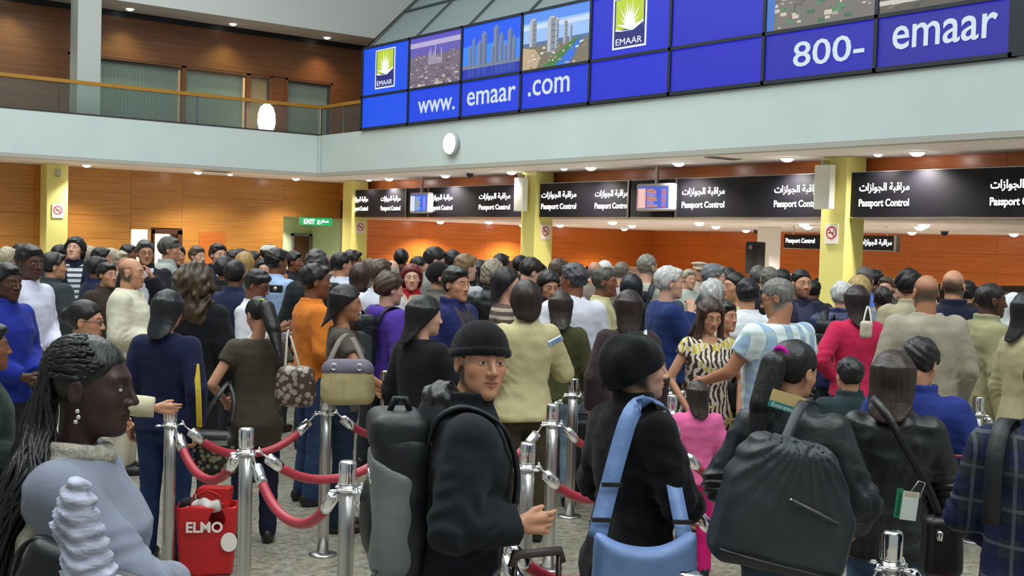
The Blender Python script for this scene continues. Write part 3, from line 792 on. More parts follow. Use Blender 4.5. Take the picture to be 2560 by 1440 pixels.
# ------------------------------------------------------------------ stanchion grid
GRID_X = [2.5, 3.47, 4.44, 5.43, 6.40, 7.33, 8.24, 9.24, 10.2]
ROWS = [(2.35, [2.5, 3.47, 4.44], 'front row'), (3.35, GRID_X[:5], 'second row'), (4.34, GRID_X[:7], 'third row'),
        (5.33, GRID_X[:8], 'fourth row'), (6.30, GRID_X[:9] , 'fifth row'), (7.25, [4.47, 5.43, 6.40, 7.33, 8.30, 9.2, 10.02, 10.9], 'sixth row'),
        (8.20, [4.5, 5.92, 7.31, 8.25, 9.3, 10.93], 'seventh row'), (9.0, [4.31, 5.5, 6.9, 8.26, 9.99, 11.7], 'eighth row')]
rng = random.Random(11)
ORD = 'first second third fourth fifth sixth seventh eighth ninth tenth'.split()
for y, xs_, nm in ROWS:
    for k, x in enumerate(xs_):
        stanchion(x, y, 'steel rope stanchion, %s post of the %s counted from the lane ends' % (ORD[k], nm), 0)
    for k, (x0, x1) in enumerate(zip(xs_, xs_[1:])):
        rope((x0, y), (x1, y), rng.uniform(.17, .22), 'red barrier rope between %s and %s posts of the %s' % (ORD[k], ORD[k + 1], nm))
for y0, y1, sg, nm in ((6.30, 5.33, .21, 'fourth and fifth'), (5.33, 4.34, .235, 'third and fourth'), (4.34, 3.35, .21, 'second and third'), (3.35, 2.35, .2, 'front and second')):
    rope((2.5, y0), (2.5, y1), sg, 'red barrier rope closing the lane end between %s rows' % nm)
stanchion(2.67, 9.69, 'lone steel stanchion beyond the end of the queue lanes')
stanchion(3.5, 8.8, 'steel stanchion between the lone post and the lanes')
rope((2.67, 9.69), (3.5, 8.8), .24, 'red barrier rope from the lone stanchion to the lanes')

# ------------------------------------------------------------------ surface building (numpy surface nets over distance functions)
def nets(fn, lo, hi, vox, smooth=0):
    lo = np.array(lo, float); hi = np.array(hi, float)
    m = np.maximum(np.ceil((hi - lo) / (vox * 4)).astype(int), 1)
    n = m * 4 + 1
    # coarse pass: only blocks near the surface are sampled finely
    cx = [lo[i] + vox * 4 * (np.arange(m[i]) + .5) for i in range(3)]
    G = np.meshgrid(*cx, indexing='ij')
    Dc = fn(np.stack([g.ravel() for g in G], 1).astype(np.float32)).reshape(m)
    near_ = np.abs(Dc) < vox * 4 * .87 * 2.0 + .006
    mask = np.zeros(n, bool)
    mask[:-1, :-1, :-1] = near_.repeat(4, 0).repeat(4, 1).repeat(4, 2)
    mask[1:] |= mask[:-1].copy(); mask[:, 1:] |= mask[:, :-1].copy(); mask[:, :, 1:] |= mask[:, :, :-1].copy()
    D = np.empty(n, np.float32)
    idc = [np.minimum(np.arange(n[i]) // 4, m[i] - 1) for i in range(3)]
    D[:] = Dc[np.ix_(*idc)]
    I = np.argwhere(mask)
    D[mask] = fn((lo + I * vox).astype(np.float32))
    D[0] = np.maximum(D[0], 1e-3); D[-1] = np.maximum(D[-1], 1e-3); D[:, 0] = np.maximum(D[:, 0], 1e-3); D[:, -1] = np.maximum(D[:, -1], 1e-3); D[:, :, 0] = np.maximum(D[:, :, 0], 1e-3); D[:, :, -1] = np.maximum(D[:, :, -1], 1e-3)
    S = D < 0
    c = n - 1
    cnt = np.zeros(c, np.int8)
    for i in (0, 1):
        for j in (0, 1):
            for k in (0, 1):
                cnt += S[i:i + c[0], j:j + c[1], k:k + c[2]]
    act = (cnt > 0) & (cnt < 8)
    I = np.argwhere(act)
    if len(I) == 0: return np.zeros((0, 3)), np.zeros((0, 4), int)
    idx = -np.ones(c, np.int64); idx[act] = np.arange(len(I))
    acc = np.zeros((len(I), 3)); w = np.zeros(len(I))
    cor = [(i, j, k) for i in (0, 1) for j in (0, 1) for k in (0, 1)]
    val = {q: D[I[:, 0] + q[0], I[:, 1] + q[1], I[:, 2] + q[2]] for q in cor}
    for a in cor:
        for d in range(3):
            if a[d] == 0:
                b = list(a); b[d] = 1; b = tuple(b)
                va, vb = val[a], val[b]
                m = (va < 0) != (vb < 0)
                t = np.where(m, va / np.where(m, va - vb, 1), 0)
                p = np.array(a, float)[None] + np.eye(3)[d][None] * t[:, None]
                acc += p * m[:, None]; w += m
    V = lo + (I + acc / w[:, None]) * vox
    Q = []
    for d in range(3):
        e1, e2 = [(1, 2), (2, 0), (0, 1)][d]
        A = S[tuple(slice(0, n[q] - 1) if q == d else slice(None) for q in range(3))]
        B = S[tuple(slice(1, n[q]) if q == d else slice(None) for q in range(3))]
        E = np.argwhere(A != B)
        ok = (E[:, e1] > 0) & (E[:, e2] > 0) & (E[:, e1] < n[e1] - 1) & (E[:, e2] < n[e2] - 1)
        E = E[ok]
        s = A[E[:, 0], E[:, 1], E[:, 2]]
        o1 = np.eye(3, dtype=int)[e1]; o2 = np.eye(3, dtype=int)[e2]
        g = lambda X_: idx[X_[:, 0], X_[:, 1], X_[:, 2]]
        q = np.stack([g(E - o1 - o2), g(E - o2), g(E), g(E - o1)], 1)
        q[~s] = q[~s][:, ::-1]
        Q.append(q)
    Q = np.vstack(Q)
    for _ in range(smooth):
        a = np.zeros_like(V); k = np.zeros(len(V))
        for i in range(4):
            np.add.at(a, Q[:, i], V[Q[:, (i + 1) % 4]]); np.add.at(a, Q[:, i], V[Q[:, (i + 3) % 4]]); np.add.at(k, Q[:, i], 2)
        V = V * .45 + .55 * a / np.maximum(k, 1)[:, None]
    return V, Q

def normals(V, Q):
    n = np.cross(V[Q[:, 2]] - V[Q[:, 0]], V[Q[:, 3]] - V[Q[:, 1]])
    N = np.zeros_like(V)
    for i in range(4): np.add.at(N, Q[:, i], n)
    return N / (np.linalg.norm(N, axis=1)[:, None] + 1e-12)

def fast_mesh(name, V, Q, mat_, parent, colors=None):
    me = bpy.data.meshes.new(name)
    nq = len(Q)
    me.vertices.add(len(V)); me.vertices.foreach_set('co', np.asarray(V, np.float32).ravel())
    me.loops.add(nq * 4); me.loops.foreach_set('vertex_index', np.asarray(Q, np.int32).ravel())
    me.polygons.add(nq); me.polygons.foreach_set('loop_start', np.arange(0, nq * 4, 4, dtype=np.int32))
    me.polygons.foreach_set('use_smooth', np.ones(nq, dtype=bool))
    me.update(calc_edges=True)
    if colors is not None:
        a = me.color_attributes.new('Col', 'FLOAT_COLOR', 'POINT')
        a.data.foreach_set('color', np.hstack([colors, np.ones((len(V), 1))]).astype(np.float32).ravel())
    if mat_ is not None: me.materials.append(mat_)
    return link(bpy.data.objects.new(name, me), parent)

def smin(a, b, k):
    h = np.maximum(k - np.abs(a - b), 0) / k
    return np.minimum(a, b) - h * h * k * .25
def smax(a, b, k): return -smin(-a, -b, k)
def cone(Pt, a, b, r1, r2, sc=None):
    a = np.asarray(a, np.float32); b = np.asarray(b, np.float32)
    if sc is not None:
        sc = np.asarray(sc, np.float32); Pt = Pt / sc; a = a / sc; b = b / sc
    ab = b - a; L = float(ab @ ab) + 1e-9
    q = Pt - a
    t = np.clip(q @ ab / L, 0, 1)
    d = q - t[:, None] * ab
    return np.sqrt((d * d).sum(1)) - (r1 + (r2 - r1) * t)
def ell(Pt, c, r):
    r = np.asarray(r, np.float32); q = (Pt - np.asarray(c, np.float32)) / r
    k0 = np.sqrt((q * q).sum(1)); q2 = q / r; k1 = np.sqrt((q2 * q2).sum(1)) + 1e-6
    return k0 * (k0 - 1) / k1
def noise3(Pt, seed, freq, octv=4):
    rg = np.random.RandomState(seed); s = np.zeros(len(Pt))
    for i in range(octv * 3):
        k = rg.normal(size=3) * np.asarray(freq) * (1.0 + .35 * (i // 3)); s += np.sin(Pt @ k + rg.uniform(0, 6.28)) / (1 + .5 * (i // 3))
    return s / (octv * 1.6)

def rotm(yaw, pitch=0, roll=0):
    cy, sy = math.cos(yaw), math.sin(yaw); cp, sp = math.cos(pitch), math.sin(pitch); cr, sr = math.cos(roll), math.sin(roll)
    Rz = np.array([[cy, -sy, 0], [sy, cy, 0], [0, 0, 1]]); Rx = np.array([[1, 0, 0], [0, cp, -sp], [0, sp, cp]]); Ry = np.array([[cr, 0, sr], [0, 1, 0], [-sr, 0, cr]])
    return Rz @ Rx @ Ry

# ---- torso profiles: z, half width, half depth, centre y
TORSO = {
 'm': np.array([(.74, .150, .10, 0), (.86, .172, .118, -.005), (.96, .166, .115, 0), (1.08, .156, .112, .01), (1.20, .166, .118, .01), (1.32, .182, .124, .0), (1.39, .178, .108, -.012), (1.445, .130, .083, -.02), (1.485, .078, .066, -.018), (1.53, .058, .058, -.01)]),
 'f': np.array([(.74, .150, .10, 0), (.86, .176, .122, -.008), (.96, .160, .110, 0), (1.08, .134, .098, .008), (1.20, .146, .112, .016), (1.29, .156, .125, .018), (1.37, .158, .100, -.005), (1.43, .118, .076, -.016), (1.475, .066, .058, -.016), (1.53, .050, .050, -.008)]),
 'h': np.array([(.74, .165, .12, 0), (.86, .190, .14, 0), (.96, .192, .15, .015), (1.08, .190, .158, .03), (1.20, .190, .152, .025), (1.32, .198, .140, .006), (1.39, .190, .118, -.01), (1.445, .140, .090, -.02), (1.485, .085, .072, -.018), (1.53, .064, .064, -.01)]),
}
def torso_d(Pt, tab, off=0.0, flare=None, depth=0.0):
    z = Pt[:, 2]
    rx = np.interp(z, tab[:, 0], tab[:, 1]) + off; ry = np.interp(z, tab[:, 0], tab[:, 2]) + off + depth; cy = np.interp(z, tab[:, 0], tab[:, 3])
    if flare is not None:
        z1, amt = flare
        e = np.clip((z1 - z) / .35, 0, 1.6); rx = rx + amt * e; ry = ry + amt * e * .8
    p = 2.4
    q = (np.abs(Pt[:, 0] / rx) ** p + np.abs((Pt[:, 1] - cy) / ry) ** p) ** (1 / p)
    return (q - 1) * np.minimum(rx, ry)

ARMS = {  # elbow, wrist, palm direction hint for the right arm (+x); mirrored for the left
 'down': ((.255, -.035, 1.13), (.265, .03, .885)),
 'downback': ((.25, -.09, 1.14), (.24, -.06, .89)),
 'bent': ((.25, -.05, 1.13), (.19, .20, 1.10)),
 'front': ((.25, -.01, 1.14), (.06, .215, 1.02)),
 'low': ((.26, .0, 1.13), (.13, .16, .92)),
 'cross': ((.245, .06, 1.16), (-.07, .195, 1.17)),
 'phone': ((.23, .02, 1.14), (.09, .26, 1.27)),
 'face': ((.20, .12, 1.14), (.07, .17, 1.40)),
 'strap': ((.26, .03, 1.16), (.13, .15, 1.30)),
 'hip': ((.33, -.08, 1.16), (.20, .03, 1.03)),
 'back': ((.26, -.10, 1.15), (.05, -.20, 1.00)),
 'reach': ((.27, .16, 1.24), (.26, .40, 1.10)),
}
SKIN = {'l': (214, 164, 140), 'm': (196, 142, 112), 't': (172, 118, 88), 'b': (128, 82, 58), 'd': (84, 54, 42), 'k': (62, 42, 38)}

def build_head(Pt, g, near):
    """distance of the head in head space: origin mid-head, +y forward"""
    fem = g == 'f'
    d = ell(Pt, (0, -.016, .028), (.075, .095, .090))
    d = smin(d, ell(Pt, (0, .028, -.030), (.060, .060, .084)), .04)
    d = smin(d, ell(Pt, (0, .034, -.074), (.046 if fem else .052, .050, .042)), .035)
    d = smin(d, ell(Pt, (0, .073, -.104), (.017, .016, .013) if fem else (.021, .018, .015)), .03)
    S = Pt.copy(); S[:, 0] = np.abs(S[:, 0])
    d = smin(d, ell(S, (.042, .052, -.022), (.020, .020, .018)), .03)
    d = smin(d, cone(S, (0, .080, .022), (.042, .068, .024), .011, .009), .022)
    d = smax(d, -ell(S, (.032, .097, .003), (.019, .018, .012)), .014)
    d = smin(d, ell(S, (.031, .0745, .003), (.0155, .0135, .0125)), .006)
    d = smin(d, cone(Pt, (0, .086, .012), (0, .109, -.030), .0075, .0105), .014)
    d = smin(d, ell(S, (.0125, .0965, -.034), (.009, .011, .008)), .008)
    d = smin(d, cone(S, (0, .0945, -.0585), (.021, .0845, -.0625), .0062, .0035), .008)
    d = smin(d, cone(S, (0, .0930, -.0715), (.019, .0840, -.0665), .0070, .0035), .008)
    d = smax(d, -cone(S, (0, .103, -.0650), (.023, .0895, -.0645), .0028, .0022), .004)
    if near < 3:
        R = rotm(0, 0, .12)
        E = (S - np.array((.074, -.012, -.008), np.float32))
        e = ell(E, (.006, 0, 0), (.008, .0185, .031))
        e = smax(e, -ell(E, (.015, .004, .002), (.007, .010, .018)), .005)
        d = smin(d, e, .008)
    return d

def head_color(Q, skin, hairc, seed, beard=0, near=2, hair=''):
    """vertex colours in head space"""
    base = np.array(srgb(SKIN[skin] if isinstance(skin, str) else skin))
    C = np.tile(base, (len(Q), 1))
    S = Q.copy(); S[:, 0] = np.abs(S[:, 0])
    front = Q[:, 1] > .03
    def mix(mask, col, a):
        C[mask] = C[mask] * (1 - a) + np.array(col) * a
    red = base * np.array((1.12, .86, .82))
    m = np.exp(-((S - np.array((.042, .065, -.03))) ** 2).sum(1) / (2 * .02 ** 2))[:, None] * .5
    C = C * (1 - m) + red * m
    lip = base * np.array((.92, .58, .58)) if skin not in ('k', 'd') else base * np.array((1.25, .9, .9))
    d = np.minimum(cone(S, (0, .0945, -.0585), (.021, .0845, -.0625), .0062, .0035), cone(S, (0, .0930, -.0715), (.019, .0840, -.0665), .0070, .0035))
    mix((d < .0022) & front, lip, .8)
    dm = cone(S, (0, .100, -.0650), (.021, .0865, -.0645), .0035, .003)
    mix((dm < .001) & front, base * .28, .7)
    br = cone(S, (.015, .092, .0275), (.047, .074, .0285), .0034, .0022)
    mix((br < .0028) & front, np.array(srgb(hairc)) * .8 + base * .1, .85)
    e = np.sqrt(((S[:, 0] - .031) / .0135) ** 2 + ((Q[:, 2] - .0015) / .0048) ** 2)
    ey = (e < 1) & (Q[:, 1] > .074)
    mix(ey, (.62, .58, .55), .95)
    ir = np.sqrt((S[:, 0] - .031) ** 2 + (Q[:, 2] - .0025) ** 2) < .0058
    mix(ey & ir, (.012, .008, .006), 1)
    lid = (np.abs(e - 1.15) < .25) & (Q[:, 2] > .0035) & (Q[:, 1] > .072)
    mix(lid, base * .16, .85)
    ns = ell(S, (.0075, .1015, -.0415), (.0045, .005, .0035))
    mix(ns < .0015, base * .3, .7)
    if hair in ('bald', 'thin', 'crop'):
        ss = lambda a, b, v: np.clip((v - a) / (b - a), 0, 1)
        nz = .010 * noise3(Q, seed, (60, 60, 60), 2)
        w = ss(.035, .012, Q[:, 1] + nz) * ss(-.075, -.055, Q[:, 2] + .3 * (Q[:, 1] + .05))
        if hair == 'bald': w = w * ss(.062, .020, Q[:, 2] + nz)
        else: w = np.maximum(w, ss(.052, .075, Q[:, 2] + nz - .35 * np.maximum(Q[:, 1], 0)))
        w = w * ~((S[:, 0] > .071) & (np.abs(Q[:, 1] + .01) < .03) & (Q[:, 2] < .03))
        C = C * (1 - .85 * w[:, None]) + .85 * w[:, None] * np.array(srgb(hairc))
    if beard:
        b = (Q[:, 2] < -.048) & (Q[:, 1] > -.01) & (S[:, 0] < .065) & (Q[:, 2] > -.15)
        b &= ~((d < .003) & front)
        mix(b, np.array(srgb(hairc)), .55 * beard)
    return np.clip(C, 0, 1)

def hair_d(Pt, style, seed):
    """hair or headgear in head space"""
    S = Pt.copy(); S[:, 0] = np.abs(S[:, 0])
    x, y, z = Pt[:, 0], Pt[:, 1], Pt[:, 2]
    face = .80 * y - .72 * (z - .062) - .058           # >0 : in front of the hairline
    cap = lambda t: ell(Pt, (0, -.018, .030), (.076 + t, .097 + t, .090 + t))
    earc = lambda: ell(S, (.08, .0, -.022), (.03, .030, .042))
    if style in ('short', 'crop', 'curlyshort', 'thin'):
        t = {'short': .018, 'crop': .009, 'curlyshort': .026, 'thin': .006}[style]
        d = cap(t) + .007 * noise3(Pt, seed, (60, 60, 60), 2) * (1.6 if style == 'curlyshort' else .8)
        d = smax(d, face, .012)
        d = smax(d, -(z + .062 + .35 * (y + .06)), .015)
        d = smax(d, -earc(), .01)
        if style == 'short':
            d = smin(d, ell(Pt, (.015, .062, .092), (.052, .032, .022)), .02)
        return d
    if style == 'bald':
        d = cap(.003) + .003 * noise3(Pt, seed, (70, 70, 70), 2)
        d = smax(d, z - .040 - .01 * noise3(Pt, seed, (40, 40, 40), 1), .008); d = smax(d, y - .028, .01); d = smax(d, -(z + .062), .012)
        return smax(d, -earc(), .01)
    if style == 'bob':
        d = smin(cap(.022), cone(Pt, (0, -.035, 0), (0, -.040, -.115), .098, .102, (1, .95, 1)), .05)
        d = d + .006 * noise3(Pt, seed, (55, 55, 6), 3)
        f2 = np.maximum(face, y - .052)
        d = smax(d, np.where(z > -.02, face, np.maximum(.8 * y - .02, face)), .015)
        return smax(d, -(z + .165 + .02 * np.sin(40 * x)), .03)
    if style in ('long', 'longfront', 'straight', 'longer'):
        zt = np.array((-.60, -.48, -.36, -.25, -.17, -.10, -.04, .05)) if style in ('straight', 'longer') else np.array((-.47, -.37, -.30, -.23, -.17, -.10, -.04, .05))
        rx = np.interp(z, zt, (.060, .088, .100, .104, .100, .094, .093, .093))
        ry = np.interp(z, zt, (.016, .026, .032, .042, .058, .080, .098, .108))
        yb = np.interp(z, zt, (-.190, -.196, -.196, -.182, -.158, -.140, -.132, -.128))
        cy = yb + ry
        if style == 'longer': rx = rx * np.interp(z, (-.3, -.05, .05), (1.18, 1.10, 1.0))
        q = np.sqrt((x / rx) ** 2 + ((y - cy) / ry) ** 2)
        tip = zt[0] + .05 + .035 * noise3(Pt * np.array((1, 1, 0), np.float32), seed, (45, 45, 1), 2)
        fall = np.maximum((q - 1) * np.minimum(rx, ry), np.maximum(z - .05, tip - z))
        d = smin(cap(.019), fall, .04)
        if style == 'longfront':
            d = smin(d, cone(S, (.075, .01, .0), (.092, .045, -.18), .026, .030), .03)
            d = smin(d, cone(S, (.092, .045, -.18), (.10, .085, -.30), .030, .012), .03)
        d = d + .0045 * noise3(Pt, seed, (75, 60, 4), 3)
        f3 = np.where(S[:, 0] > .062, -1.0, face)
        return smax(d, f3 if style == 'longfront' else np.maximum(face, np.where(z < -.02, .8 * y - .03, -1)), .012)
    if style in ('pony', 'ponyhigh', 'bun'):
        d = cap(.012) + .003 * noise3(Pt, seed, (60, 60, 20), 2)
        d = smax(d, face, .012); d = smax(d, -(z + .062 + .35 * (y + .06)), .015); d = smax(d, -earc(), .01)
        if style == 'bun':
            return smin(d, ell(Pt, (0, -.125, .02), (.045, .04, .045)), .015)
        h0 = .075 if style == 'ponyhigh' else .035
        t1 = cone(Pt, (0, -.100, h0 + .012), (0, -.140, h0 - .035), .030, .048)
        t2 = cone(Pt, (0, -.140, h0 - .035), (0, -.165, h0 - .20), .058, .056, (1, .8, 1))
        t3 = cone(Pt, (0, -.165, h0 - .20), (0, -.180, h0 - .44), .056, .016, (1, .6, 1))
        t = np.minimum(np.minimum(t1, t2), t3) + .006 * noise3(Pt, seed + 1, (70, 70, 5), 3)
        return smin(d, t, .012)
    if style == 'curlybig':
        d = ell(Pt, (0, -.035, .00), (.125, .125, .135))
        d = smin(d, cone(Pt, (0, -.055, -.05), (0, -.085, -.22), .115, .105, (1.05, .85, 1)), .06)
        d = d + .022 * noise3(Pt, seed, (34, 34, 34), 3) + .008 * noise3(Pt, seed + 3, (90, 90, 90), 2)
        return smax(d, np.where(z > -.06, face - .01, .8 * y - .04), .02)
    if style == 'curly':
        d = cap(.030) + .012 * noise3(Pt, seed, (55, 55, 55), 3)
        d = smin(d, ell(Pt, (0, -.06, -.04), (.095, .075, .075)), .03)
        d = smax(d, face - .004, .012)
        return smax(d, -(z + .085), .02)
    if style == 'beanie':
        t = ell(Pt, (0, -.010, .050), (.090, .110, .090))
        t = smin(t, ell(Pt, (0, -.014, .020), (.089, .110, .060)), .03)
        t = t + .0012 * np.sin(np.arctan2(x, y + .01) * 46)
        low = z - (.016 + .13 * np.maximum(y, -.03))
        d = smax(t, -low, .006)
        return smin(d, smax(np.abs(t) - .006, np.abs(low - .012) - .012, .006), .006)
    if style == 'beret':
        t = ell(Pt, (0, -.038, .028), (.120, .136, .106))
        t = smin(t, ell(Pt, (0, -.055, -.03), (.106, .100, .09)), .05)
        t = t + .007 * noise3(Pt, seed, (30, 30, 22), 2)
        low = z - (-.020 + .62 * (y - .02))
        return smax(t, -low, .018)
    if style in ('cap', 'whitecap'):
        t = cap(.014); low = z - .042
        d = smax(t, -low, .006)
        br = smax(ell(Pt, (0, .105, .042), (.072, .072, .012)), -(y - .03), .006)
        return smin(d, br, .008)
    if style in ('knit',):
        t = cap(.018) + .003 * noise3(Pt, seed, (50, 50, 90), 2)
        return smax(t, -(z - (.01 + .25 * np.maximum(y, -.06))), .008)
    if style == 'kufi':
        t = cap(.016); return smax(smax(t, -(z - .050), .006), z - .118, .014)
    if style == 'scarf':
        d = smin(cap(.018), cone(Pt, (0, -.02, -.03), (0, -.02, -.16), .088, .11), .06)
        d = smin(d, ell(Pt, (0, .0, -.19), (.15, .12, .07)), .05)
        d = d + .003 * noise3(Pt, seed, (30, 30, 40), 2)
        return smax(d, -ell(Pt, (0, .12, -.015), (.060, .105, .092)), .015)
    if style == 'peaked':
        t = cap(.016); d = smax(t, -(z - .038), .006)
        d = smin(d, ell(Pt, (0, -.005, .118), (.118, .125, .025)), .02)
        br = smax(ell(Pt, (0, .10, .040), (.070, .065, .010)), -(y - .03), .006)
        return smin(d, br, .006)
    return cap(.012)

# ---- materials for people
def skin_mat():
    if 'skin' in _M: return _M['skin']
    m, nt, b = new_mat('skin')
    a = nt.nodes.new('ShaderNodeVertexColor'); a.layer_name = 'Col'
    nt.links.new(a.outputs['Color'], b.inputs['Base Color'])
    b.inputs['Roughness'].default_value = 0.48; b.inputs['Specular IOR Level'].default_value = 0.4
    b.inputs['Subsurface Weight'].default_value = 0.0
    _M['skin'] = m
    return m

def hair_mat(col):
    k = 'hair_%02x%02x%02x' % tuple(col)
    return mat(k, col, 0.40, var=0.35, vscale=20, bump=0.35, bscale=34, spec=0.45, stretch=(3, 3, .12))

def cloth(col, kind='cloth'):
    col = tuple(col)
    k = '%s_%02x%02x%02x' % ((kind,) + col)
    if k in _M: return _M[k]
    if kind == 'cloth': return mat(k, col, 0.88, var=0.10, vscale=9, bump=0.45, bscale=14, spec=0.25, sheen=0.05)
    if kind == 'knit': return mat(k, col, 0.95, var=0.12, vscale=30, bump=0.6, bscale=140, spec=0.15, sheen=0.1)
    if kind == 'denim': return mat(k, col, 0.9, var=0.22, vscale=7, bump=0.4, bscale=30, spec=0.2)
    if kind == 'nylon': return mat(k, col, 0.50, var=0.15, vscale=5, bump=0.7, bscale=11, spec=0.45)
    if kind == 'leather': return mat(k, col, 0.42, var=0.2, vscale=8, bump=0.6, bscale=16, spec=0.5)
    return mat(k, col, 0.8)

def pattern(kind, cols):
    """woven or printed patterns, tied to the garment"""
    k = kind + '_' + '_'.join('%02x%02x%02x' % tuple(c) for c in cols)
    if k in _M: return _M[k]
    m, nt, b = new_mat(k)
    N = nt.nodes.new; Lk = nt.links.new
    tc = N('ShaderNodeTexCoord'); sep = N('ShaderNodeSeparateXYZ')
    Lk(tc.outputs['Object'], sep.inputs[0])
    def math_(op, a, bb_=None):
        n = N('ShaderNodeMath'); n.operation = op
        for i, v in enumerate((a, bb_)):
            if v is None: continue
            if isinstance(v, (int, float)): n.inputs[i].default_value = v
            else: Lk(v, n.inputs[i])
        return n.outputs[0]
    def stripes(src, period, duty):
        fr_ = math_('FRACT', math_('DIVIDE', src, period))
        return math_('LESS_THAN', fr_, duty)
    def mixc(f, a, c):
        n = N('ShaderNodeMixRGB')
        Lk(f, n.inputs[0]) if not isinstance(f, (int, float)) else None
        if isinstance(f, (int, float)): n.inputs[0].default_value = f
        for i, v in ((1, a), (2, c)):
            if isinstance(v, tuple): n.inputs[i].default_value = (*srgb(v), 1)
            else: Lk(v, n.inputs[i])
        return n.outputs[0]
    C = [tuple(c) for c in cols]
    if kind == 'plaid':
        u = math_('ADD', sep.outputs['X'], math_('MULTIPLY', sep.outputs['Y'], .6)); z = sep.outputs['Z']
        a = mixc(math_('MULTIPLY', stripes(u, .115, .45), .75), C[0], C[1])
        c_ = mixc(math_('MULTIPLY', stripes(z, .115, .45), .65), a, C[1])
        c_ = mixc(math_('MULTIPLY', stripes(math_('ADD', u, .03), .115, .10), .6), c_, C[2])
        c_ = mixc(math_('MULTIPLY', stripes(math_('ADD', z, .03), .115, .10), .6), c_, C[2])
    elif kind == 'check':
        u = math_('ADD', sep.outputs['X'], math_('MULTIPLY', sep.outputs['Y'], .6)); z = sep.outputs['Z']
        c_ = mixc(math_('MULTIPLY', stripes(u, .115, .5), .8), C[0], C[1])
        c_ = mixc(math_('MULTIPLY', stripes(z, .115, .22), .55), c_, C[2])
    elif kind == 'stripes':
        z = sep.outputs['Z']
        c_ = mixc(stripes(z, .06, .45), C[0], C[1])
    elif kind == 'vstripes':
        u = math_('ADD', sep.outputs['X'], math_('MULTIPLY', sep.outputs['Y'], .4))
        c_ = mixc(stripes(u, .05, .4), C[0], C[1])
    elif kind == 'knitstripes':
        z = sep.outputs['Z']
        c_ = mixc(stripes(z, .055, .5), C[0], C[1])
    else:  # print: wavy brush strokes in several colours
        w = N('ShaderNodeTexWave'); w.inputs['Scale'].default_value = 9; w.inputs['Distortion'].default_value = 9; w.inputs['Detail'].default_value = 2
        Lk(tc.outputs['Object'], w.inputs['Vector'])
        n1 = N('ShaderNodeTexNoise'); n1.inputs['Scale'].default_value = 9; Lk(tc.outputs['Object'], n1.inputs['Vector'])
        c_ = mixc(math_('GREATER_THAN', w.outputs['Fac'], .55), C[0], C[1])
        c_ = mixc(math_('GREATER_THAN', n1.outputs['Fac'], .56), c_, mixc(math_('GREATER_THAN', w.outputs['Fac'], .5), C[2], C[0]))
    Lk(c_, b.inputs['Base Color'])
    nz = N('ShaderNodeTexNoise'); nz.inputs['Scale'].default_value = 14; Lk(tc.outputs['Object'], nz.inputs['Vector'])
    bp = N('ShaderNodeBump'); bp.inputs['Strength'].default_value = .4; bp.inputs['Distance'].default_value = .01; Lk(nz.outputs['Fac'], bp.inputs['Height']); Lk(bp.outputs[0], b.inputs['Normal'])
    b.inputs['Roughness'].default_value = .88; b.inputs['Specular IOR Level'].default_value = .25
    _M[k] = m
    return m

PP = {}
SHOE = None
def shoe_mesh():
    global SHOE
    if SHOE is None:
        fn = lambda Pt: smax(smin(ell(Pt, (0, .055, .032), (.046, .115, .045)), ell(Pt, (0, -.045, .045), (.040, .060, .060)), .04), -(Pt[:, 2] - .002), .006)
        V, Q = nets(fn, (-.07, -.14, -.02), (.07, .2, .13), .012)
        o = fast_mesh('shoe', V, Q, None, None)
        SHOE = o.data
        bpy.data.objects.remove(o)
    return SHOE

def bary(a, b, t): return tuple(np.array(a) + (np.array(b) - np.array(a)) * t)

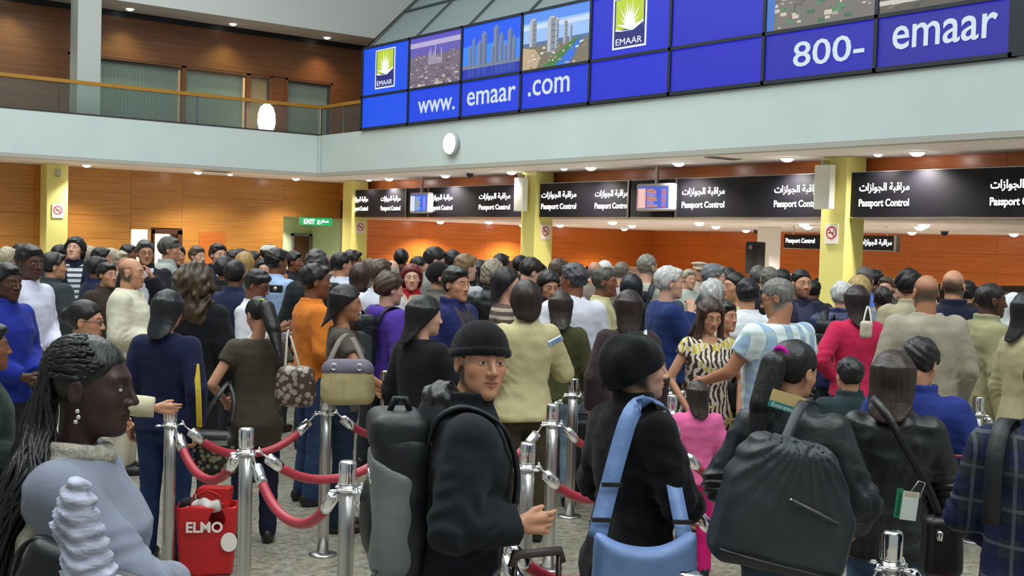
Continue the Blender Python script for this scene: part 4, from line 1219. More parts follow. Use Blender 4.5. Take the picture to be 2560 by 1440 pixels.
def person(x, y, h, face, label, g='m', hair='short', hc=(26, 22, 22), skin='l', top='shirt', tc=(200, 200, 205), tkind=None, tpat=None,
           pants=(40, 42, 48), pkind='cloth', armR='down', armL='down', head=(0, 0, 0), lod=2, seed=0, beard=0, fat=None, group=None,
           hat=None, hatc=None, inner=None, legs=0.0, shoec=(26, 22, 20), lean=0.0, hood=False, tkk=None, glasses=False, hem=None, skirt=None):
    """lod 0 close, 1 middle, 2 crowd, 3 far"""
    s = h / 1.75
    root = empty('person', (x, y, 0), face, label, 'person', group)
    tab = TORSO[fat or g]
    sw = {'m': .192, 'f': .168, 'h': .205}[fat or g]
    HC = np.array((0, .022 + lean * .45, 1.632 if True else 0))       # head centre
    HR = rotm(math.radians(head[0]), math.radians(head[1]), math.radians(head[2]))
    NB = np.array((0, -.012 + lean * .3, 1.45))
    # hats add height above the skull: keep the given total height
    extra = {'beanie': .017, 'beret': .012, 'cap': .012, 'whitecap': .012, 'knit': .018, 'kufi': .012, 'peaked': .022}.get(hat or '', {'curlybig': .018, 'curly': .025, 'longer': .018, 'short': .018, 'bob': .02, 'long': .018, 'longfront': .018, 'straight': .018, 'curlyshort': .02, 'braids': .012, 'pony': .010, 'ponyhigh': .01}.get(hair, .005))
    s = h / (1.75 + extra)
    arms = []
    for side, a in ((1, armR), (-1, armL)):
        e, w = ARMS[a] if isinstance(a, str) else a
        k = {'m': 1.0, 'f': .93, 'h': 1.06}[fat or g]
        sh = np.array((side * sw * .93, -.012 + lean * .27, 1.40))
        el = np.array((side * e[0] * k, e[1] + lean * .2, e[2])); wr = np.array((side * w[0] * k, w[1] + lean * .15, w[2]))
        if not isinstance(a, str):      # explicit targets are already signed
            el = np.array(e, float); wr = np.array(w, float)
        arms.append((side, sh, el, wr))
    ar = {'m': (.050, .041, .029), 'f': (.043, .036, .025), 'h': (.056, .045, .031)}[fat or g]
    lg = []
    for side in (1, -1):
        st = legs * side
        lg.append((np.array((side * .088, 0, .90)), np.array((side * .098, .015 + st * .4, .49)), np.array((side * .105, -.02 + st, .085))))
    def to_head(Pt): return ((Pt - HC.astype(np.float32)) @ HR.astype(np.float32))
    neck_top = HC + HR @ np.array((0, -.028, -.07))
    nr = {'m': .056, 'f': .045, 'h': .062}[fat or g]
    # ------------------------------------------------ body: head fine, hands fine, rest coarse, one mesh
    vh = (.0028, .0055, .009, .013)[lod]
    def f_head(Pt):
        d = build_head(to_head(Pt), g, lod)
        d = smin(d, cone(Pt, neck_top, NB, nr * .95, nr * 1.05), .025)
        return d
    ext = .165
    Vs, Qs = nets(f_head, HC - np.array((ext * .75, ext * .9, .20)), HC + np.array((ext * .75, ext * .95, .135)), vh, 0 if lod < 2 else 0)
    C = head_color((Vs - HC) @ HR, skin, hc, seed, beard, lod, hair)
    parts = [(Vs, Qs, C)]
    base = np.array(srgb(SKIN[skin] if isinstance(skin, str) else skin))
    short = top in ('tshirt', 'dress', 'blouse')
    for side, sh, el, wr in arms:
        d = wr - el; d /= np.linalg.norm(d)
        inn = np.array((-side, 0.0, 0.0)) if abs(d[0]) < .8 else np.array((0.0, 0.0, -1.0))
        pn = inn - d * (inn @ d); pn /= np.linalg.norm(pn)          # palm faces the body
        ac = np.cross(d, pn) * side                                  # towards thumb side
        if ac[1] < 0 and abs(d[2]) > .5: ac = -ac
        pc = wr + d * .055
        def f_hand(Pt, wr=wr, d=d, pn=pn, ac=ac, pc=pc, el=el):
            r = cone(Pt, wr - d * .07, wr, ar[2] * 1.05, ar[2] * .9)
            r = smin(r, cone(Pt, wr + d * .02 + ac * .012, pc + d * .03 + ac * .018, .019, .017), .015)
            r = smin(r, cone(Pt, wr + d * .02 - ac * .014, pc + d * .025 - ac * .02, .018, .016), .015)
            for i, (o, L) in enumerate(((.030, .070), (.010, .078), (-.010, .072), (-.029, .056))):
                b0 = pc + d * .03 + ac * o
                cu = .35 + .12 * i
                d1 = d * math.cos(cu * .6) + pn * math.sin(cu * .6); d2 = d * math.cos(cu * 2.2) + pn * math.sin(cu * 2.2)
                b1 = b0 + d1 * L * .5; b2 = b1 + d2 * L * .5
                r = smin(r, np.minimum(cone(Pt, b0, b1, .0090, .0082), cone(Pt, b1, b2, .0082, .0068)), .006)
            t0 = wr + d * .025 + ac * .022; t1 = t0 + d * .035 + ac * .022 + pn * .008; t2 = t1 + d * .03 + ac * .006 + pn * .008
            return smin(r, np.minimum(cone(Pt, t0, t1, .0125, .0105), cone(Pt, t1, t2, .0105, .0078)), .01)
        cc = wr + d * .06
        vhd = (.0045, .006, .008, .012)[lod]
        if lod < 3 or short:
            parts.append((*nets(f_hand, cc - .115, cc + .115, vhd), None))
    # trunk, arms and legs (mostly under the clothes)
    arms_bare = short
    def f_body(Pt):
        d = smax(torso_d(Pt, tab, -.008), Pt[:, 2] - 1.46, .01)
        d = smax(d, -(Pt[:, 2] - .88), .02)
        for side, sh, el, wr in arms:
            a = np.minimum(cone(Pt, sh, el, ar[0], ar[1]), cone(Pt, el, wr, ar[1], ar[2]))
            d = smin(d, a, .035)
        for hp, kn, an in lg:
            d = smin(d, np.minimum(cone(Pt, hp, kn, .078, .052), cone(Pt, kn, an, .052, .036)), .03)
        return smin(d, cone(Pt, NB - np.array((0, 0, .08)), NB + np.array((0, .008, .03)), nr * 1.1, nr), .03)
    xs_ = np.array([a[2] for a in arms] + [a[3] for a in arms])
    lo = np.minimum(xs_.min(0), (-.25, -.2, .05)) - .08; hi = np.maximum(xs_.max(0), (.25, .2, 1.5)) + .08
    lo[2] = .04; hi[2] = max(1.52, hi[2])
    parts.append((*nets(f_body, lo, hi, (.020, .024, .032, .045)[lod] if not arms_bare else (.012, .014, .018, .04)[lod]), None))
    V = np.vstack([p[0] for p in parts]); off = np.cumsum([0] + [len(p[0]) for p in parts])
    Q = np.vstack([p[1] + o for p, o in zip(parts, off)])
    C = np.vstack([p[2] if p[2] is not None else np.tile(base, (len(p[0]), 1)) for p in parts])
    fast_mesh('body', V * s, Q, skin_mat(), root, C)
    # ------------------------------------------------ hair and hats
    if hair not in ('none', 'braids', 'bald'):
        vr = (.005, .0075, .011, .015)[lod]
        st = hair
        lo_h, hi_h = (-.19, -.26, -.26), (.19, .17, .17)
        if st in ('long', 'longfront', 'straight', 'longer', 'pony', 'ponyhigh'): lo_h = (-.19, -.26, -.64)
        elif st == 'curlybig': lo_h = (-.21, -.26, -.40); hi_h = (.21, .17, .2)
        V, Q = nets(lambda Pt: hair_d(Pt, st, seed), lo_h, hi_h, vr)
        if hat:   # hair under a hat: trim the crown
            pass
        if len(V): fast_mesh('hair', (V @ HR.T + HC) * s, Q, hair_mat(hc), root)
    if hat:
        V, Q = nets(lambda Pt: hair_d(Pt, hat, seed), (-.2, -.24, -.30), (.2, .22, .19), (.005, .0075, .011, .014)[lod])
        nm = {'beanie': 'beanie', 'beret': 'beret', 'cap': 'cap', 'whitecap': 'cap', 'knit': 'knit_cap', 'kufi': 'skullcap', 'scarf': 'headscarf', 'peaked': 'peaked_cap'}[hat]
        fast_mesh(nm, (V @ HR.T + HC) * s, Q, cloth(hatc or (30, 30, 34), 'knit'), root)
    # ------------------------------------------------ trousers or skirt
    vt = (.011, .016, .026, .045)[lod]
    def f_pants(Pt):
        d = smax(torso_d(Pt, tab, .008), Pt[:, 2] - 1.02, .01); d = smax(d, -(Pt[:, 2] - .78), .04)
        for hp, kn, an in lg:
            d = smin(d, np.minimum(cone(Pt, hp, kn, .094, .070), cone(Pt, kn, an, .070, .064)), .035)
        d = d + .005 * noise3(Pt, seed + 5, (16, 16, 34), 2) * (lod < 2)
        return smax(d, -(Pt[:, 2] - .035), .006)
    if skirt is None:
        V, Q = nets(f_pants, (-.28, -.34, .0), (.28, .34, 1.06), vt)
        fast_mesh('trousers', V * s, Q, cloth(pants, pkind), root)
    # ------------------------------------------------ top garment
    off_ = {'shirt': .016, 'tshirt': .014, 'blouse': .013, 'jacket': .026, 'suit': .026, 'coat': .028, 'hoodie': .028, 'sweater': .024, 'dress': .014, 'vest': .024}[top]
    hem_ = hem or {'shirt': .84, 'tshirt': .86, 'blouse': .80, 'jacket': .84, 'suit': .74, 'coat': .55, 'hoodie': .86, 'sweater': .86, 'dress': .55, 'vest': .86}[top]
    sl = {'tshirt': .55, 'blouse': .42, 'dress': .30}.get(top, None)
    fl_ = {'suit': (1.0, .02), 'coat': (1.0, .035), 'blouse': (1.0, .022), 'dress': (1.0, .03), 'jacket': (.95, .008)}.get(top, (1.0, .006))
    so_ = off_ + .004
    def f_top(Pt):
        z = Pt[:, 2]
        P2 = Pt.copy(); P2[:, 1] -= lean * np.clip((z - .9) * .6, 0, 1)
        d = torso_d(P2, tab, off_, fl_)
        d = smax(d, z - (1.487 if top not in ('dress', 'tshirt', 'blouse') else 1.465), .012)
        if top in ('dress', 'tshirt', 'blouse'):
            d = smax(d, -ell(P2, (0, .06, 1.50), (.085, .10, .085)), .012)
        for side, sh, el, wr in arms:
            if sl is None:
                e2 = wr - (wr - el) * .04
                a = smin(cone(Pt, sh, el, ar[0] + so_ + .006, ar[1] + so_ + .004), cone(Pt, el, e2, ar[1] + so_ + .004, ar[2] + so_ * .9 + .008), .02)
                dd = (e2 - el) / np.linalg.norm(e2 - el)
                a = smax(a, (Pt - e2.astype(np.float32)) @ dd.astype(np.float32), .006)
            else:
                e2 = sh + (el - sh) * min(1, sl)
                a = cone(Pt, sh, e2, ar[0] + so_ + .006, ar[0] + so_ + .004)
                dd = (e2 - sh) / np.linalg.norm(e2 - sh)
                a = smax(a, (Pt - e2.astype(np.float32)) @ dd.astype(np.float32), .006)
            d = smin(d, a, .04)
        if top in ('shirt', 'jacket', 'suit', 'coat', 'hoodie'):
            col_h = {'shirt': 1.515, 'jacket': 1.535, 'suit': 1.505, 'coat': 1.54, 'hoodie': 1.50}[top]
            Pn = P2.copy(); Pn[:, 1] += .012; 
            rr = np.sqrt((Pn[:, 0] / 1.0) ** 2 + (Pn[:, 1] / .95) ** 2)
            rc = nr + .016 + .35 * np.maximum(1.50 - z, 0) + (.010 if top != 'shirt' else .004)
            ring = np.maximum(np.abs(rr - rc) - (.008 if top == 'shirt' else .012), np.maximum(z - (col_h - .10 * np.maximum(Pn[:, 1], -.02)), 1.44 - z))
            d = smin(d, ring, .012)
        if hood or top == 'hoodie':
            hd = ell(P2, (0, -.105, 1.445), (.125, .060, .085)); hd = smax(hd, -ell(P2, (0, -.075, 1.50), (.085, .05, .07)), .02)
            d = smin(d, hd, .03)
        if lod < 2:
            amp = (.0075 if top in ('jacket', 'coat', 'suit', 'hoodie') else .0055) * (1.45 if lod == 0 else 1.0)
            d = d + amp * (1.1 * np.abs(noise3(Pt, seed + 9, (11, 11, 24), 3)) - .4) + amp * .5 * noise3(Pt, seed + 19, (34, 34, 18), 2)
            for side, sh, el, wr in arms:       # creases gathered at the elbow and down the sleeve
                dd = (wr - sh) / np.linalg.norm(wr - sh); t = (Pt - el.astype(np.float32)) @ dd.astype(np.float32)
                rr = np.sqrt(((Pt - el.astype(np.float32)) ** 2).sum(1))
                w_ = np.exp(-(rr / .13) ** 2)
                d = d + amp * .8 * w_ * np.sin(105 * t + 9 * noise3(Pt, seed + 29, (12, 12, 12), 1))
        return smax(d, -(z - hem_ - .008 * np.sin(9 * Pt[:, 0] + seed)), .008)
    pts = np.array([a[2] for a in arms] + [a[3] for a in arms])
    lo = np.minimum(pts.min(0) - .1, (-.3, -.26, 0)); hi = np.maximum(pts.max(0) + .1, (.3, .26, 0)); lo[2] = hem_ - .04; hi[2] = max(1.58, pts[:, 2].max() + .1)
    lo[2] = min(lo[2], pts[:, 2].min() - .03)
    def f_top2(Pt):
        return f_top(Pt) if lo[2] >= hem_ - .05 else f_top(Pt)
    # hem cut must not clip sleeves that hang below it: cut torso only
    V, Q = nets(f_top, lo, hi, (.0085, .013, .021, .032)[lod])
    nm = {'shirt': 'shirt', 'tshirt': 't_shirt', 'blouse': 'blouse', 'jacket': 'jacket', 'suit': 'suit_jacket', 'coat': 'coat', 'hoodie': 'hooded_jacket', 'sweater': 'sweater', 'dress': 'dress', 'vest': 'vest'}[top]
    tm = tpat if tpat is not None else cloth(tc, tkind or {'sweater': 'knit', 'jacket': 'cloth', 'coat': 'cloth'}.get(top, 'cloth'))
    fast_mesh(nm, V * s, Q, tm, root)
    if inner is not None:      # open front shows what is worn beneath: a narrow placket piece
        def f_in(Pt):
            d = torso_d(Pt, tab, off_ + .006); w_ = .030 + .10 * np.clip((Pt[:, 2] - 1.0) / .45, 0, 1) * .6
            d = np.maximum(d, np.abs(Pt[:, 0]) - w_); d = np.maximum(d, .03 - Pt[:, 1]); d = np.maximum(d, Pt[:, 2] - 1.48)
            return np.maximum(d, hem_ + .05 - Pt[:, 2])
        V, Q = nets(f_in, (-.15, 0, hem_), (.15, .26, 1.52), (.0085, .013, .02, .03)[lod])
        if len(V): fast_mesh('inner_shirt', V * s, Q, inner, root)
    if glasses:
        g_ = MB()
        for sx in (-1, 1):
            c0 = np.array((sx * .033, .098, .002)); ring = [(c0[0] + .022 * math.cos(q), c0[1] - .12 * abs(.022 * math.cos(q)), c0[2] + .016 * math.sin(q)) for q in np.linspace(0, 2 * math.pi, 13)]
            g_.tube(ring, .0022, 5, False); g_.tube([(sx * .055, .094, .006), (sx * .078, .03, .006), (sx * .082, -.01, .0)], .002, 5)
        g_.tube([(-.011, .099, .006), (.011, .099, .006)], .0022, 5)
        vv = (np.array(g_.v) @ HR.T + HC) * s
        mesh_obj('glasses', vv, g_.f, BLACK, root, True)
    # ------------------------------------------------ shoes
    for hp, kn, an in lg:
        o = link(bpy.data.objects.new('shoe', shoe_mesh()), root)
        o.location = (an[0] * s, (an[1] + .02) * s, 0); o.scale = (s, s, s)
        if not shoe_mesh().materials: shoe_mesh().materials.append(cloth((30, 26, 24), 'leather'))
    PP[label] = (root, s, HC, HR)
    return root, s, HC, HR
# ------------------------------------------------------------------ builders for bags, straps and other carried things
CAM_R = np.array((math.cos(YAW), -math.sin(YAW), 0.0))      # a horizontal axis across the queue
CAM_F = np.array((math.sin(YAW), math.cos(YAW), 0.0))
RZ0 = -YAW
def ribbon(pts, side, w, th=0.004, sub=4):
    """strap: a band of width w along pts; side = width direction (one vector or one per point)"""
    P = np.array(pts, float)
    S = np.array(side, float); S = np.tile(S, (len(P), 1)) if S.ndim == 1 else S
    # smooth the path
    n = (len(P) - 1) * sub + 1; t = np.linspace(0, len(P) - 1, n)
    def cat(A):
        out = []
        for u in t:
            i = min(int(u), len(A) - 2); f_ = u - i
            p0, p1, p2, p3 = A[max(i - 1, 0)], A[i], A[i + 1], A[min(i + 2, len(A) - 1)]
            out.append(.5 * ((2 * p1) + (-p0 + p2) * f_ + (2 * p0 - 5 * p1 + 4 * p2 - p3) * f_ ** 2 + (-p0 + 3 * p1 - 3 * p2 + p3) * f_ ** 3))
        return np.array(out)
    P = cat(P); S = cat(S)
    T = np.gradient(P, axis=0); T /= np.linalg.norm(T, axis=1)[:, None] + 1e-9
    S = S - T * (S * T).sum(1)[:, None]; S /= np.linalg.norm(S, axis=1)[:, None] + 1e-9
    N = np.cross(T, S)
    V = []
    for i in range(n):
        for a, b in ((-1, -1), (1, -1), (1, 1), (-1, 1)):
            V.append(P[i] + S[i] * a * w / 2 + N[i] * b * th / 2)
    Fc = [(4 * i + k, 4 * i + (k + 1) % 4, 4 * i + 4 + (k + 1) % 4, 4 * i + 4 + k) for i in range(n - 1) for k in range(4)] + [(3, 2, 1, 0), tuple(4 * n - 4 + k for k in range(4))]
    return V, Fc
def strap(name, pts, side, w, m, parent, th=0.004):
    V, Fc = ribbon(pts, side, w, th)
    o = parent
    if parent is not None:
        Mi = np.array(parent.matrix_basis.inverted()) if parent.parent is None else np.eye(4)
        V = [tuple((Mi[:3, :3] @ np.array(v)) + Mi[:3, 3]) for v in V]
    return mesh_obj(name, V, Fc, m, parent, True)
def rbox(Pt, c, hf, r):
    q = np.abs(Pt - np.asarray(c, np.float32)) - np.asarray(hf, np.float32) + r
    return np.sqrt((np.maximum(q, 0) ** 2).sum(1)) + np.minimum(q.max(1), 0) - r
def thing(name, loc, rz, label, cat, tilt=0.0, group=None):
    o = empty(name, loc, rz, label, cat, group)
    o.rotation_euler = (0, tilt, rz)
    bpy.context.view_layer.update()
    return o
def soft(name, fn, lo, hi, vox, m, parent):
    V, Q = nets(fn, lo, hi, vox)
    return fast_mesh(name, V, Q, m, parent)
def torus(name, c, R, r, axis, m, parent, n=20):
    ax = np.array(axis, float); ax /= np.linalg.norm(ax)
    u = np.cross(ax, (0, 0, 1.0) if abs(ax[2]) < .9 else (1.0, 0, 0)); u /= np.linalg.norm(u); v = np.cross(ax, u)
    pts = [np.array(c) + R * (math.cos(q) * u + math.sin(q) * v) for q in np.linspace(0, 2 * math.pi, n + 1)]
    return MB().tube(pts, r, 8, False).build(name, m, parent, True)
NYB = cloth((26, 29, 33), 'nylon'); NYG = cloth((112, 116, 118), 'nylon')

def rucksack(frame, y0, z0, z1, w, dp, label, body, panel, pocket, ln=0.0):
    """worn rucksack; frame = wearer's (root, s); local: x right, y forward, z up; y0 = wearer's back"""
    root, s = frame[0], frame[1]
    r = thing('rucksack', tuple(root.location), root.rotation_euler[2], label, 'rucksack')
    zc, hz = (z0 + z1) / 2 * s, (z1 - z0) / 2 * s; yc = (y0 - dp / 2) * s; hw, hd = w / 2 * s, dp / 2 * s
    soft('main_body', lambda P_: rbox(P_, (0, yc, zc), (hw, hd, hz), .055) + .005 * noise3(P_, 5, (14, 14, 22), 2), (-hw - .04, yc - hd - .04, zc - hz - .04), (hw + .04, yc + hd + .04, zc + hz + .04), .011, body, r)
    soft('side_panel', lambda P_: smax(rbox(P_, (0, yc - hd * .25, zc - hz * .10), (hw * 1.05, hd * .85, hz * .86), .05), (P_[:, 2] - (zc + hz * .45)) + .5 * (P_[:, 1] - yc), .02), (-hw - .05, yc - hd - .07, zc - hz - .02), (hw + .05, yc + hd, zc + hz), .011, panel, r)
    fp = soft('front_pocket', lambda P_: ell(P_, (0, yc - hd * 1.0, zc - hz * .22), (hw * .86, hd * .42, hz * .52)), (-hw, yc - hd * 1.6, zc - hz), (hw, yc - hd * .3, zc + hz * .5), .011, pocket, r)
    ld = soft('lid', lambda P_: rbox(P_, (0, yc - .01, zc + hz - .02), (hw * .98, hd * 1.08, .06), .045) + .004 * noise3(P_, 8, (20, 20, 20), 2), (-hw - .04, yc - hd - .06, zc + hz - .11), (hw + .04, yc + hd + .05, zc + hz + .08), .011, body, r)
    torus('ring', (hw * .55, yc - hd * 1.12, zc + hz * .36), .022, .005, (0, 1, .2), CHROME, r)
    MB().tube([(hw * .35, yc - hd * 1.42, zc + hz * .16), (hw * .37, yc - hd * 1.5, zc + hz * .02)], [.008, .010], 8).build('zip_pull', CHROME, fp, True)
    MB().tube([(0, yc + hd * .4, zc + hz + .03), (0, yc + hd * .2, zc + hz + .075), (0, yc - hd * .2, zc + hz + .075), (0, yc - hd * .4, zc + hz + .03)], .010, 8).build('haul_loop', body, ld, True)
    for sx in (-1, 1):
        pts = [(sx * .10 * s, yc + hd * .9, zc + hz * .75), (sx * .115 * s, -.115 * s + ln * .28, 1.465 * s), (sx * .12 * s, -.02 * s + ln * .3, 1.500 * s), (sx * .125 * s, .10 * s + ln * .3, 1.43 * s), (sx * .135 * s, .155 * s + ln * .22, 1.28 * s), (sx * .15 * s, .14 * s + ln * .1, 1.12 * s), (sx * .155 * s, .05 * s, 1.03 * s)]
        V, Fc = ribbon(pts, (1, 0, 0), .055 * s, .012)
        mesh_obj('shoulder_strap', V, Fc, body, r, True)
    MB().tube([(hw * .9, yc - hd * .8, zc - hz * .75), (hw * 1.1, yc - hd * 1.15, zc - hz * .95), (hw * 1.05, yc - hd * 1.2, zc - hz * 1.2)], [.008, .010, .012], 8, flat=.4).build('dangling_strap', body, r, True)
    return r

def tote(label, loc, rz, w, d, h, m, tilt=0.0, sagtop=0.0, rr=.05, cat='bag', name='handbag', band=None, vox=.010, seed=1):
    """soft bag hanging from a strap; origin at the middle of its base"""
    b = thing(name, loc, rz, label, cat, tilt)
    def fn(P_):
        taper = 1 - .10 * np.clip(P_[:, 2] / h, 0, 1)
        Q_ = P_.copy(); Q_[:, 0] = Q_[:, 0] / taper
        top = sagtop * (1 - (np.abs(P_[:, 0]) / (w / 2)) ** 2)
        Q_[:, 2] = P_[:, 2] + np.clip(P_[:, 2] / h, 0, 1) * np.maximum(top, 0)
        return rbox(Q_, (0, 0, h / 2), (w / 2, d / 2, h / 2), rr) + .006 * noise3(P_, seed, (16, 16, 20), 3)
    soft('bag_body', fn, (-w / 2 - .04, -d / 2 - .04, -.03), (w / 2 + .04, d / 2 + .04, h + .03), vox, m, b)
    if band is not None:
        soft('top_band', lambda P_: np.maximum(fn(P_) - .006, h * .72 - P_[:, 2]), (-w / 2 - .04, -d / 2 - .04, h * .6), (w / 2 + .04, d / 2 + .04, h + .03), vox, band, b)
    return b

def suitcase(label, loc, rz, w, d, h, m, handle=None, hw=.17):
    b = thing('suitcase', loc, rz, label, 'suitcase')
    soft('shell', lambda P_: rbox(P_, (0, 0, h / 2 + .045), (w / 2, d / 2, h / 2), .035), (-w / 2 - .03, -d / 2 - .03, 0), (w / 2 + .03, d / 2 + .03, h + .08), .014, m, b)
    soft('front_pocket', lambda P_: rbox(P_, (0, -d / 2 - .01, h * .45), (w * .42, .03, h * .32), .02), (-w / 2, -d / 2 - .07, 0), (w / 2, 0, h), .014, m, b)
    for sx in (-1, 1):
        MB().tube([(sx * w * .38 - .012, d * .3, .03), (sx * w * .38 + .012, d * .3, .03)], .03, 14).build('wheel', BLACK, b, True)
        MB().tube([(sx * w * .38, -d * .35, 0.0), (sx * w * .38, -d * .35, .05)], .015, 8).build('foot', BLACK, b, True)
    MB().tube([(-.08, 0, h + .04), (-.07, 0, h + .075), (.07, 0, h + .075), (.08, 0, h + .04)], .012, 8).build('carry_handle', BLACK, b, True)
    if handle:
        for sx in (-1, 1): MB().tube([(sx * hw / 2, d * .32, h + .03), (sx * hw / 2, d * .32, handle - .01)], .009, 8).build('pull_rod', mat('rod_dark', (52, 44, 42), .35, metal=.6), b, True)
        MB().tube([(-hw / 2 - .01, d * .32, handle - .035), (-hw / 2 - .004, d * .32, handle), (hw / 2 + .004, d * .32, handle), (hw / 2 + .01, d * .32, handle - .035)], .014, 10).build('grip', mat('grip_brown', (62, 48, 44), .5), b, True)
    return b
person(0.90, 2.81, 1.681, -2.12, 'woman with long thin black braids in pale grey top, seen in profile', seed=1, g='f', hair='braids', hc=(20, 18, 20), skin='k', top='sweater', tc=(128, 133, 150), tkind='cloth', armR=((0.215, 0.2, 1.175), (-0.12, 0.2, 1.1)), armL='front', head=(-6, -4, 0), lod=0, pants=(34, 36, 44))
person(2.13, 3.02, 1.672, -2.05, 'man in black beanie and black hooded jacket looking back over his shoulder', seed=2, hair='crop', hc=(22, 20, 20), skin='m', top='jacket', tc=(26, 30, 36), tkind='cloth', hat='beanie', hatc=(20, 20, 24), head=(-74, 2, -3), lean=0.11, armR=((0.25, -0.04, 1.14), (0.2, 0.175, 1.135)), armL='down', lod=0, pants=(28, 30, 36), hood=True, hem=0.72)
person(2.95, 3.08, 1.605, -1.67, 'woman in large black beret and black coat with pale blue shoulder bag', seed=3, g='f', hair='thin', hc=(22, 20, 20), skin='l', top='coat', tc=(17, 17, 21), tkind='knit', hat='beret', hatc=(18, 19, 22), head=(-26, -2, 0), armR=((0.25, 0.04, 1.14), (0.1, 0.22, 1.08)), armL='front', lod=0, pants=(24, 24, 28), hem=0.45)
person(3.48, 2.80, 1.591, -1.04, 'woman with magenta-tied black ponytail in black leather jacket carrying a huge black bag', seed=4, g='f', hair='pony', hc=(20, 18, 20), skin='m', top='jacket', tc=(30, 36, 40), tkind='leather', head=(-28, -14, 0), armR=((0.29, -0.02, 1.13), (0.25, 0.16, 1.0)), armL=((-0.28, -0.04, 1.15), (-0.2, 0.16, 1.08)), lod=0, pants=(70, 84, 104), pkind='denim')
person(4.09, 2.79, 1.537, -0.87, 'woman with straight brown hair in black leather jacket and blue jeans', seed=5, g='f', hair='longer', hc=(48, 34, 30), skin='m', top='jacket', tc=(27, 30, 31), tkind='leather', head=(-12, -4, 0), armR=((0.27, 0.02, 1.13), (0.18, 0.2, 1.0)), armL=((-0.26, 0.02, 1.13), (-0.16, 0.2, 1.02)), lod=0, pants=(66, 86, 116), pkind='denim', hem=0.82)
person(4.64, 3.04, 1.552, -1.18, 'dark-haired person in royal blue jacket with a salmon collar panel', seed=6, hair='short', hc=(24, 21, 21), skin='m', top='jacket', tc=(34, 50, 120), head=(-10, -24, 0), armR=((0.3, 0.0, 1.15), (0.2, 0.2, 1.05)), armL='front', lod=0)
person(3.65, 1.91, 1.640, -1.36, 'person in navy and grey plaid shirt carrying a black rucksack', seed=7, hair='short', hc=(24, 21, 21), skin='m', top='shirt', tc=(40, 50, 84), tpat=pattern('plaid',[(46,50,60),(24,30,66),(98,100,108)]), armL=((-0.28, 0.02, 1.14), (-0.2, 0.2, 1.02)), armR='front', lod=0, fat='h', hem=0.66)
person(1.32, 5.47, 1.520, -1.70, 'person in dark green jumper and grey jeans beside the lone post', seed=8, hair='short', hc=(24, 21, 21), skin='b', top='sweater', tc=(32, 46, 40), armR='bent', lod=1, pants=(70, 74, 82), pkind='denim')
person(3.26, 6.82, 1.534, -0.55, 'woman in brown short-sleeved blouse with long black ponytail, head bowed', seed=9, g='f', hair='pony', hc=(24, 21, 21), skin='m', top='blouse', tc=(72, 64, 54), head=(34, -26, 0), armR=((0.29, -0.1, 1.13), (0.22, 0.12, 1.1)), armL=((-0.3, -0.1, 1.14), (-0.24, 0.12, 1.0)), lod=1, pants=(30, 34, 56), pkind='denim', hem=0.7)
person(2.62, 6.68, 1.592, -0.73, 'woman with long straight black hair in navy top with yellow-striped sleeves', seed=10, g='f', hair='straight', hc=(26, 27, 32), skin='m', top='sweater', tc=(22, 26, 58), tkind='cloth', head=(-6, -6, 0), armR='downback', armL='down', lod=1, pants=(36, 52, 88), pkind='denim')
person(2.05, 6.42, 1.545, -2.09, 'woman with dark tied hair and glasses resting a cream sleeve on a stanchion', seed=11, g='f', hair='bun', hc=(24, 21, 21), skin='m', top='jacket', tc=(196, 188, 160), head=(-4, -6, 0), armR=((0.2, 0.22, 1.16), (0.17, 0.47, 1.13)), armL='front', lod=1, glasses=True)
person(3.86, 6.80, 1.619, -2.05, 'woman in taupe t-shirt with hair to her shoulders resting an arm on the rope', seed=12, g='f', hair='long', hc=(24, 21, 21), skin='t', top='tshirt', tc=(84, 78, 72), head=(-6, -6, 0), armR=((0.3, 0.1, 1.18), (0.2, 0.34, 1.02)), armL='front', lod=1, pants=(34, 44, 62), pkind='denim')
person(3.78, 5.73, 1.605, -1.36, 'woman with very long black hair in black top resting a hand on a post', seed=13, g='f', hair='straight', hc=(18, 17, 20), skin='l', top='sweater', tc=(20, 20, 24), tkind='cloth', head=(-22, -4, 0), armR=((0.27, 0.08, 1.15), (0.21, 0.31, 1.12)), armL='down', lod=1, pants=(26, 28, 34))
person(4.72, 5.96, 1.686, -0.38, 'woman with dark brown bob in beige trench jacket holding a phone', seed=14, g='f', hair='bob', hc=(42, 30, 26), skin='l', top='coat', tc=(196, 186, 142), head=(-10, -4, 0), armR=((0.3, 0.06, 1.14), (0.26, 0.24, 1.22)), armL='front', lod=1, pants=(62, 56, 36), hem=0.82)
person(5.59, 6.66, 1.580, -0.83, 'woman with long brown hair in olive green jumper and pale jeans', seed=15, g='f', hair='long', hc=(44, 34, 30), skin='m', top='sweater', tc=(72, 72, 46), head=(8, -6, 0), lod=1, pants=(132, 156, 176), pkind='denim', armR='low', armL='front')
person(4.06, 7.60, 1.738, -1.74, 'man in orange shirt with black hair seen in profile', seed=16, hair='short', hc=(24, 21, 21), skin='b', top='shirt', tc=(214, 122, 42), head=(-12, -2, 0), lod=1, pants=(48, 64, 96), pkind='denim', armR='front', armL='front', hem=0.82)
person(2.55, 9.27, 1.810, -2.54, 'dark-skinned man in white long-sleeved shirt with folded hands', seed=17, hair='short', hc=(28, 22, 22), skin='d', top='shirt', tc=(206, 206, 226), head=(-14, -4, 0), lod=1, pants=(24, 24, 30), armR=((0.25, 0.02, 1.13), (0.1, 0.2, 0.99)), armL='front')
person(2.06, 8.01, 1.706, -2.58, 'dark-skinned man in bright blue jacket at the end of the crowd', seed=18, hair='short', hc=(24, 21, 21), skin='d', top='jacket', tc=(28, 44, 140), head=(-6, -4, 0), lod=1, armR='front', armL='front')
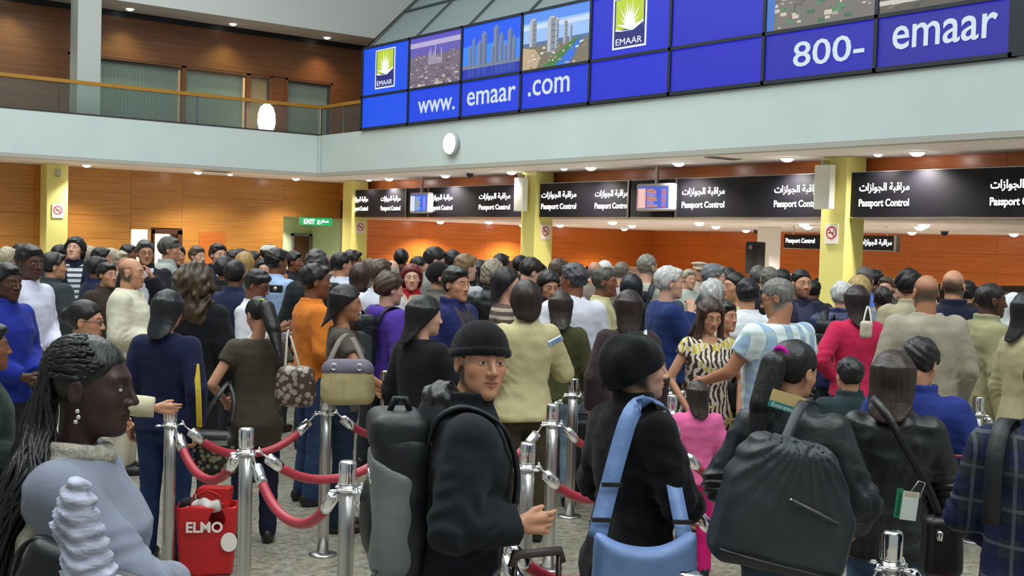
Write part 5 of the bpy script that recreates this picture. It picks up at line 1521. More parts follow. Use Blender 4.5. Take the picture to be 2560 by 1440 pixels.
person(6.02, 5.58, 1.587, 2.69, 'woman with brown hair in yellow, brown and white print dress looking down', seed=19, g='f', hair='longfront', hc=(62, 40, 32), skin='m', top='dress', tpat=pattern('print',[(214,206,190),(74,54,52),(196,176,56)]), head=(0, -20, 0), lod=1, armR=((0.3, -0.02, 1.14), (0.2, 0.14, 0.93)), armL=((-0.29, -0.02, 1.14), (-0.2, 0.16, 0.95)), hem=0.62, pants=(206, 120, 160))
person(6.00, 4.97, 1.738, -0.24, 'grey-haired man in glasses and pale blue checked short-sleeved shirt', seed=20, hair='crop', hc=(110, 108, 104), skin='t', top='tshirt', tpat=pattern('check',[(220,230,232),(132,164,198),(176,198,190)]), head=(44, -18, 0), lod=1, armL=((-0.3, 0.08, 1.15), (-0.34, 0.32, 1.06)), armR='front', glasses=True, fat='h', pants=(170, 172, 168), hem=0.8)
person(5.07, 4.77, 1.154, -0.57, 'small child in pink jacket and magenta skirt beside the printed dress', seed=21, g='f', hair='long', hc=(46, 36, 32), skin='m', top='jacket', tc=(222, 104, 158), lod=1, pants=(214, 30, 120), armR='down', armL='down')
person(5.40, 3.96, 1.354, -0.48, 'child in dark teal jacket standing between the ropes', seed=22, hair='short', hc=(26, 26, 28), skin='m', top='jacket', tc=(36, 50, 54), lod=1)
person(3.33, 9.30, 1.718, -2.19, 'balding man in cream suit with folded hands seen in profile', seed=23, hair='bald', hc=(70, 52, 38), skin='m', top='suit', tc=(212, 206, 184), lod=1, head=(-4, -2, 0), armR=((0.26, 0.0, 1.13), (0.14, 0.2, 1.1)), armL='front', pants=(204, 198, 178), fat='h')
person(3.15, 7.55, 1.742, -0.62, 'woman with huge brown curly hair seen from behind', seed=24, g='f', hair='curlybig', hc=(66, 48, 30), skin='l', top='jacket', tc=(22, 22, 28), lod=1)
person(3.21, 10.91, 1.726, -1.18, 'dark-haired man in dark grey jacket behind the white shirt', seed=25, hair='short', hc=(24, 21, 21), skin='m', top='jacket', tc=(54, 60, 64), head=(-30, 0, 0), lod=1)
person(4.23, 13.55, 1.855, 2.83, 'tall curly-haired man in navy jacket over striped shirt, head raised', seed=26, hair='curly', hc=(24, 21, 21), skin='l', top='jacket', tc=(26, 28, 48), tkind='cloth', inner=pattern('stripes',[(210,214,220),(70,76,88)]), head=(-20, 14, 0), lod=1)
person(4.60, 12.37, 1.846, 2.73, 'grey-haired man in glasses and black jumper over white collar', seed=27, hair='short', hc=(74, 70, 68), skin='m', top='jacket', tc=(30, 30, 36), inner=cloth((206,208,220)), lod=1, head=(14, -2, 0), armL='face', glasses=True)
person(5.02, 12.81, 1.885, -2.09, 'man in grey knitted cap and light grey jacket', seed=28, hair='short', hc=(60, 54, 50), skin='m', top='jacket', tc=(168, 172, 168), hat='knit', hatc=(98, 98, 96), lod=1)
person(5.62, 12.85, 1.827, -2.89, 'man in navy jacket open over white shirt', seed=29, hair='short', hc=(40, 30, 26), skin='l', top='jacket', tc=(38, 42, 60), inner=cloth((222,220,238)), lod=1, head=(-8, 0, 0))
person(4.08, 8.59, 1.661, -2.47, 'dark-skinned man in glasses looking down at a small camera', seed=30, hair='short', hc=(24, 21, 21), skin='b', top='shirt', tc=(210, 210, 220), head=(0, -22, 0), armR='phone', armL='phone', lod=1, glasses=True, inner=None)
person(5.25, 10.61, 1.810, -1.18, 'man in light blue shirt with dark hair seen from behind', seed=31, hair='short', hc=(24, 21, 21), skin='b', top='shirt', tc=(164, 190, 232), lod=1, head=(-20, 0, 0), armR='cross', armL='cross')
person(6.58, 13.50, 1.823, -2.05, 'man in white skullcap and violet shirt', seed=32, hair='crop', hc=(44, 32, 26), skin='m', top='shirt', tc=(124, 120, 176), hat='kufi', hatc=(212, 206, 196), lod=2)
person(6.59, 12.86, 1.753, -2.40, 'slim dark-haired man in dark jacket before the pale alcove', seed=33, hair='short', hc=(24, 21, 21), skin='b', top='jacket', tc=(34, 30, 40), lod=2)
person(5.13, 9.56, 1.811, -0.83, 'man with bushy grey hair in black coat before the alcove door', seed=34, hair='curlyshort', hc=(70, 66, 66), skin='l', top='coat', tc=(28, 32, 34), lod=1)
person(6.10, 10.83, 1.781, -1.36, 'man with black hair and glasses in white shirt', seed=35, hair='short', hc=(24, 21, 21), skin='m', top='shirt', tc=(202, 206, 222), lod=2, head=(-20, 0, 0))
person(6.74, 11.73, 1.795, -1.88, 'taller black-haired man in pale shirt before the alcove column', seed=36, hair='short', hc=(24, 21, 21), skin='b', top='shirt', tc=(190, 196, 214), lod=2)
person(4.67, 7.57, 1.678, -1.56, 'person with brown hair in purple hooded jacket wearing a black rucksack', seed=37, hair='curlyshort', hc=(66, 46, 34), skin='l', top='hoodie', tc=(82, 54, 156), head=(-10, -6, 0), lod=1)
person(5.14, 8.48, 1.762, -1.18, 'brown-haired person in white shirt behind the purple jacket', seed=38, hair='short', hc=(70, 52, 38), skin='l', top='shirt', tc=(212, 214, 228), lod=1)
person(5.72, 9.79, 1.696, -0.74, 'woman with brown hair in dark jacket left of the white shirt', seed=39, g='f', hair='bob', hc=(60, 42, 36), skin='l', top='jacket', tc=(50, 48, 46), lod=2)
person(5.95, 9.24, 1.705, 2.62, 'red-haired woman in red jacket over beige top facing the hall', seed=40, g='f', hair='bob', hc=(104, 32, 32), skin='l', top='jacket', tc=(170, 34, 40), inner=cloth((186,168,150)), lod=1)
person(6.86, 10.25, 1.859, -1.88, 'man in grey shirt with dark hair looking down', seed=41, hair='short', hc=(30, 26, 26), skin='l', top='shirt', tc=(132, 136, 130), head=(-6, -18, 0), lod=1)
person(8.07, 12.79, 1.813, -0.66, 'black-haired person all in black before the orange wall', seed=42, hair='short', hc=(24, 21, 21), skin='b', top='jacket', tc=(30, 32, 38), lod=2)
person(7.65, 11.03, 1.828, -0.83, 'dark-haired man in green shirt', seed=43, hair='short', hc=(24, 21, 21), skin='m', top='shirt', tc=(92, 160, 116), lod=2)
person(6.57, 9.27, 1.807, -1.36, 'sandy-haired man in pale grey t-shirt', seed=44, hair='short', hc=(120, 96, 62), skin='l', top='tshirt', tc=(176, 176, 184), lod=2, head=(-16, 0, 0))
person(5.75, 8.51, 1.742, -1.84, 'man in black cap and grey-green jacket', seed=45, hair='crop', hc=(24, 21, 21), skin='m', top='jacket', tc=(92, 88, 80), hat='knit', hatc=(30, 28, 30), head=(-10, 0, 0), lod=1)
person(4.86, 6.98, 1.747, -2.82, 'man in navy jacket with a white badge on his chest', seed=46, hair='short', hc=(24, 21, 21), skin='m', top='jacket', tc=(28, 36, 88), lod=1, head=(-6, -2, 0), inner=cloth((70,60,70)), pants=(110, 122, 142), pkind='denim')
person(6.73, 10.85, 1.703, -0.92, 'white-haired balding man deep in the crowd', seed=47, hair='bald', hc=(196, 196, 194), skin='l', top='shirt', tc=(150, 160, 180), lod=2)
person(6.36, 8.54, 1.771, -0.80, 'person with pale curly hair in long black coat', seed=48, g='f', hair='curly', hc=(136, 124, 104), skin='l', top='coat', tc=(22, 24, 26), tkind='leather', lod=1)
person(5.73, 7.52, 1.730, -2.05, 'woman with black curls in brown and cream striped shirt', seed=49, g='f', hair='bob', hc=(26, 22, 24), skin='l', top='tshirt', tpat=pattern('stripes',[(92,76,70),(176,160,146)]), lod=1)
person(6.86, 8.67, 1.789, -1.70, 'dark-haired man in pale blue shirt leaning forwards', seed=50, hair='short', hc=(34, 26, 24), skin='l', top='shirt', tc=(158, 184, 216), head=(-8, -22, 0), lod=1, lean=0.06)
person(6.03, 7.03, 1.781, -0.31, 'grey-haired man in crisp white shirt and grey trousers', seed=51, hair='short', hc=(64, 64, 68), skin='b', top='shirt', tc=(224, 224, 238), head=(38, -2, 0), lod=1, pants=(120, 122, 126), armR='front', armL='front', fat='h')
person(6.54, 7.96, 1.692, 2.83, 'person in black headgear looking down beside the white shirt', seed=52, g='f', hair='bob', hc=(24, 21, 21), skin='m', top='jacket', tc=(34, 34, 42), head=(0, -18, 0), lod=1)
person(7.76, 9.30, 1.782, -1.18, 'brown-haired man deep behind the white shirt', seed=53, hair='short', hc=(76, 62, 50), skin='l', top='shirt', tc=(86, 84, 90), lod=2)
person(6.75, 7.49, 1.735, -2.37, 'dark-skinned grey-haired man in khaki shirt with crossed arms', seed=54, hair='crop', hc=(70, 68, 62), skin='b', top='shirt', tc=(190, 182, 138), armR='cross', armL='cross', lod=1, head=(-4, -2, 0))
person(8.59, 9.67, 1.749, -0.83, 'bald man in grey shirt behind the khaki shirt', seed=55, hair='bald', hc=(120, 118, 116), skin='m', top='shirt', tc=(130, 120, 110), lod=2)
person(9.41, 10.42, 1.748, -1.18, 'person in white cap deep in the crowd', seed=56, hair='crop', hc=(120, 118, 116), skin='l', top='shirt', tc=(140, 130, 128), hat='whitecap', hatc=(232, 228, 226), lod=2)
person(9.16, 9.86, 1.742, -1.01, 'grey-haired man in pale lilac shirt', seed=57, hair='crop', hc=(116, 104, 92), skin='l', top='shirt', tc=(190, 176, 190), lod=2)
person(8.31, 8.57, 1.846, -1.18, 'shaven grey-haired man in pale vest with a dark rucksack strap', seed=58, hair='crop', hc=(132, 128, 118), skin='l', top='vest', tc=(178, 178, 164), lod=1, head=(-20, 0, 0))
person(7.32, 7.74, 1.678, -0.66, 'person in black hood deep in the crowd', seed=59, g='f', hair='bob', hc=(24, 24, 32), skin='m', top='hoodie', tc=(28, 28, 38), lod=1)
person(5.44, 5.77, 1.633, -0.69, 'woman with long reddish brown hair and a white bag strap', seed=60, g='f', hair='long', hc=(44, 30, 28), skin='m', top='sweater', tc=(62, 48, 52), lod=1)
person(6.65, 6.62, 1.779, -1.98, 'white-haired man in navy blue jumper', seed=61, hair='short', hc=(190, 188, 186), skin='l', top='sweater', tc=(36, 54, 108), lod=1, head=(-10, 0, 0), armR='face', armL='front')
person(8.23, 7.61, 1.787, -2.19, 'grey-haired man in dark jacket seen in profile', seed=62, hair='short', hc=(106, 108, 112), skin='l', top='jacket', tc=(44, 44, 50), lod=1)
person(7.26, 6.71, 1.674, -1.18, 'white-haired woman in pale knitted jumper seen from behind', seed=63, g='f', hair='curlyshort', hc=(182, 182, 180), skin='l', top='sweater', tc=(178, 180, 166), lod=1)
person(6.55, 5.93, 1.542, -3.10, 'boy with dark hair half hidden behind the printed dress', seed=64, hair='short', hc=(24, 21, 21), skin='m', top='tshirt', tc=(160, 150, 140), lod=1)
person(7.03, 6.13, 1.706, -0.59, 'black-haired man in loose white shirt seen from behind', seed=65, hair='short', hc=(24, 22, 28), skin='m', top='shirt', tc=(226, 230, 236), lod=1, fat='h', hem=0.72)
person(7.80, 6.93, 1.723, 1.26, 'black-haired woman in lime green top', seed=66, g='f', hair='pony', hc=(24, 21, 21), skin='m', top='tshirt', tc=(166, 208, 110), lod=1)
person(9.18, 7.88, 1.766, -0.83, 'grey-haired man in grey suit behind the white shirt', seed=67, hair='crop', hc=(88, 86, 84), skin='l', top='suit', tc=(74, 74, 80), lod=1)
person(8.88, 7.48, 1.764, -0.73, 'grey-haired man in black jacket with pale collar', seed=68, hair='crop', hc=(112, 108, 100), skin='l', top='jacket', tc=(34, 36, 42), lod=1)
person(10.25, 8.45, 1.729, -0.66, 'black-haired person deep behind the checked shirt', seed=69, hair='short', hc=(24, 21, 21), skin='m', top='jacket', tc=(30, 32, 38), lod=2)
person(8.32, 6.66, 1.761, 2.73, 'bearded man in dark navy suit facing the hall', seed=70, hair='crop', hc=(24, 21, 21), skin='m', top='suit', tc=(38, 38, 60), beard=1, lod=1, inner=cloth((60,60,84)))
person(8.07, 6.03, 1.689, -1.18, 'white-haired man in puffed navy jacket', seed=71, hair='short', hc=(196, 196, 194), skin='l', top='jacket', tc=(30, 40, 84), tkind='nylon', lod=1)
person(9.23, 6.71, 1.720, -0.66, 'blonde woman before the bright column', seed=72, g='f', hair='bob', hc=(176, 148, 92), skin='l', top='shirt', tc=(150, 150, 160), lod=1)
person(9.74, 7.02, 1.785, -1.18, 'grey-haired man in bright blue shirt', seed=73, hair='crop', hc=(92, 86, 84), skin='l', top='shirt', tc=(84, 118, 200), lod=1)
person(7.66, 5.58, 1.676, -0.62, 'woman with dark hair in raspberry jumper and jeans', seed=74, g='f', hair='long', hc=(40, 28, 30), skin='m', top='sweater', tc=(204, 44, 86), lod=1, pants=(56, 74, 112), pkind='denim', armR='hip', armL='hip')
person(8.89, 6.21, 1.635, -0.83, 'bald dark-skinned man in slate blue shirt', seed=75, hair='thin', hc=(40, 30, 28), skin='b', top='shirt', tc=(108, 118, 138), lod=1)
person(8.60, 5.75, 1.796, -0.59, 'man with thick black hair in sand jacket', seed=76, hair='curlyshort', hc=(24, 21, 21), skin='m', top='jacket', tc=(168, 160, 132), lod=1, head=(-20, 0, 0))
person(7.06, 4.59, 1.790, -0.62, 'bald man in taupe suit seen from behind', seed=77, hair='bald', hc=(84, 72, 64), skin='t', top='suit', tc=(160, 152, 136), lod=1, fat='h', pants=(150, 144, 128), armR=((0.27, -0.04, 1.13), (0.28, 0.1, 0.9)), armL='front', hem=0.7)
person(8.07, 5.02, 1.817, -0.92, 'balding man in long navy coat', seed=78, hair='bald', hc=(50, 42, 40), skin='m', top='coat', tc=(24, 28, 50), lod=1, head=(-18, 0, 0), pants=(24, 26, 34))
person(7.81, 4.58, 1.731, -2.12, 'dark-skinned man in khaki jacket seen in profile', seed=79, hair='thin', hc=(30, 26, 26), skin='d', top='jacket', tc=(152, 148, 112), lod=1, head=(-6, -4, 0), hem=0.7, pants=(120, 116, 96))
person(8.70, 4.90, 1.637, -1.18, 'woman in white headscarf beside the khaki jacket', seed=80, g='f', hair='none', hc=(196, 196, 194), skin='m', top='coat', tc=(190, 196, 198), hat='scarf', hatc=(216, 222, 222), lod=1)
person(7.08, 3.88, 1.713, -2.05, 'woman with long black hair in khaki top beside the headscarf', seed=81, g='f', hair='long', hc=(20, 18, 26), skin='m', top='jacket', tc=(170, 160, 124), lod=1)
person(3.43, 13.27, 1.731, -0.83, 'fair-haired person in pale shirt left of the lone yellow column', seed=82, lod=2, hair='short', hc=(168, 156, 132), skin='l', top='shirt', tc=(184, 186, 178), group='fair-haired people deep in the crowd')
person(3.77, 14.02, 1.760, -2.23, 'dark-haired person in black jacket left of the lone yellow column, in profile', seed=83, lod=2, hair='short', hc=(24, 21, 21), skin='b', top='jacket', tc=(26, 26, 30), group='dark-haired people deep in the crowd')
person(4.37, 14.57, 1.750, -1.18, 'dark-haired person in navy jacket before the lone yellow column, seen from behind', seed=84, lod=2, hair='short', hc=(24, 21, 21), skin='m', top='jacket', tc=(32, 38, 66), group='dark-haired people deep in the crowd')
person(4.86, 15.01, 1.737, -0.83, 'fair-haired person in pale shirt left of the lit doorway', seed=85, lod=2, hair='short', hc=(168, 156, 132), skin='l', top='shirt', tc=(184, 186, 178), group='fair-haired people deep in the crowd')
person(4.65, 13.97, 1.738, -1.70, 'dark-haired person in slate grey jacket left of the lit doorway, in profile', seed=86, lod=2, hair='short', hc=(24, 21, 21), skin='m', top='jacket', tc=(78, 82, 90), group='dark-haired people deep in the crowd')
person(5.28, 15.45, 1.712, -2.05, 'fair-haired person in pale shirt left of the lit doorway', seed=87, lod=2, hair='short', hc=(168, 156, 132), skin='l', top='shirt', tc=(184, 186, 178), group='fair-haired people deep in the crowd')
person(5.05, 14.42, 1.694, -2.75, 'fair-haired person in pale shirt before the lit doorway', seed=88, lod=2, hair='short', hc=(168, 156, 132), skin='l', top='shirt', tc=(184, 186, 178), group='fair-haired people deep in the crowd')
person(5.72, 16.06, 1.758, -2.05, 'dark-haired person in navy jacket before the lit doorway, in profile', seed=89, lod=2, hair='short', hc=(24, 21, 21), skin='b', top='jacket', tc=(32, 38, 66), group='dark-haired people deep in the crowd')
person(5.96, 14.86, 1.764, 3.01, 'dark-haired person in dark brown jacket right of the dark-framed doorway, facing the hall', seed=90, lod=2, hair='short', hc=(24, 21, 21), skin='m', top='jacket', tc=(58, 46, 40), group='dark-haired people deep in the crowd')
person(5.83, 13.95, 1.778, -2.75, 'brown-haired person in grey-brown jacket before the flush wooden door', seed=91, lod=2, hair='short', hc=(84, 64, 48), skin='l', top='jacket', tc=(84, 78, 74), group='brown-haired people deep in the crowd')
person(6.44, 14.24, 1.735, -2.40, 'dark-haired person in charcoal jacket before the flush wooden door, in profile', seed=92, lod=2, hair='short', hc=(24, 21, 21), skin='m', top='jacket', tc=(44, 46, 50), group='dark-haired people deep in the crowd')
person(7.09, 15.44, 1.738, -1.70, 'dark-haired person in black jacket left of the pale alcove, in profile', seed=93, lod=2, hair='short', hc=(24, 21, 21), skin='b', top='jacket', tc=(26, 26, 30), group='dark-haired people deep in the crowd')
person(5.35, 11.54, 1.751, -0.83, 'blonde woman with bobbed hair before the left wood wall', seed=94, lod=2, g='f', hair='bob', hc=(158, 128, 72), skin='l', top='jacket', tc=(80, 80, 84))
person(6.99, 14.82, 1.716, -2.05, 'dark-haired person in dark brown jacket left of the pale alcove, in profile', seed=95, lod=2, hair='short', hc=(24, 21, 21), skin='b', top='jacket', tc=(58, 46, 40), group='dark-haired people deep in the crowd')
person(5.78, 11.96, 1.679, 2.66, 'woman with long dark hair left of the pale alcove', seed=96, lod=2, g='f', hair='longfront', hc=(24, 21, 21), skin='l', top='jacket', tc=(40, 36, 44))
person(7.21, 12.12, 1.696, -2.75, 'brown-haired person in grey-brown jacket before the left orange wall', seed=97, lod=2, hair='short', hc=(84, 64, 48), skin='l', top='jacket', tc=(84, 78, 74), group='brown-haired people deep in the crowd')
person(7.94, 12.19, 1.730, -2.05, 'dark-haired person in black jacket before the left orange wall, in profile', seed=98, lod=2, hair='short', hc=(24, 21, 21), skin='m', top='jacket', tc=(26, 26, 30), group='dark-haired people deep in the crowd')
person(7.92, 11.58, 1.698, -0.83, 'dark-haired person in navy jacket before the left orange wall, seen from behind', seed=99, lod=2, hair='short', hc=(24, 21, 21), skin='b', top='jacket', tc=(32, 38, 66), group='dark-haired people deep in the crowd')
person(7.46, 10.29, 1.737, -2.75, 'woman with long dark hair before the left orange wall', seed=100, lod=2, g='f', hair='longfront', hc=(24, 21, 21), skin='l', top='jacket', tc=(40, 36, 44))
person(8.32, 11.02, 1.799, -1.18, 'dark-haired person in slate grey jacket before the left orange wall, seen from behind', seed=101, lod=2, hair='short', hc=(24, 21, 21), skin='b', top='jacket', tc=(78, 82, 90), group='dark-haired people deep in the crowd')
person(8.84, 11.31, 1.777, -1.70, 'dark-haired person in charcoal jacket before the middle yellow column, in profile', seed=102, lod=2, hair='short', hc=(24, 21, 21), skin='m', top='jacket', tc=(44, 46, 50), group='dark-haired people deep in the crowd')
person(10.20, 11.08, 1.653, -0.83, 'dark-haired person in black jacket before the middle orange wall, seen from behind', seed=103, lod=2, hair='short', hc=(24, 21, 21), skin='b', top='jacket', tc=(26, 26, 30), group='dark-haired people deep in the crowd')
person(12.21, 11.55, 1.731, 2.48, 'officer in peaked cap and pale shirt at the desks', seed=104, lod=2, hair='none', hc=(24, 21, 21), skin='m', top='shirt', tc=(190, 178, 160), hat='peaked', hatc=(206, 190, 168))
person(10.64, 10.23, 1.667, 2.83, 'fair-haired person in pale shirt before the passport desks', seed=105, lod=2, hair='short', hc=(168, 156, 132), skin='l', top='shirt', tc=(184, 186, 178), group='fair-haired people deep in the crowd')
person(9.71, 8.74, 1.727, -0.83, 'dark-haired person in slate grey jacket before the passport desks, seen from behind', seed=106, lod=2, hair='short', hc=(24, 21, 21), skin='m', top='jacket', tc=(78, 82, 90), group='dark-haired people deep in the crowd')
person(10.97, 8.59, 1.599, -1.18, 'dark-haired person in charcoal jacket left of the lit yellow column, seen from behind', seed=107, lod=2, hair='short', hc=(24, 21, 21), skin='b', top='jacket', tc=(44, 46, 50), group='dark-haired people deep in the crowd')
person(10.98, 7.63, 1.682, 1.96, 'brown-haired person in grey-brown jacket right of the lit yellow column', seed=108, lod=2, hair='short', hc=(84, 64, 48), skin='l', top='jacket', tc=(84, 78, 74), group='brown-haired people deep in the crowd')
person(11.57, 7.88, 1.658, 2.83, 'brown-haired person in grey-brown jacket right of the lit yellow column', seed=109, lod=2, hair='short', hc=(84, 64, 48), skin='l', top='jacket', tc=(84, 78, 74), group='brown-haired people deep in the crowd')
person(10.62, 6.46, 1.687, -1.18, 'dark-haired person in dark brown jacket before the far desk beyond the lit column', seed=110, lod=2, hair='short', hc=(24, 21, 21), skin='m', top='jacket', tc=(58, 46, 40), group='dark-haired people deep in the crowd')
person(11.61, 6.95, 1.602, -2.75, 'dark-haired person in slate grey jacket before the far desk beyond the lit column', seed=111, lod=2, hair='short', hc=(24, 21, 21), skin='b', top='jacket', tc=(78, 82, 90), group='dark-haired people deep in the crowd')
person(7.18, 12.96, 1.698, -1.70, 'brown-haired person in grey-brown jacket before the alcove column', seed=112, lod=2, hair='short', hc=(84, 64, 48), skin='l', top='jacket', tc=(84, 78, 74), group='brown-haired people deep in the crowd')
person(4.66, 10.49, 1.721, -1.18, 'dark-haired person in black jacket before the flush wooden door, seen from behind', seed=113, lod=2, hair='short', hc=(24, 21, 21), skin='b', top='jacket', tc=(26, 26, 30), group='dark-haired people deep in the crowd')
person(6.19, 12.40, 1.568, -2.75, 'dark-haired person in navy jacket left of the pale alcove, in profile', seed=114, lod=2, hair='short', hc=(24, 21, 21), skin='m', top='jacket', tc=(32, 38, 66), group='dark-haired people deep in the crowd')
person(11.96, 8.46, 1.740, -1.01, 'dark-haired person in dark brown jacket right of the lit yellow column, seen from behind', seed=115, lod=2, hair='short', hc=(24, 21, 21), skin='b', top='jacket', tc=(58, 46, 40), group='dark-haired people deep in the crowd')
person(9.26, 9.27, 1.608, -1.18, 'dark-haired person in slate grey jacket before the passport desks, seen from behind', seed=116, lod=2, hair='short', hc=(24, 21, 21), skin='m', top='jacket', tc=(78, 82, 90), group='dark-haired people deep in the crowd')
person(8.30, 10.27, 1.697, -1.01, 'dark-haired person in charcoal jacket before the middle yellow column, seen from behind', seed=117, lod=2, hair='short', hc=(24, 21, 21), skin='b', top='jacket', tc=(44, 46, 50), group='dark-haired people deep in the crowd')
person(3.98, 12.08, 1.669, -1.53, 'dark-haired person in navy jacket beside the striped shirt', seed=118, lod=2, hair='short', hc=(24, 21, 21), skin='b', top='jacket', tc=(24, 28, 62))
person(4.33, 9.54, 1.706, -0.83, 'dark-haired person in navy jacket before the flush wooden door, seen from behind', seed=119, lod=2, hair='short', hc=(24, 21, 21), skin='b', top='jacket', tc=(32, 38, 66), group='dark-haired people deep in the crowd')
person(3.78, 11.17, 1.633, -2.75, 'dark-haired person in dark brown jacket left of the lit doorway, in profile', seed=120, lod=2, hair='short', hc=(24, 21, 21), skin='m', top='jacket', tc=(58, 46, 40), group='dark-haired people deep in the crowd')
# ------------------------------------------------------------------ carried things and small details
def pget(s):
    return [v for k, v in PP.items() if s in k][0]
def on_person(P_, name, V, Q, m):
    """add a soft part in the wearer's own frame (1.75 m scale)"""
    return fast_mesh(name, V * P_[1], Q, m, P_[0])
def head_pt(P_, p):
    return (np.array(p) @ P_[3].T + P_[2]) * P_[1]

# --- braids, scarf, earring
W = pget('long thin black braids')
rg = np.random.RandomState(3)
hb = MB(); s_ = W[1]
for k in range(260):
    th = rg.uniform(-2.5, 2.5); ph = rg.uniform(-.1, 1.35)                     # around the skull, 0 = back
    th = th * (1 - .25 * ph)
    dx, dy, dz = math.sin(th) * math.cos(ph), -math.cos(th) * math.cos(ph), math.sin(ph)
    c0 = np.array((0, -.016, .028)); R3 = np.array((.080, .100, .096))
    p0 = c0 + R3 * np.array((dx, dy, dz))
    if .8 * p0[1] - .72 * (p0[2] - .062) - .058 > -.004: continue
    side = p0[0]
    bk = c0 + R3 * 1.06 * np.array((dx * .75 + .0, -.75, max(dz * .35, -.2))) / np.linalg.norm((dx * .75, .75, max(dz * .35, .2)))
    mid = c0 + R3 * 1.08 * np.array((dx * .9, (dy - .7) / 1.7, dz * .75)) / max(.6, np.linalg.norm((dx * .9, (dy - .7) / 1.7, dz * .75)))
    L = rg.uniform(.50, .66); sp = rg.uniform(.8, 1.2)
    if side > -.02:      # over the near shoulder blade
        sx_ = rg.uniform(.10, .175)
        path = [p0, mid, bk, (max(bk[0], .05) * 1.25, bk[1] * .9 - .02 + rg.uniform(-.01, .05), -.10), (sx_, -.075 + rg.uniform(-.06, .05), -.20), (sx_ + .02, -.145 + rg.uniform(-.05, .05), -.34), (sx_ + .01, -.185 + rg.uniform(-.045, .05), -L)]
    else:
        sd = side * 1.3 * sp
        path = [p0, mid, bk, (bk[0] * 1.15, bk[1] - .02 - rg.uniform(0, .04), -.10), (sd, -.185 + rg.uniform(-.03, .03), -.24), (sd, -.215 + rg.uniform(-.04, .03), -.40), (sd, -.225 + rg.uniform(-.05, .03), -L)]
    path = np.array([tuple(q) for q in path], float)
    n = 40; t = np.linspace(0, len(path) - 1, n); pp = np.stack([np.interp(t, range(len(path)), path[:, i]) for i in range(3)], 1)
    for _ in range(3): pp[1:-1] = (pp[:-2] + 2 * pp[1:-1] + pp[2:]) / 4
    pp[:, 0] += .003 * np.sin(t * 7 + k); pp[:, 1] += .003 * np.cos(t * 6 + k)
    rad = .0058 + .0012 * np.sin(t * 26 + k); rad[-3:] *= .6
    hb.tube((pp @ W[3].T + W[2]) * s_, rad, 5)
cap_V, cap_Q = nets(lambda P_: smax(smax(ell(P_, (0, -.018, .030), (.080, .101, .094)) + .0025 * np.sin(130 * P_[:, 0]) * np.cos(60 * P_[:, 1]), .80 * P_[:, 1] - .72 * (P_[:, 2] - .062) - .058, .008), -(P_[:, 2] + .06 + .35 * (P_[:, 1] + .06)), .01), (-.12, -.16, -.12), (.12, .13, .15), .006)
hb.add((cap_V @ W[3].T + W[2]) * s_, cap_Q.tolist())
hb.build('hair', hair_mat((20, 18, 20)), W[0], True)
for q in ((.086, .0, -.052), (.087, .004, -.066), (.086, -.002, -.078)):
    e = head_pt(W, q); MB().lathe([(.001, -.006), (.005, -.004), (.0065, 0), (.005, .004), (.001, .006)], 10, tuple(e)).build('earring', CHROME, W[0], True)
def f_scarf(P_):
    rr = np.sqrt((P_[:, 0] / 1.05) ** 2 + ((P_[:, 1] + .015) / .95) ** 2)
    zc = 1.475 - .25 * np.maximum(P_[:, 1] + .02, -.2) * .6
    d = np.sqrt((rr - .082) ** 2 + ((P_[:, 2] - zc) * .75) ** 2) - .020
    d = smin(d, ell(P_, (-.02, -.125, 1.39), (.10, .045, .10)), .05)
    d = smin(d, cone(np.abs(P_) * np.array((1, 0, 0), np.float32) + P_ * np.array((0, 1, 1), np.float32), (.13, -.03, 1.43), (.16, -.085, 1.24), .040, .026), .04)
    return d + .005 * noise3(P_, 3, (30, 30, 30), 3) + .0035 * np.sin(70 * P_[:, 2] + 40 * P_[:, 1])
V, Q = nets(f_scarf, (-.24, -.24, 1.14), (.24, .2, 1.58), .009)
on_person(W, 'scarf', V, Q, mat('scarf_knit', (168, 162, 150), .95, var=.35, vscale=45, bump=.7, bscale=120, spec=.1))
# black shoulder bag with buckles and a ruffled white scarf tied on
b = tote('black leather shoulder bag with metal buckles below the grey sleeve', (0.793, 2.505, 1.014), RZ0, .36, .06, .235, cloth((20, 22, 24), 'leather'), tilt=.30, sagtop=.02, rr=.028, name='shoulder_bag')
for px_ in (.045, .085):
    torus('buckle', (px_, -.036, .17), .016, .004, (0, 1, 0), CHROME, b)
MB().box((.04, -.04, .095), (.075, -.034, .102)).build('clasp', CHROME, b)
strap('bag_strap', [(0.689, 2.592, 1.170), (0.711, 2.616, 1.230), (0.741, 2.607, 1.259), (0.772, 2.570, 1.245), (0.796, 2.510, 1.183)], CAM_F, .03, cloth((20, 22, 24), 'leather'), b, .008)
rs = thing('ruffled_scarf', (0.777, 2.397, 1.152), RZ0, 'ruffled white and lilac scarf tied to the black shoulder bag', 'scarf')
def f_ruf(P_):
    d = cone(P_, (-.02, 0, .24), (.02, 0, .02), .030, .058)
    d = smin(d, cone(P_, (-.02, 0, .22), (-.045, 0, .17), .03, .025), .02)
    return d + .0055 * np.sin(190 * P_[:, 2] + 4 * np.sin(26 * P_[:, 0] + 1) + 5 * noise3(P_, 4, (24, 24, 14), 2)) + .006 * noise3(P_, 6, (75, 75, 75), 3)
soft('ruffle', f_ruf, (-.13, -.1, -.08), (.13, .1, .33), .006, mat('ruffle_silk', (170, 172, 192), .75, var=.4, vscale=22, bump=.5, bscale=50, stretch=(1, 1, 3)), rs)

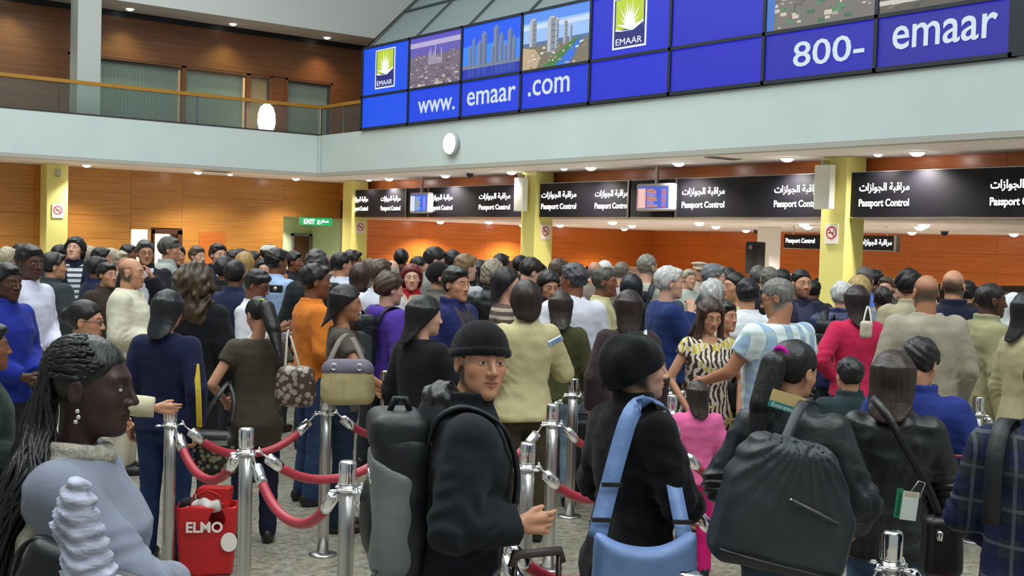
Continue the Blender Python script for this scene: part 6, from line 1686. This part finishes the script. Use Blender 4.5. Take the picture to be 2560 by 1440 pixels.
# --- man in beanie: fur-edged hood, chest tab, rucksack, trolley case
W = pget('black beanie')
V, Q = nets(lambda P_: ell(P_, (0, -.055, 1.505), (.105, .065, .062)) + .012 * noise3(P_, 6, (60, 60, 60), 3), (-.16, -.2, 1.40), (.16, .12, 1.62), .008)
on_person(W, 'fur_trim', V, Q, hair_mat((22, 22, 24)))
V, Fc = ribbon([(.012, .158, 1.41), (.012, .180, 1.30), (.012, .172, 1.15), (.012, .148, .95), (.012, .135, .76)], (1, 0, 0), .035, .012)
mesh_obj('zip_flap', np.array(V) * W[1], Fc, cloth((18, 20, 24), 'nylon'), W[0], True)
V, Fc = ribbon([(.185, .075, .93), (.18, .125, .985)], (0, .3, -1), .012, .006)
mesh_obj('pocket_tab', np.array(V) * W[1], Fc, mat('tab_grey', (120, 118, 128), .5), W[0])
rucksack(W, -.105, .93, 1.43, .31, .175, 'large black and grey rucksack worn by the man in the beanie', NYB, NYG, cloth((18, 20, 23), 'nylon'), .11)
suitcase('dark trolley case with raised handle beside the man in the beanie', (2.235, 2.684, 0.278)[:2] + (0,), RZ0 + .45, .36, .22, .55, cloth((30, 28, 30), 'nylon'), .985, .15)

# --- woman in beret: pale blue bag
BLUEB = cloth((108, 136, 186), 'nylon')
bag = tote('pale blue slouchy shoulder bag hanging at the black coat', (2.719, 2.771, 0.659), RZ0 + .1, .37, .10, .37, BLUEB, sagtop=.13, name='shoulder_bag', rr=.045, seed=3, vox=.008)
strap('bag_strap', [(2.601, 2.876, 0.957), (2.671, 2.905, 1.097), (2.733, 2.916, 1.252), (2.781, 2.921, 1.350), (2.867, 2.945, 1.386), (2.979, 2.983, 1.365), (3.090, 3.047, 1.306), (3.183, 3.095, 1.158)], [CAM_R] * 3 + [CAM_R * .8 + CAM_F * .3, CAM_R * .4 + CAM_F, CAM_F, CAM_F, CAM_F], .062, BLUEB, bag, .006)
strap('bag_strap', [(2.846, 2.713, 0.961), (2.869, 2.761, 1.022), (2.893, 2.810, 1.092), (2.944, 2.873, 1.130)], CAM_R, .052, BLUEB, bag, .006)
for q in (((2.622, 2.870, 1.016), .075), ((2.843, 2.724, 1.012), .065), ((2.672, 2.887, 1.125), .07)):
    V, Fc = ribbon([np.array(q[0]) - CAM_R * q[1] / 2, np.array(q[0]) + CAM_R * q[1] / 2], (0, 0, 1), .014, .012)
    Mi = np.array(bag.matrix_basis.inverted())
    mesh_obj('buckle', [tuple(Mi[:3, :3] @ np.array(v) + Mi[:3, 3]) for v in V], Fc, BLACK, bag)

# --- ponytail woman: hair tie, ticket card, huge black bag
W = pget('magenta-tied')
torus('hair_tie', head_pt(W, (0, -.108, .052)), .026 * W[1], .011, W[3] @ np.array((0, -1, -.6)), cloth((190, 30, 150), 'knit'), W[0])
tk = thing('ticket_wallet', (3.201, 2.599, 1.402), RZ0, 'beige and teal airline ticket tucked into a leather collar', 'ticket', .28)
MB().box((-.06, -.003, -.005), (.06, .003, .034)).build('card', mat('ticket_beige', (214, 186, 128), .5), tk)
MB().box((-.06, -.0036, -.028), (.06, .003, -.005)).build('teal_strip', mat('ticket_teal', (40, 130, 130), .5), tk)
lettering('lettering', 'Emirates', (-.012, -.0042, -.0165), .075, .015, 'Y', mat('ticket_white', (235, 240, 235), .5), tk, .01, .0005)
BIGB = mat('bag_black_nylon', (38, 44, 50), .5, var=.2, vscale=6, bump=.8, bscale=9, spec=.5)
bb_ = thing('travel_bag', (2.996, 2.468, 0.903), RZ0 + .12, 'huge slouchy black travel bag hung from a leather-jacketed shoulder', 'bag', .22)
def f_big(P_):
    z = P_[:, 2]; x = P_[:, 0]
    w_ = .225 - .10 * np.clip((z - .20) / .22, 0, 1) ** 1.3
    q = P_.copy(); q[:, 0] = (x + .035 * np.clip((z - .2) / .2, 0, 1)) * .225 / w_
    d = rbox(q, (0, 0, .20), (.225, .085 , .215), .06)
    ap = np.abs(x - .0 + .06) 
    d = d + .008 * noise3(P_, 12, (12, 12, 16), 3) + .006 * np.sin(34 * np.arctan2(x + .02, .46 - z) ) * np.clip((z - .12) / .2, 0, 1)
    return d
soft('bag_body', f_big, (-.30, -.15, -.06), (.30, .15, .47), .009, BIGB, bb_)
MB().tube([(-.215, -.085, .03), (-.1, -.098, .025), (.1, -.098, .02), (.215, -.085, .025)], .006, 6).build('base_piping', BLACK, bb_, True)
MB().tube([(-.03, -.092, .235), (.06, -.096, .215), (.14, -.09, .195)], .005, 6).build('zip', mat('zip_grey', (92, 92, 92), .4), bb_, True)
MB().lathe([(.001, -.004), (.008, 0), (.001, .004)], 8, (-.035, -.1, .237)).build('zip_pull', CHROME, bb_, True)
strap('bag_strap', [(2.986, 2.467, 1.229), (3.061, 2.488, 1.298), (3.132, 2.511, 1.362), (3.200, 2.537, 1.401), (3.299, 2.588, 1.409), (3.418, 2.646, 1.381)], [CAM_R] * 4 + [CAM_F, CAM_F], .034, BIGB, bb_, .008)

# --- leather jacket woman: luggage tag, hip bag, cross strap
W = pget('straight brown hair in black leather')
hbg = tote('black hip bag hanging at the brown-haired leather jacket', (3.876, 2.414, 0.751), RZ0, .15, .09, .22, cloth((18, 18, 20), 'leather'), name='hip_bag', rr=.03)
strap('bag_strap', [(3.856, 2.415, 0.974), (3.804, 2.435, 1.079), (3.747, 2.485, 1.207), (3.712, 2.542, 1.318), (3.729, 2.607, 1.367), (3.797, 2.682, 1.376)], CAM_R * .6 + np.array((0, 0, .8)), .03, cloth((20, 20, 22), 'leather'), hbg, .006)
MB().lathe([(.001, -.02), (.012, -.015), (.012, .015), (.001, .02)], 10, (-.03, -.055, .16)).build('clasp', CHROME, hbg, True)
tg = thing('luggage_tag', (3.672, 2.433, 1.033), RZ0, 'white and green luggage tag looped onto the black leather jacket', 'tag', .10)
MB().box((-.018, -.002, -.054), (.040, .002, .048)).build('card', mat('tag_white', (224, 230, 222), .5), tg)
MB().box((-.040, -.0025, -.050), (-.018, .002, .054)).build('green_edge', mat('tag_green', (34, 130, 88), .5), tg)
MB().box((-.012, -.0025, .030), (.034, -.0021, .048)).build('beige_patch', mat('tag_beige', (206, 190, 160), .5), tg)
lettering('lettering', 'Emirates', (-.029, -.0032, 0), .078, .012, ((0, 0, 1), (-1, 0, 0), (0, -1, 0)), mat('tag_ink', (14, 60, 44), .6), tg, .01, .0004)
MB().tube([(.01, 0, .05), (.03, -.004, .09), (.055, .0, .085), (.045, .004, .03)], .002, 6).build('loop', mat('tag_loop', (200, 200, 196), .5), tg, True)

# --- blue jacket person: salmon panel; red bag with papers
W = pget('royal blue')
V, Q = nets(lambda P_: np.maximum(np.maximum(torso_d(P_, TORSO['m'], .031), np.abs(P_[:, 0] + .075) - .03), np.maximum(P_[:, 1] + .02, np.maximum(1.28 - P_[:, 2], P_[:, 2] - 1.47))), (-.16, -.2, 1.2), (.02, .02, 1.5), .010)
on_person(W, 'salmon_panel', V, Q, cloth((196, 96, 90)))
rb = thing('red_handbag', (4.321, 2.616, 0.789), RZ0, 'dark red rounded handbag with papers below the blue jacket', 'handbag')
REDB = cloth((120, 26, 44), 'leather')
soft('bag_body', lambda P_: rbox(P_, (0, 0, .12), (.09, .045, .12), .03), (-.13, -.09, -.03), (.13, .09, .28), .009, REDB, rb)
soft('flap', lambda P_: np.maximum(ell(P_, (0, -.02, .17), (.10, .055, .10)), .15 - P_[:, 2]), (-.13, -.1, .12), (.13, .08, .3), .009, cloth((146, 34, 58), 'leather'), rb)
MB().tube([(-.07, 0, .24), (-.05, 0, .33), (.05, 0, .33), (.07, 0, .24)], .008, 8).build('handle', REDB, rb, True)
pa = thing('papers', (4.210, 2.591, 0.862), RZ0, 'bundle of pale grey papers beside the red handbag', 'papers', .15)
for k in range(4):
    MB().box((-.055 + .003 * k, -.004 + .003 * k, -.04), (.055 + .002 * k, -.002 + .003 * k, .045)).build('sheet', mat('paper_grey', (186, 190, 204), .7), pa)
# plaid person: black rucksack strap
W = pget('plaid')
for sx in (-.13,):
    V, Fc = ribbon([(sx, -.165, 1.16), (sx, -.165, 1.36), (sx, -.11, 1.475), (sx, -.02, 1.505), (sx, .10, 1.45), (sx, .165, 1.25)], (1, 0, 0), .06, .012)
    mesh_obj('rucksack_strap', np.array(V) * W[1], Fc, NYB, W[0], True)

# --- brown blouse: hair clip, two bags
W = pget('brown short-sleeved blouse')
c = head_pt(W, (0, -.098, .060))
MB().tube([c + np.array((-.03, -.012, .012)), c + np.array((0, -.022, .018)), c + np.array((.03, -.012, .0))], [.006, .012, .006], 8, flat=.6).build('hair_clip', mat('clip_lime', (132, 196, 70), .4), W[0], True)
MB().tube([c + np.array((-.028, -.012, -.006)), c + np.array((.002, -.026, .0)), c + np.array((.034, -.012, -.016))], [.006, .012, .006], 8, flat=.6).build('hair_clip', mat('clip_cream', (214, 206, 180), .4), W[0], True)
def snake_mat(name, c0, c1, sc):
    if name in _M: return _M[name]
    m, nt, b = new_mat(name)
    tc = nt.nodes.new('ShaderNodeTexCoord'); v = nt.nodes.new('ShaderNodeTexVoronoi'); v.inputs['Scale'].default_value = sc
    nt.links.new(tc.outputs['Object'], v.inputs['Vector'])
    r = nt.nodes.new('ShaderNodeValToRGB'); r.color_ramp.interpolation = 'CONSTANT'
    r.color_ramp.elements[0].color = (*srgb(c0), 1); r.color_ramp.elements[1].color = (*srgb(c1), 1); r.color_ramp.elements[1].position = .45
    nt.links.new(v.outputs['Distance'], r.inputs[0]); nt.links.new(r.outputs[0], b.inputs['Base Color'])
    b.inputs['Roughness'].default_value = .4
    _M[name] = m
    return m
hb_ = tote('olive and black snake-patterned handbag held by the brown blouse', (2.918, 6.716, 0.462), RZ0, .33, .13, .27, snake_mat('snakeskin', (128, 124, 96), (40, 40, 34), 34), rr=.05, band=cloth((28, 28, 28), 'leather'), seed=6, vox=.012)
strap('bag_strap', [(2.858, 6.738, 0.755), (2.909, 6.742, 0.848), (2.983, 6.752, 0.952), (3.063, 6.795, 1.017)], CAM_R, .03, cloth((22, 22, 24), 'leather'), hb_, .008)
strap('bag_strap', [(3.063, 6.795, 1.017), (3.054, 6.696, 0.918), (3.010, 6.647, 0.769)], CAM_R, .03, cloth((22, 22, 24), 'leather'), hb_, .008)
MB().box((-.02, -.078, .20), (.12, -.072, .23)).build('plate', mat('plate_silver', (170, 176, 168), .25, metal=.9), hb_)
hb2 = tote('brown and silver patterned handbag slung behind the brown blouse', (3.280, 6.332, 0.907), RZ0, .25, .13, .25, snake_mat('animal_print', (150, 136, 124), (70, 56, 48), 26), rr=.06, seed=7, vox=.012)
strap('bag_strap', [(3.231, 6.380, 1.126), (3.270, 6.443, 1.227), (3.320, 6.535, 1.315), (3.374, 6.621, 1.344)], CAM_R, .014, mat('strap_taupe', (150, 138, 126), .4), hb2, .006)
strap('bag_strap', [(3.302, 6.325, 1.129), (3.312, 6.410, 1.228), (3.345, 6.541, 1.314)], CAM_R, .014, mat('strap_taupe', (150, 138, 126), .4), hb2, .006)
# --- navy top: yellow sleeve stripes
W = pget('yellow-striped')
for o_, wd in ((0, .034), (.034, .016)):
    V, Fc = ribbon([(.232, -.095 + o_ * .2, 1.30), (.268 - o_ * .2, -.158, 1.15), (.274 - o_ * .2, -.152, 1.0), (.268, -.122, .905)], (1, -.2, .0), wd, .012)
    mesh_obj('sleeve_stripe', np.array(V) * W[1], Fc, mat('stripe_yellow', (206, 176, 50), .8), W[0])
# ring-print bag between the navy top and the blouse
rp = tote('black tote printed with white rings behind the navy top', (3.377, 7.833, 0.830), RZ0, .26, .10, .36, cloth((20, 20, 26)), name='tote_bag', rr=.03, vox=.014)
for (x_, z_, R_) in ((-.07, .29, .055), (.03, .33, .035), (.06, .24, .05), (-.02, .19, .04), (-.08, .17, .035), (.07, .14, .04), (-.01, .09, .045), (-.08, .06, .03)):
    torus('ring_print', (x_, -.056, z_), R_, .006, (0, 1, 0), mat('print_white_ring', (214, 214, 226), .7), rp, 18)
strap('bag_strap', [(3.307, 7.880, 1.208), (3.324, 7.872, 1.320), (3.377, 7.858, 1.363), (3.421, 7.822, 1.322), (3.439, 7.803, 1.211)], CAM_R, .02, cloth((20, 20, 26)), rp)
# --- taupe t-shirt: big handbag
hb3 = tote('beige gathered handbag with grey top at the taupe t-shirt', (3.525, 6.144, 0.930), RZ0 + .1, .33, .15, .27, mat('bag_beige', (184, 170, 124), .6, var=.12, vscale=10, bump=.7, bscale=18, stretch=(3, 3, .4)), rr=.06, band=cloth((112, 104, 120)), seed=9, vox=.011)
strap('bag_strap', [(3.425, 6.230, 1.133), (3.482, 6.254, 1.225), (3.566, 6.320, 1.301), (3.650, 6.382, 1.331)], CAM_R, .03, cloth((120, 110, 104)), hb3, .008)
strap('bag_strap', [(3.614, 6.085, 1.140), (3.633, 6.202, 1.237), (3.649, 6.319, 1.312)], CAM_R, .03, cloth((120, 110, 104)), hb3, .008)
for px_ in (-.08, .07): torus('ring', (px_, -.085, .235), .018, .004, (0, 1, 0), CHROME, hb3, 14)
# --- rucksacks in the queue
rucksack(pget('purple hooded'), -.165, 1.02, 1.40, .30, .18, 'black rucksack with grey bands on the purple jacket', NYB, cloth((58, 62, 66), 'nylon'), cloth((34, 36, 40), 'nylon'))
rucksack(pget('puffed navy'), -.165, 1.02, 1.40, .28, .16, 'black rucksack on the puffed navy jacket', NYB, cloth((34, 36, 40), 'nylon'), NYB)
rucksack(pget('pale vest'), -.165, 1.05, 1.38, .26, .15, 'dark rucksack on the pale vest', cloth((28, 30, 44), 'nylon'), cloth((40, 42, 54), 'nylon'), cloth((28, 30, 44), 'nylon'))
# badge on the navy jacket, phone in the trench hand, little shoulder bag on raspberry jumper
W = pget('white badge')
MB().box((-.035, .172, 1.10), (.03, .178, 1.20)).build('badge', mat('badge_white', (226, 228, 240), .5), W[0])
MB().tube([(-.05, .13, 1.45), (-.03, .172, 1.3), (-.003, .176, 1.20), (.03, .172, 1.3), (.06, .13, 1.45)], .004, 6).build('lanyard', BLACK, W[0], True)
ph = thing('mobile_phone', (4.718, 5.659, 1.319), RZ0 + .2, 'silver-blue mobile phone held by the trench jacket', 'phone', -.5)
MB().bbox((-.05, -.012, -.018), (.05, .012, .018), .005).build('case', mat('phone_silver', (176, 192, 214), .3, metal=.3), ph)
MB().box((-.03, -.0128, -.012), (.035, -.012, .012)).build('display', mat('phone_glass', (120, 150, 190), .2), ph)
sbg = tote('small pale shoulder bag on the raspberry jumper', (6.861, 4.917, 1.333), RZ0, .10, .04, .13, mat('bag_ivory', (196, 186, 168), .5, var=.2, vscale=20), name='shoulder_bag', rr=.03, vox=.009)
strap('bag_strap', [(6.844, 4.934, 1.414), (6.893, 4.951, 1.503), (7.001, 5.008, 1.554), (6.938, 4.941, 1.503), (6.896, 4.894, 1.416)], CAM_R, .012, mat('strap_ivory', (190, 184, 176), .5), sbg)
cam_ = thing('compact_camera', (4.062, 8.197, 1.523), RZ0, 'small dark camera held by the man in glasses', 'camera')
MB().bbox((-.05, -.015, -.03), (.05, .015, .03), .006).build('case', BLACK, cam_)
MB().tube([(0, -.015, 0), (0, -.03, 0)], .016, 14).build('lens', STEEL, cam_, True)
# white bag strap on the reddish brown hair woman
V, Fc = ribbon([(-.02, -.155, 1.22), (.06, -.16, 1.34), (.11, -.12, 1.44), (.12, -.03, 1.475)], (1, 0, .6), .03, .010)
W = pget('white bag strap'); mesh_obj('strap', np.array(V) * W[1], Fc, mat('strap_white', (222, 222, 230), .6), W[0], True)

# --- red carrier bag on the floor
rc = thing('carrier_bag', (2.726, 6.299, 0.016)[:2] + (0,), RZ0 + .15, 'red carrier bag with white lettering standing by the end ropes', 'bag', .0)
REDC = mat('bag_red_gloss', (196, 26, 34), .4, var=.1, vscale=5, bump=.5, bscale=10)
def f_car(P_):
    z = P_[:, 2]; k = .84 + .16 * np.clip(z / .40, 0, 1)
    q = P_.copy(); q[:, 0] /= k; q[:, 1] /= k
    d = rbox(q, (0, 0, .20), (.17, .085, .20), .015)
    d = np.maximum(d, -rbox(q, (0, 0, .30), (.155, .070, .20), .01))
    return d + .004 * noise3(P_, 3, (14, 14, 10), 2)
soft('bag_body', f_car, (-.21, -.13, -.02), (.21, .13, .43), .010, REDC, rc)
lettering('lettering', 'ELMO', (-.005, -.098, .285), .20, .062, 'Y', mat('bag_white_print', (240, 232, 228), .5), rc, .03, .002)
n = 20
MB().add([(.130 + .045 * math.cos(2 * math.pi * k / n), -.0985, .20 + .055 * math.sin(2 * math.pi * k / n)) for k in range(n)], [tuple(range(n))]).build('white_disc', mat('bag_white_print', (240, 232, 228), .5), rc)
for sy in (-1, 1):
    MB().tube([(-.09, sy * .075, .39), (-.07, sy * .07, .46), (.0, sy * .05, .485), (.07, sy * .07, .46), (.09, sy * .075, .39)], .008, 6, flat=.5).build('handle', REDC, rc, True)
bx_ = thing('red_box', tuple(np.array(rc.location) + CAM_R * .045 + np.array((0, 0, .385))), RZ0, 'red gift box sticking out of the carrier bag', 'box')
MB().bbox((-.085, -.05, 0), (.085, .05, .105), .006).build('carton', mat('box_red', (208, 28, 30), .45), bx_)
MB().box((-.088, -.053, .06), (.088, .053, .108)).build('lid', mat('box_lid_red', (186, 22, 26), .45), bx_)
cp = thing('white_package', tuple(np.array(rc.location) + CAM_R * .01 - CAM_F * .035 + np.array((0, 0, .36))), RZ0, 'white crumpled package inside the carrier bag', 'package')
soft('wrap', lambda P_: ell(P_, (0, 0, .035), (.10, .035, .045)) + .008 * noise3(P_, 3, (40, 40, 40), 2), (-.13, -.07, -.03), (.13, .07, .1), .008, mat('wrap_white', (226, 222, 218), .5), cp)
MB().tube([(-.02, 0, .06), (0, -.01, .085), (.03, 0, .07)], .006, 6).build('ribbon', mat('ribbon_red', (200, 40, 40), .5), cp, True)
dkb = thing('dark_pouch', tuple(np.array(rc.location) - CAM_R * .10 - CAM_F * .02 + np.array((0, 0, .36))), RZ0, 'dark grey pouch at the edge of the carrier bag', 'pouch')
soft('pouch', lambda P_: ell(P_, (0, 0, .03), (.055, .04, .05)) + .005 * noise3(P_, 5, (40, 40, 40), 2), (-.08, -.06, -.03), (.08, .06, .1), .009, cloth((48, 46, 48)), dkb)

# --- luggage in the lanes
suitcase('black upright suitcase on the floor beside the trench jacket', (5.964, 6.746, 0.020)[:2] + (0,), RZ0 + .2, .40, .24, .56, cloth((26, 28, 30), 'nylon'), .78)
suitcase('black suitcase standing behind the child in pink', (6.420, 5.573, 0.004)[:2] + (0,), RZ0, .40, .26, .70, cloth((24, 28, 30), 'nylon'))
df = tote('black duffel bag lying on the black suitcase', tuple((6.420, 5.573, 0.004)[:2]) + (.775,), RZ0, .46, .26, .26, cloth((26, 32, 32), 'nylon'), name='duffel_bag', rr=.10, vox=.016)
MB().tube([(-.12, -.1, .22), (-.06, -.08, .33), (.06, -.08, .33), (.12, -.1, .22)], .014, 8).build('handle', NYB, df, True)
suitcase('dark grey suitcase on the floor before the khaki jacket', (8.789, 5.277, 0.334)[:2] + (0,), RZ0 + .3, .42, .25, .60, cloth((62, 66, 74), 'nylon'))
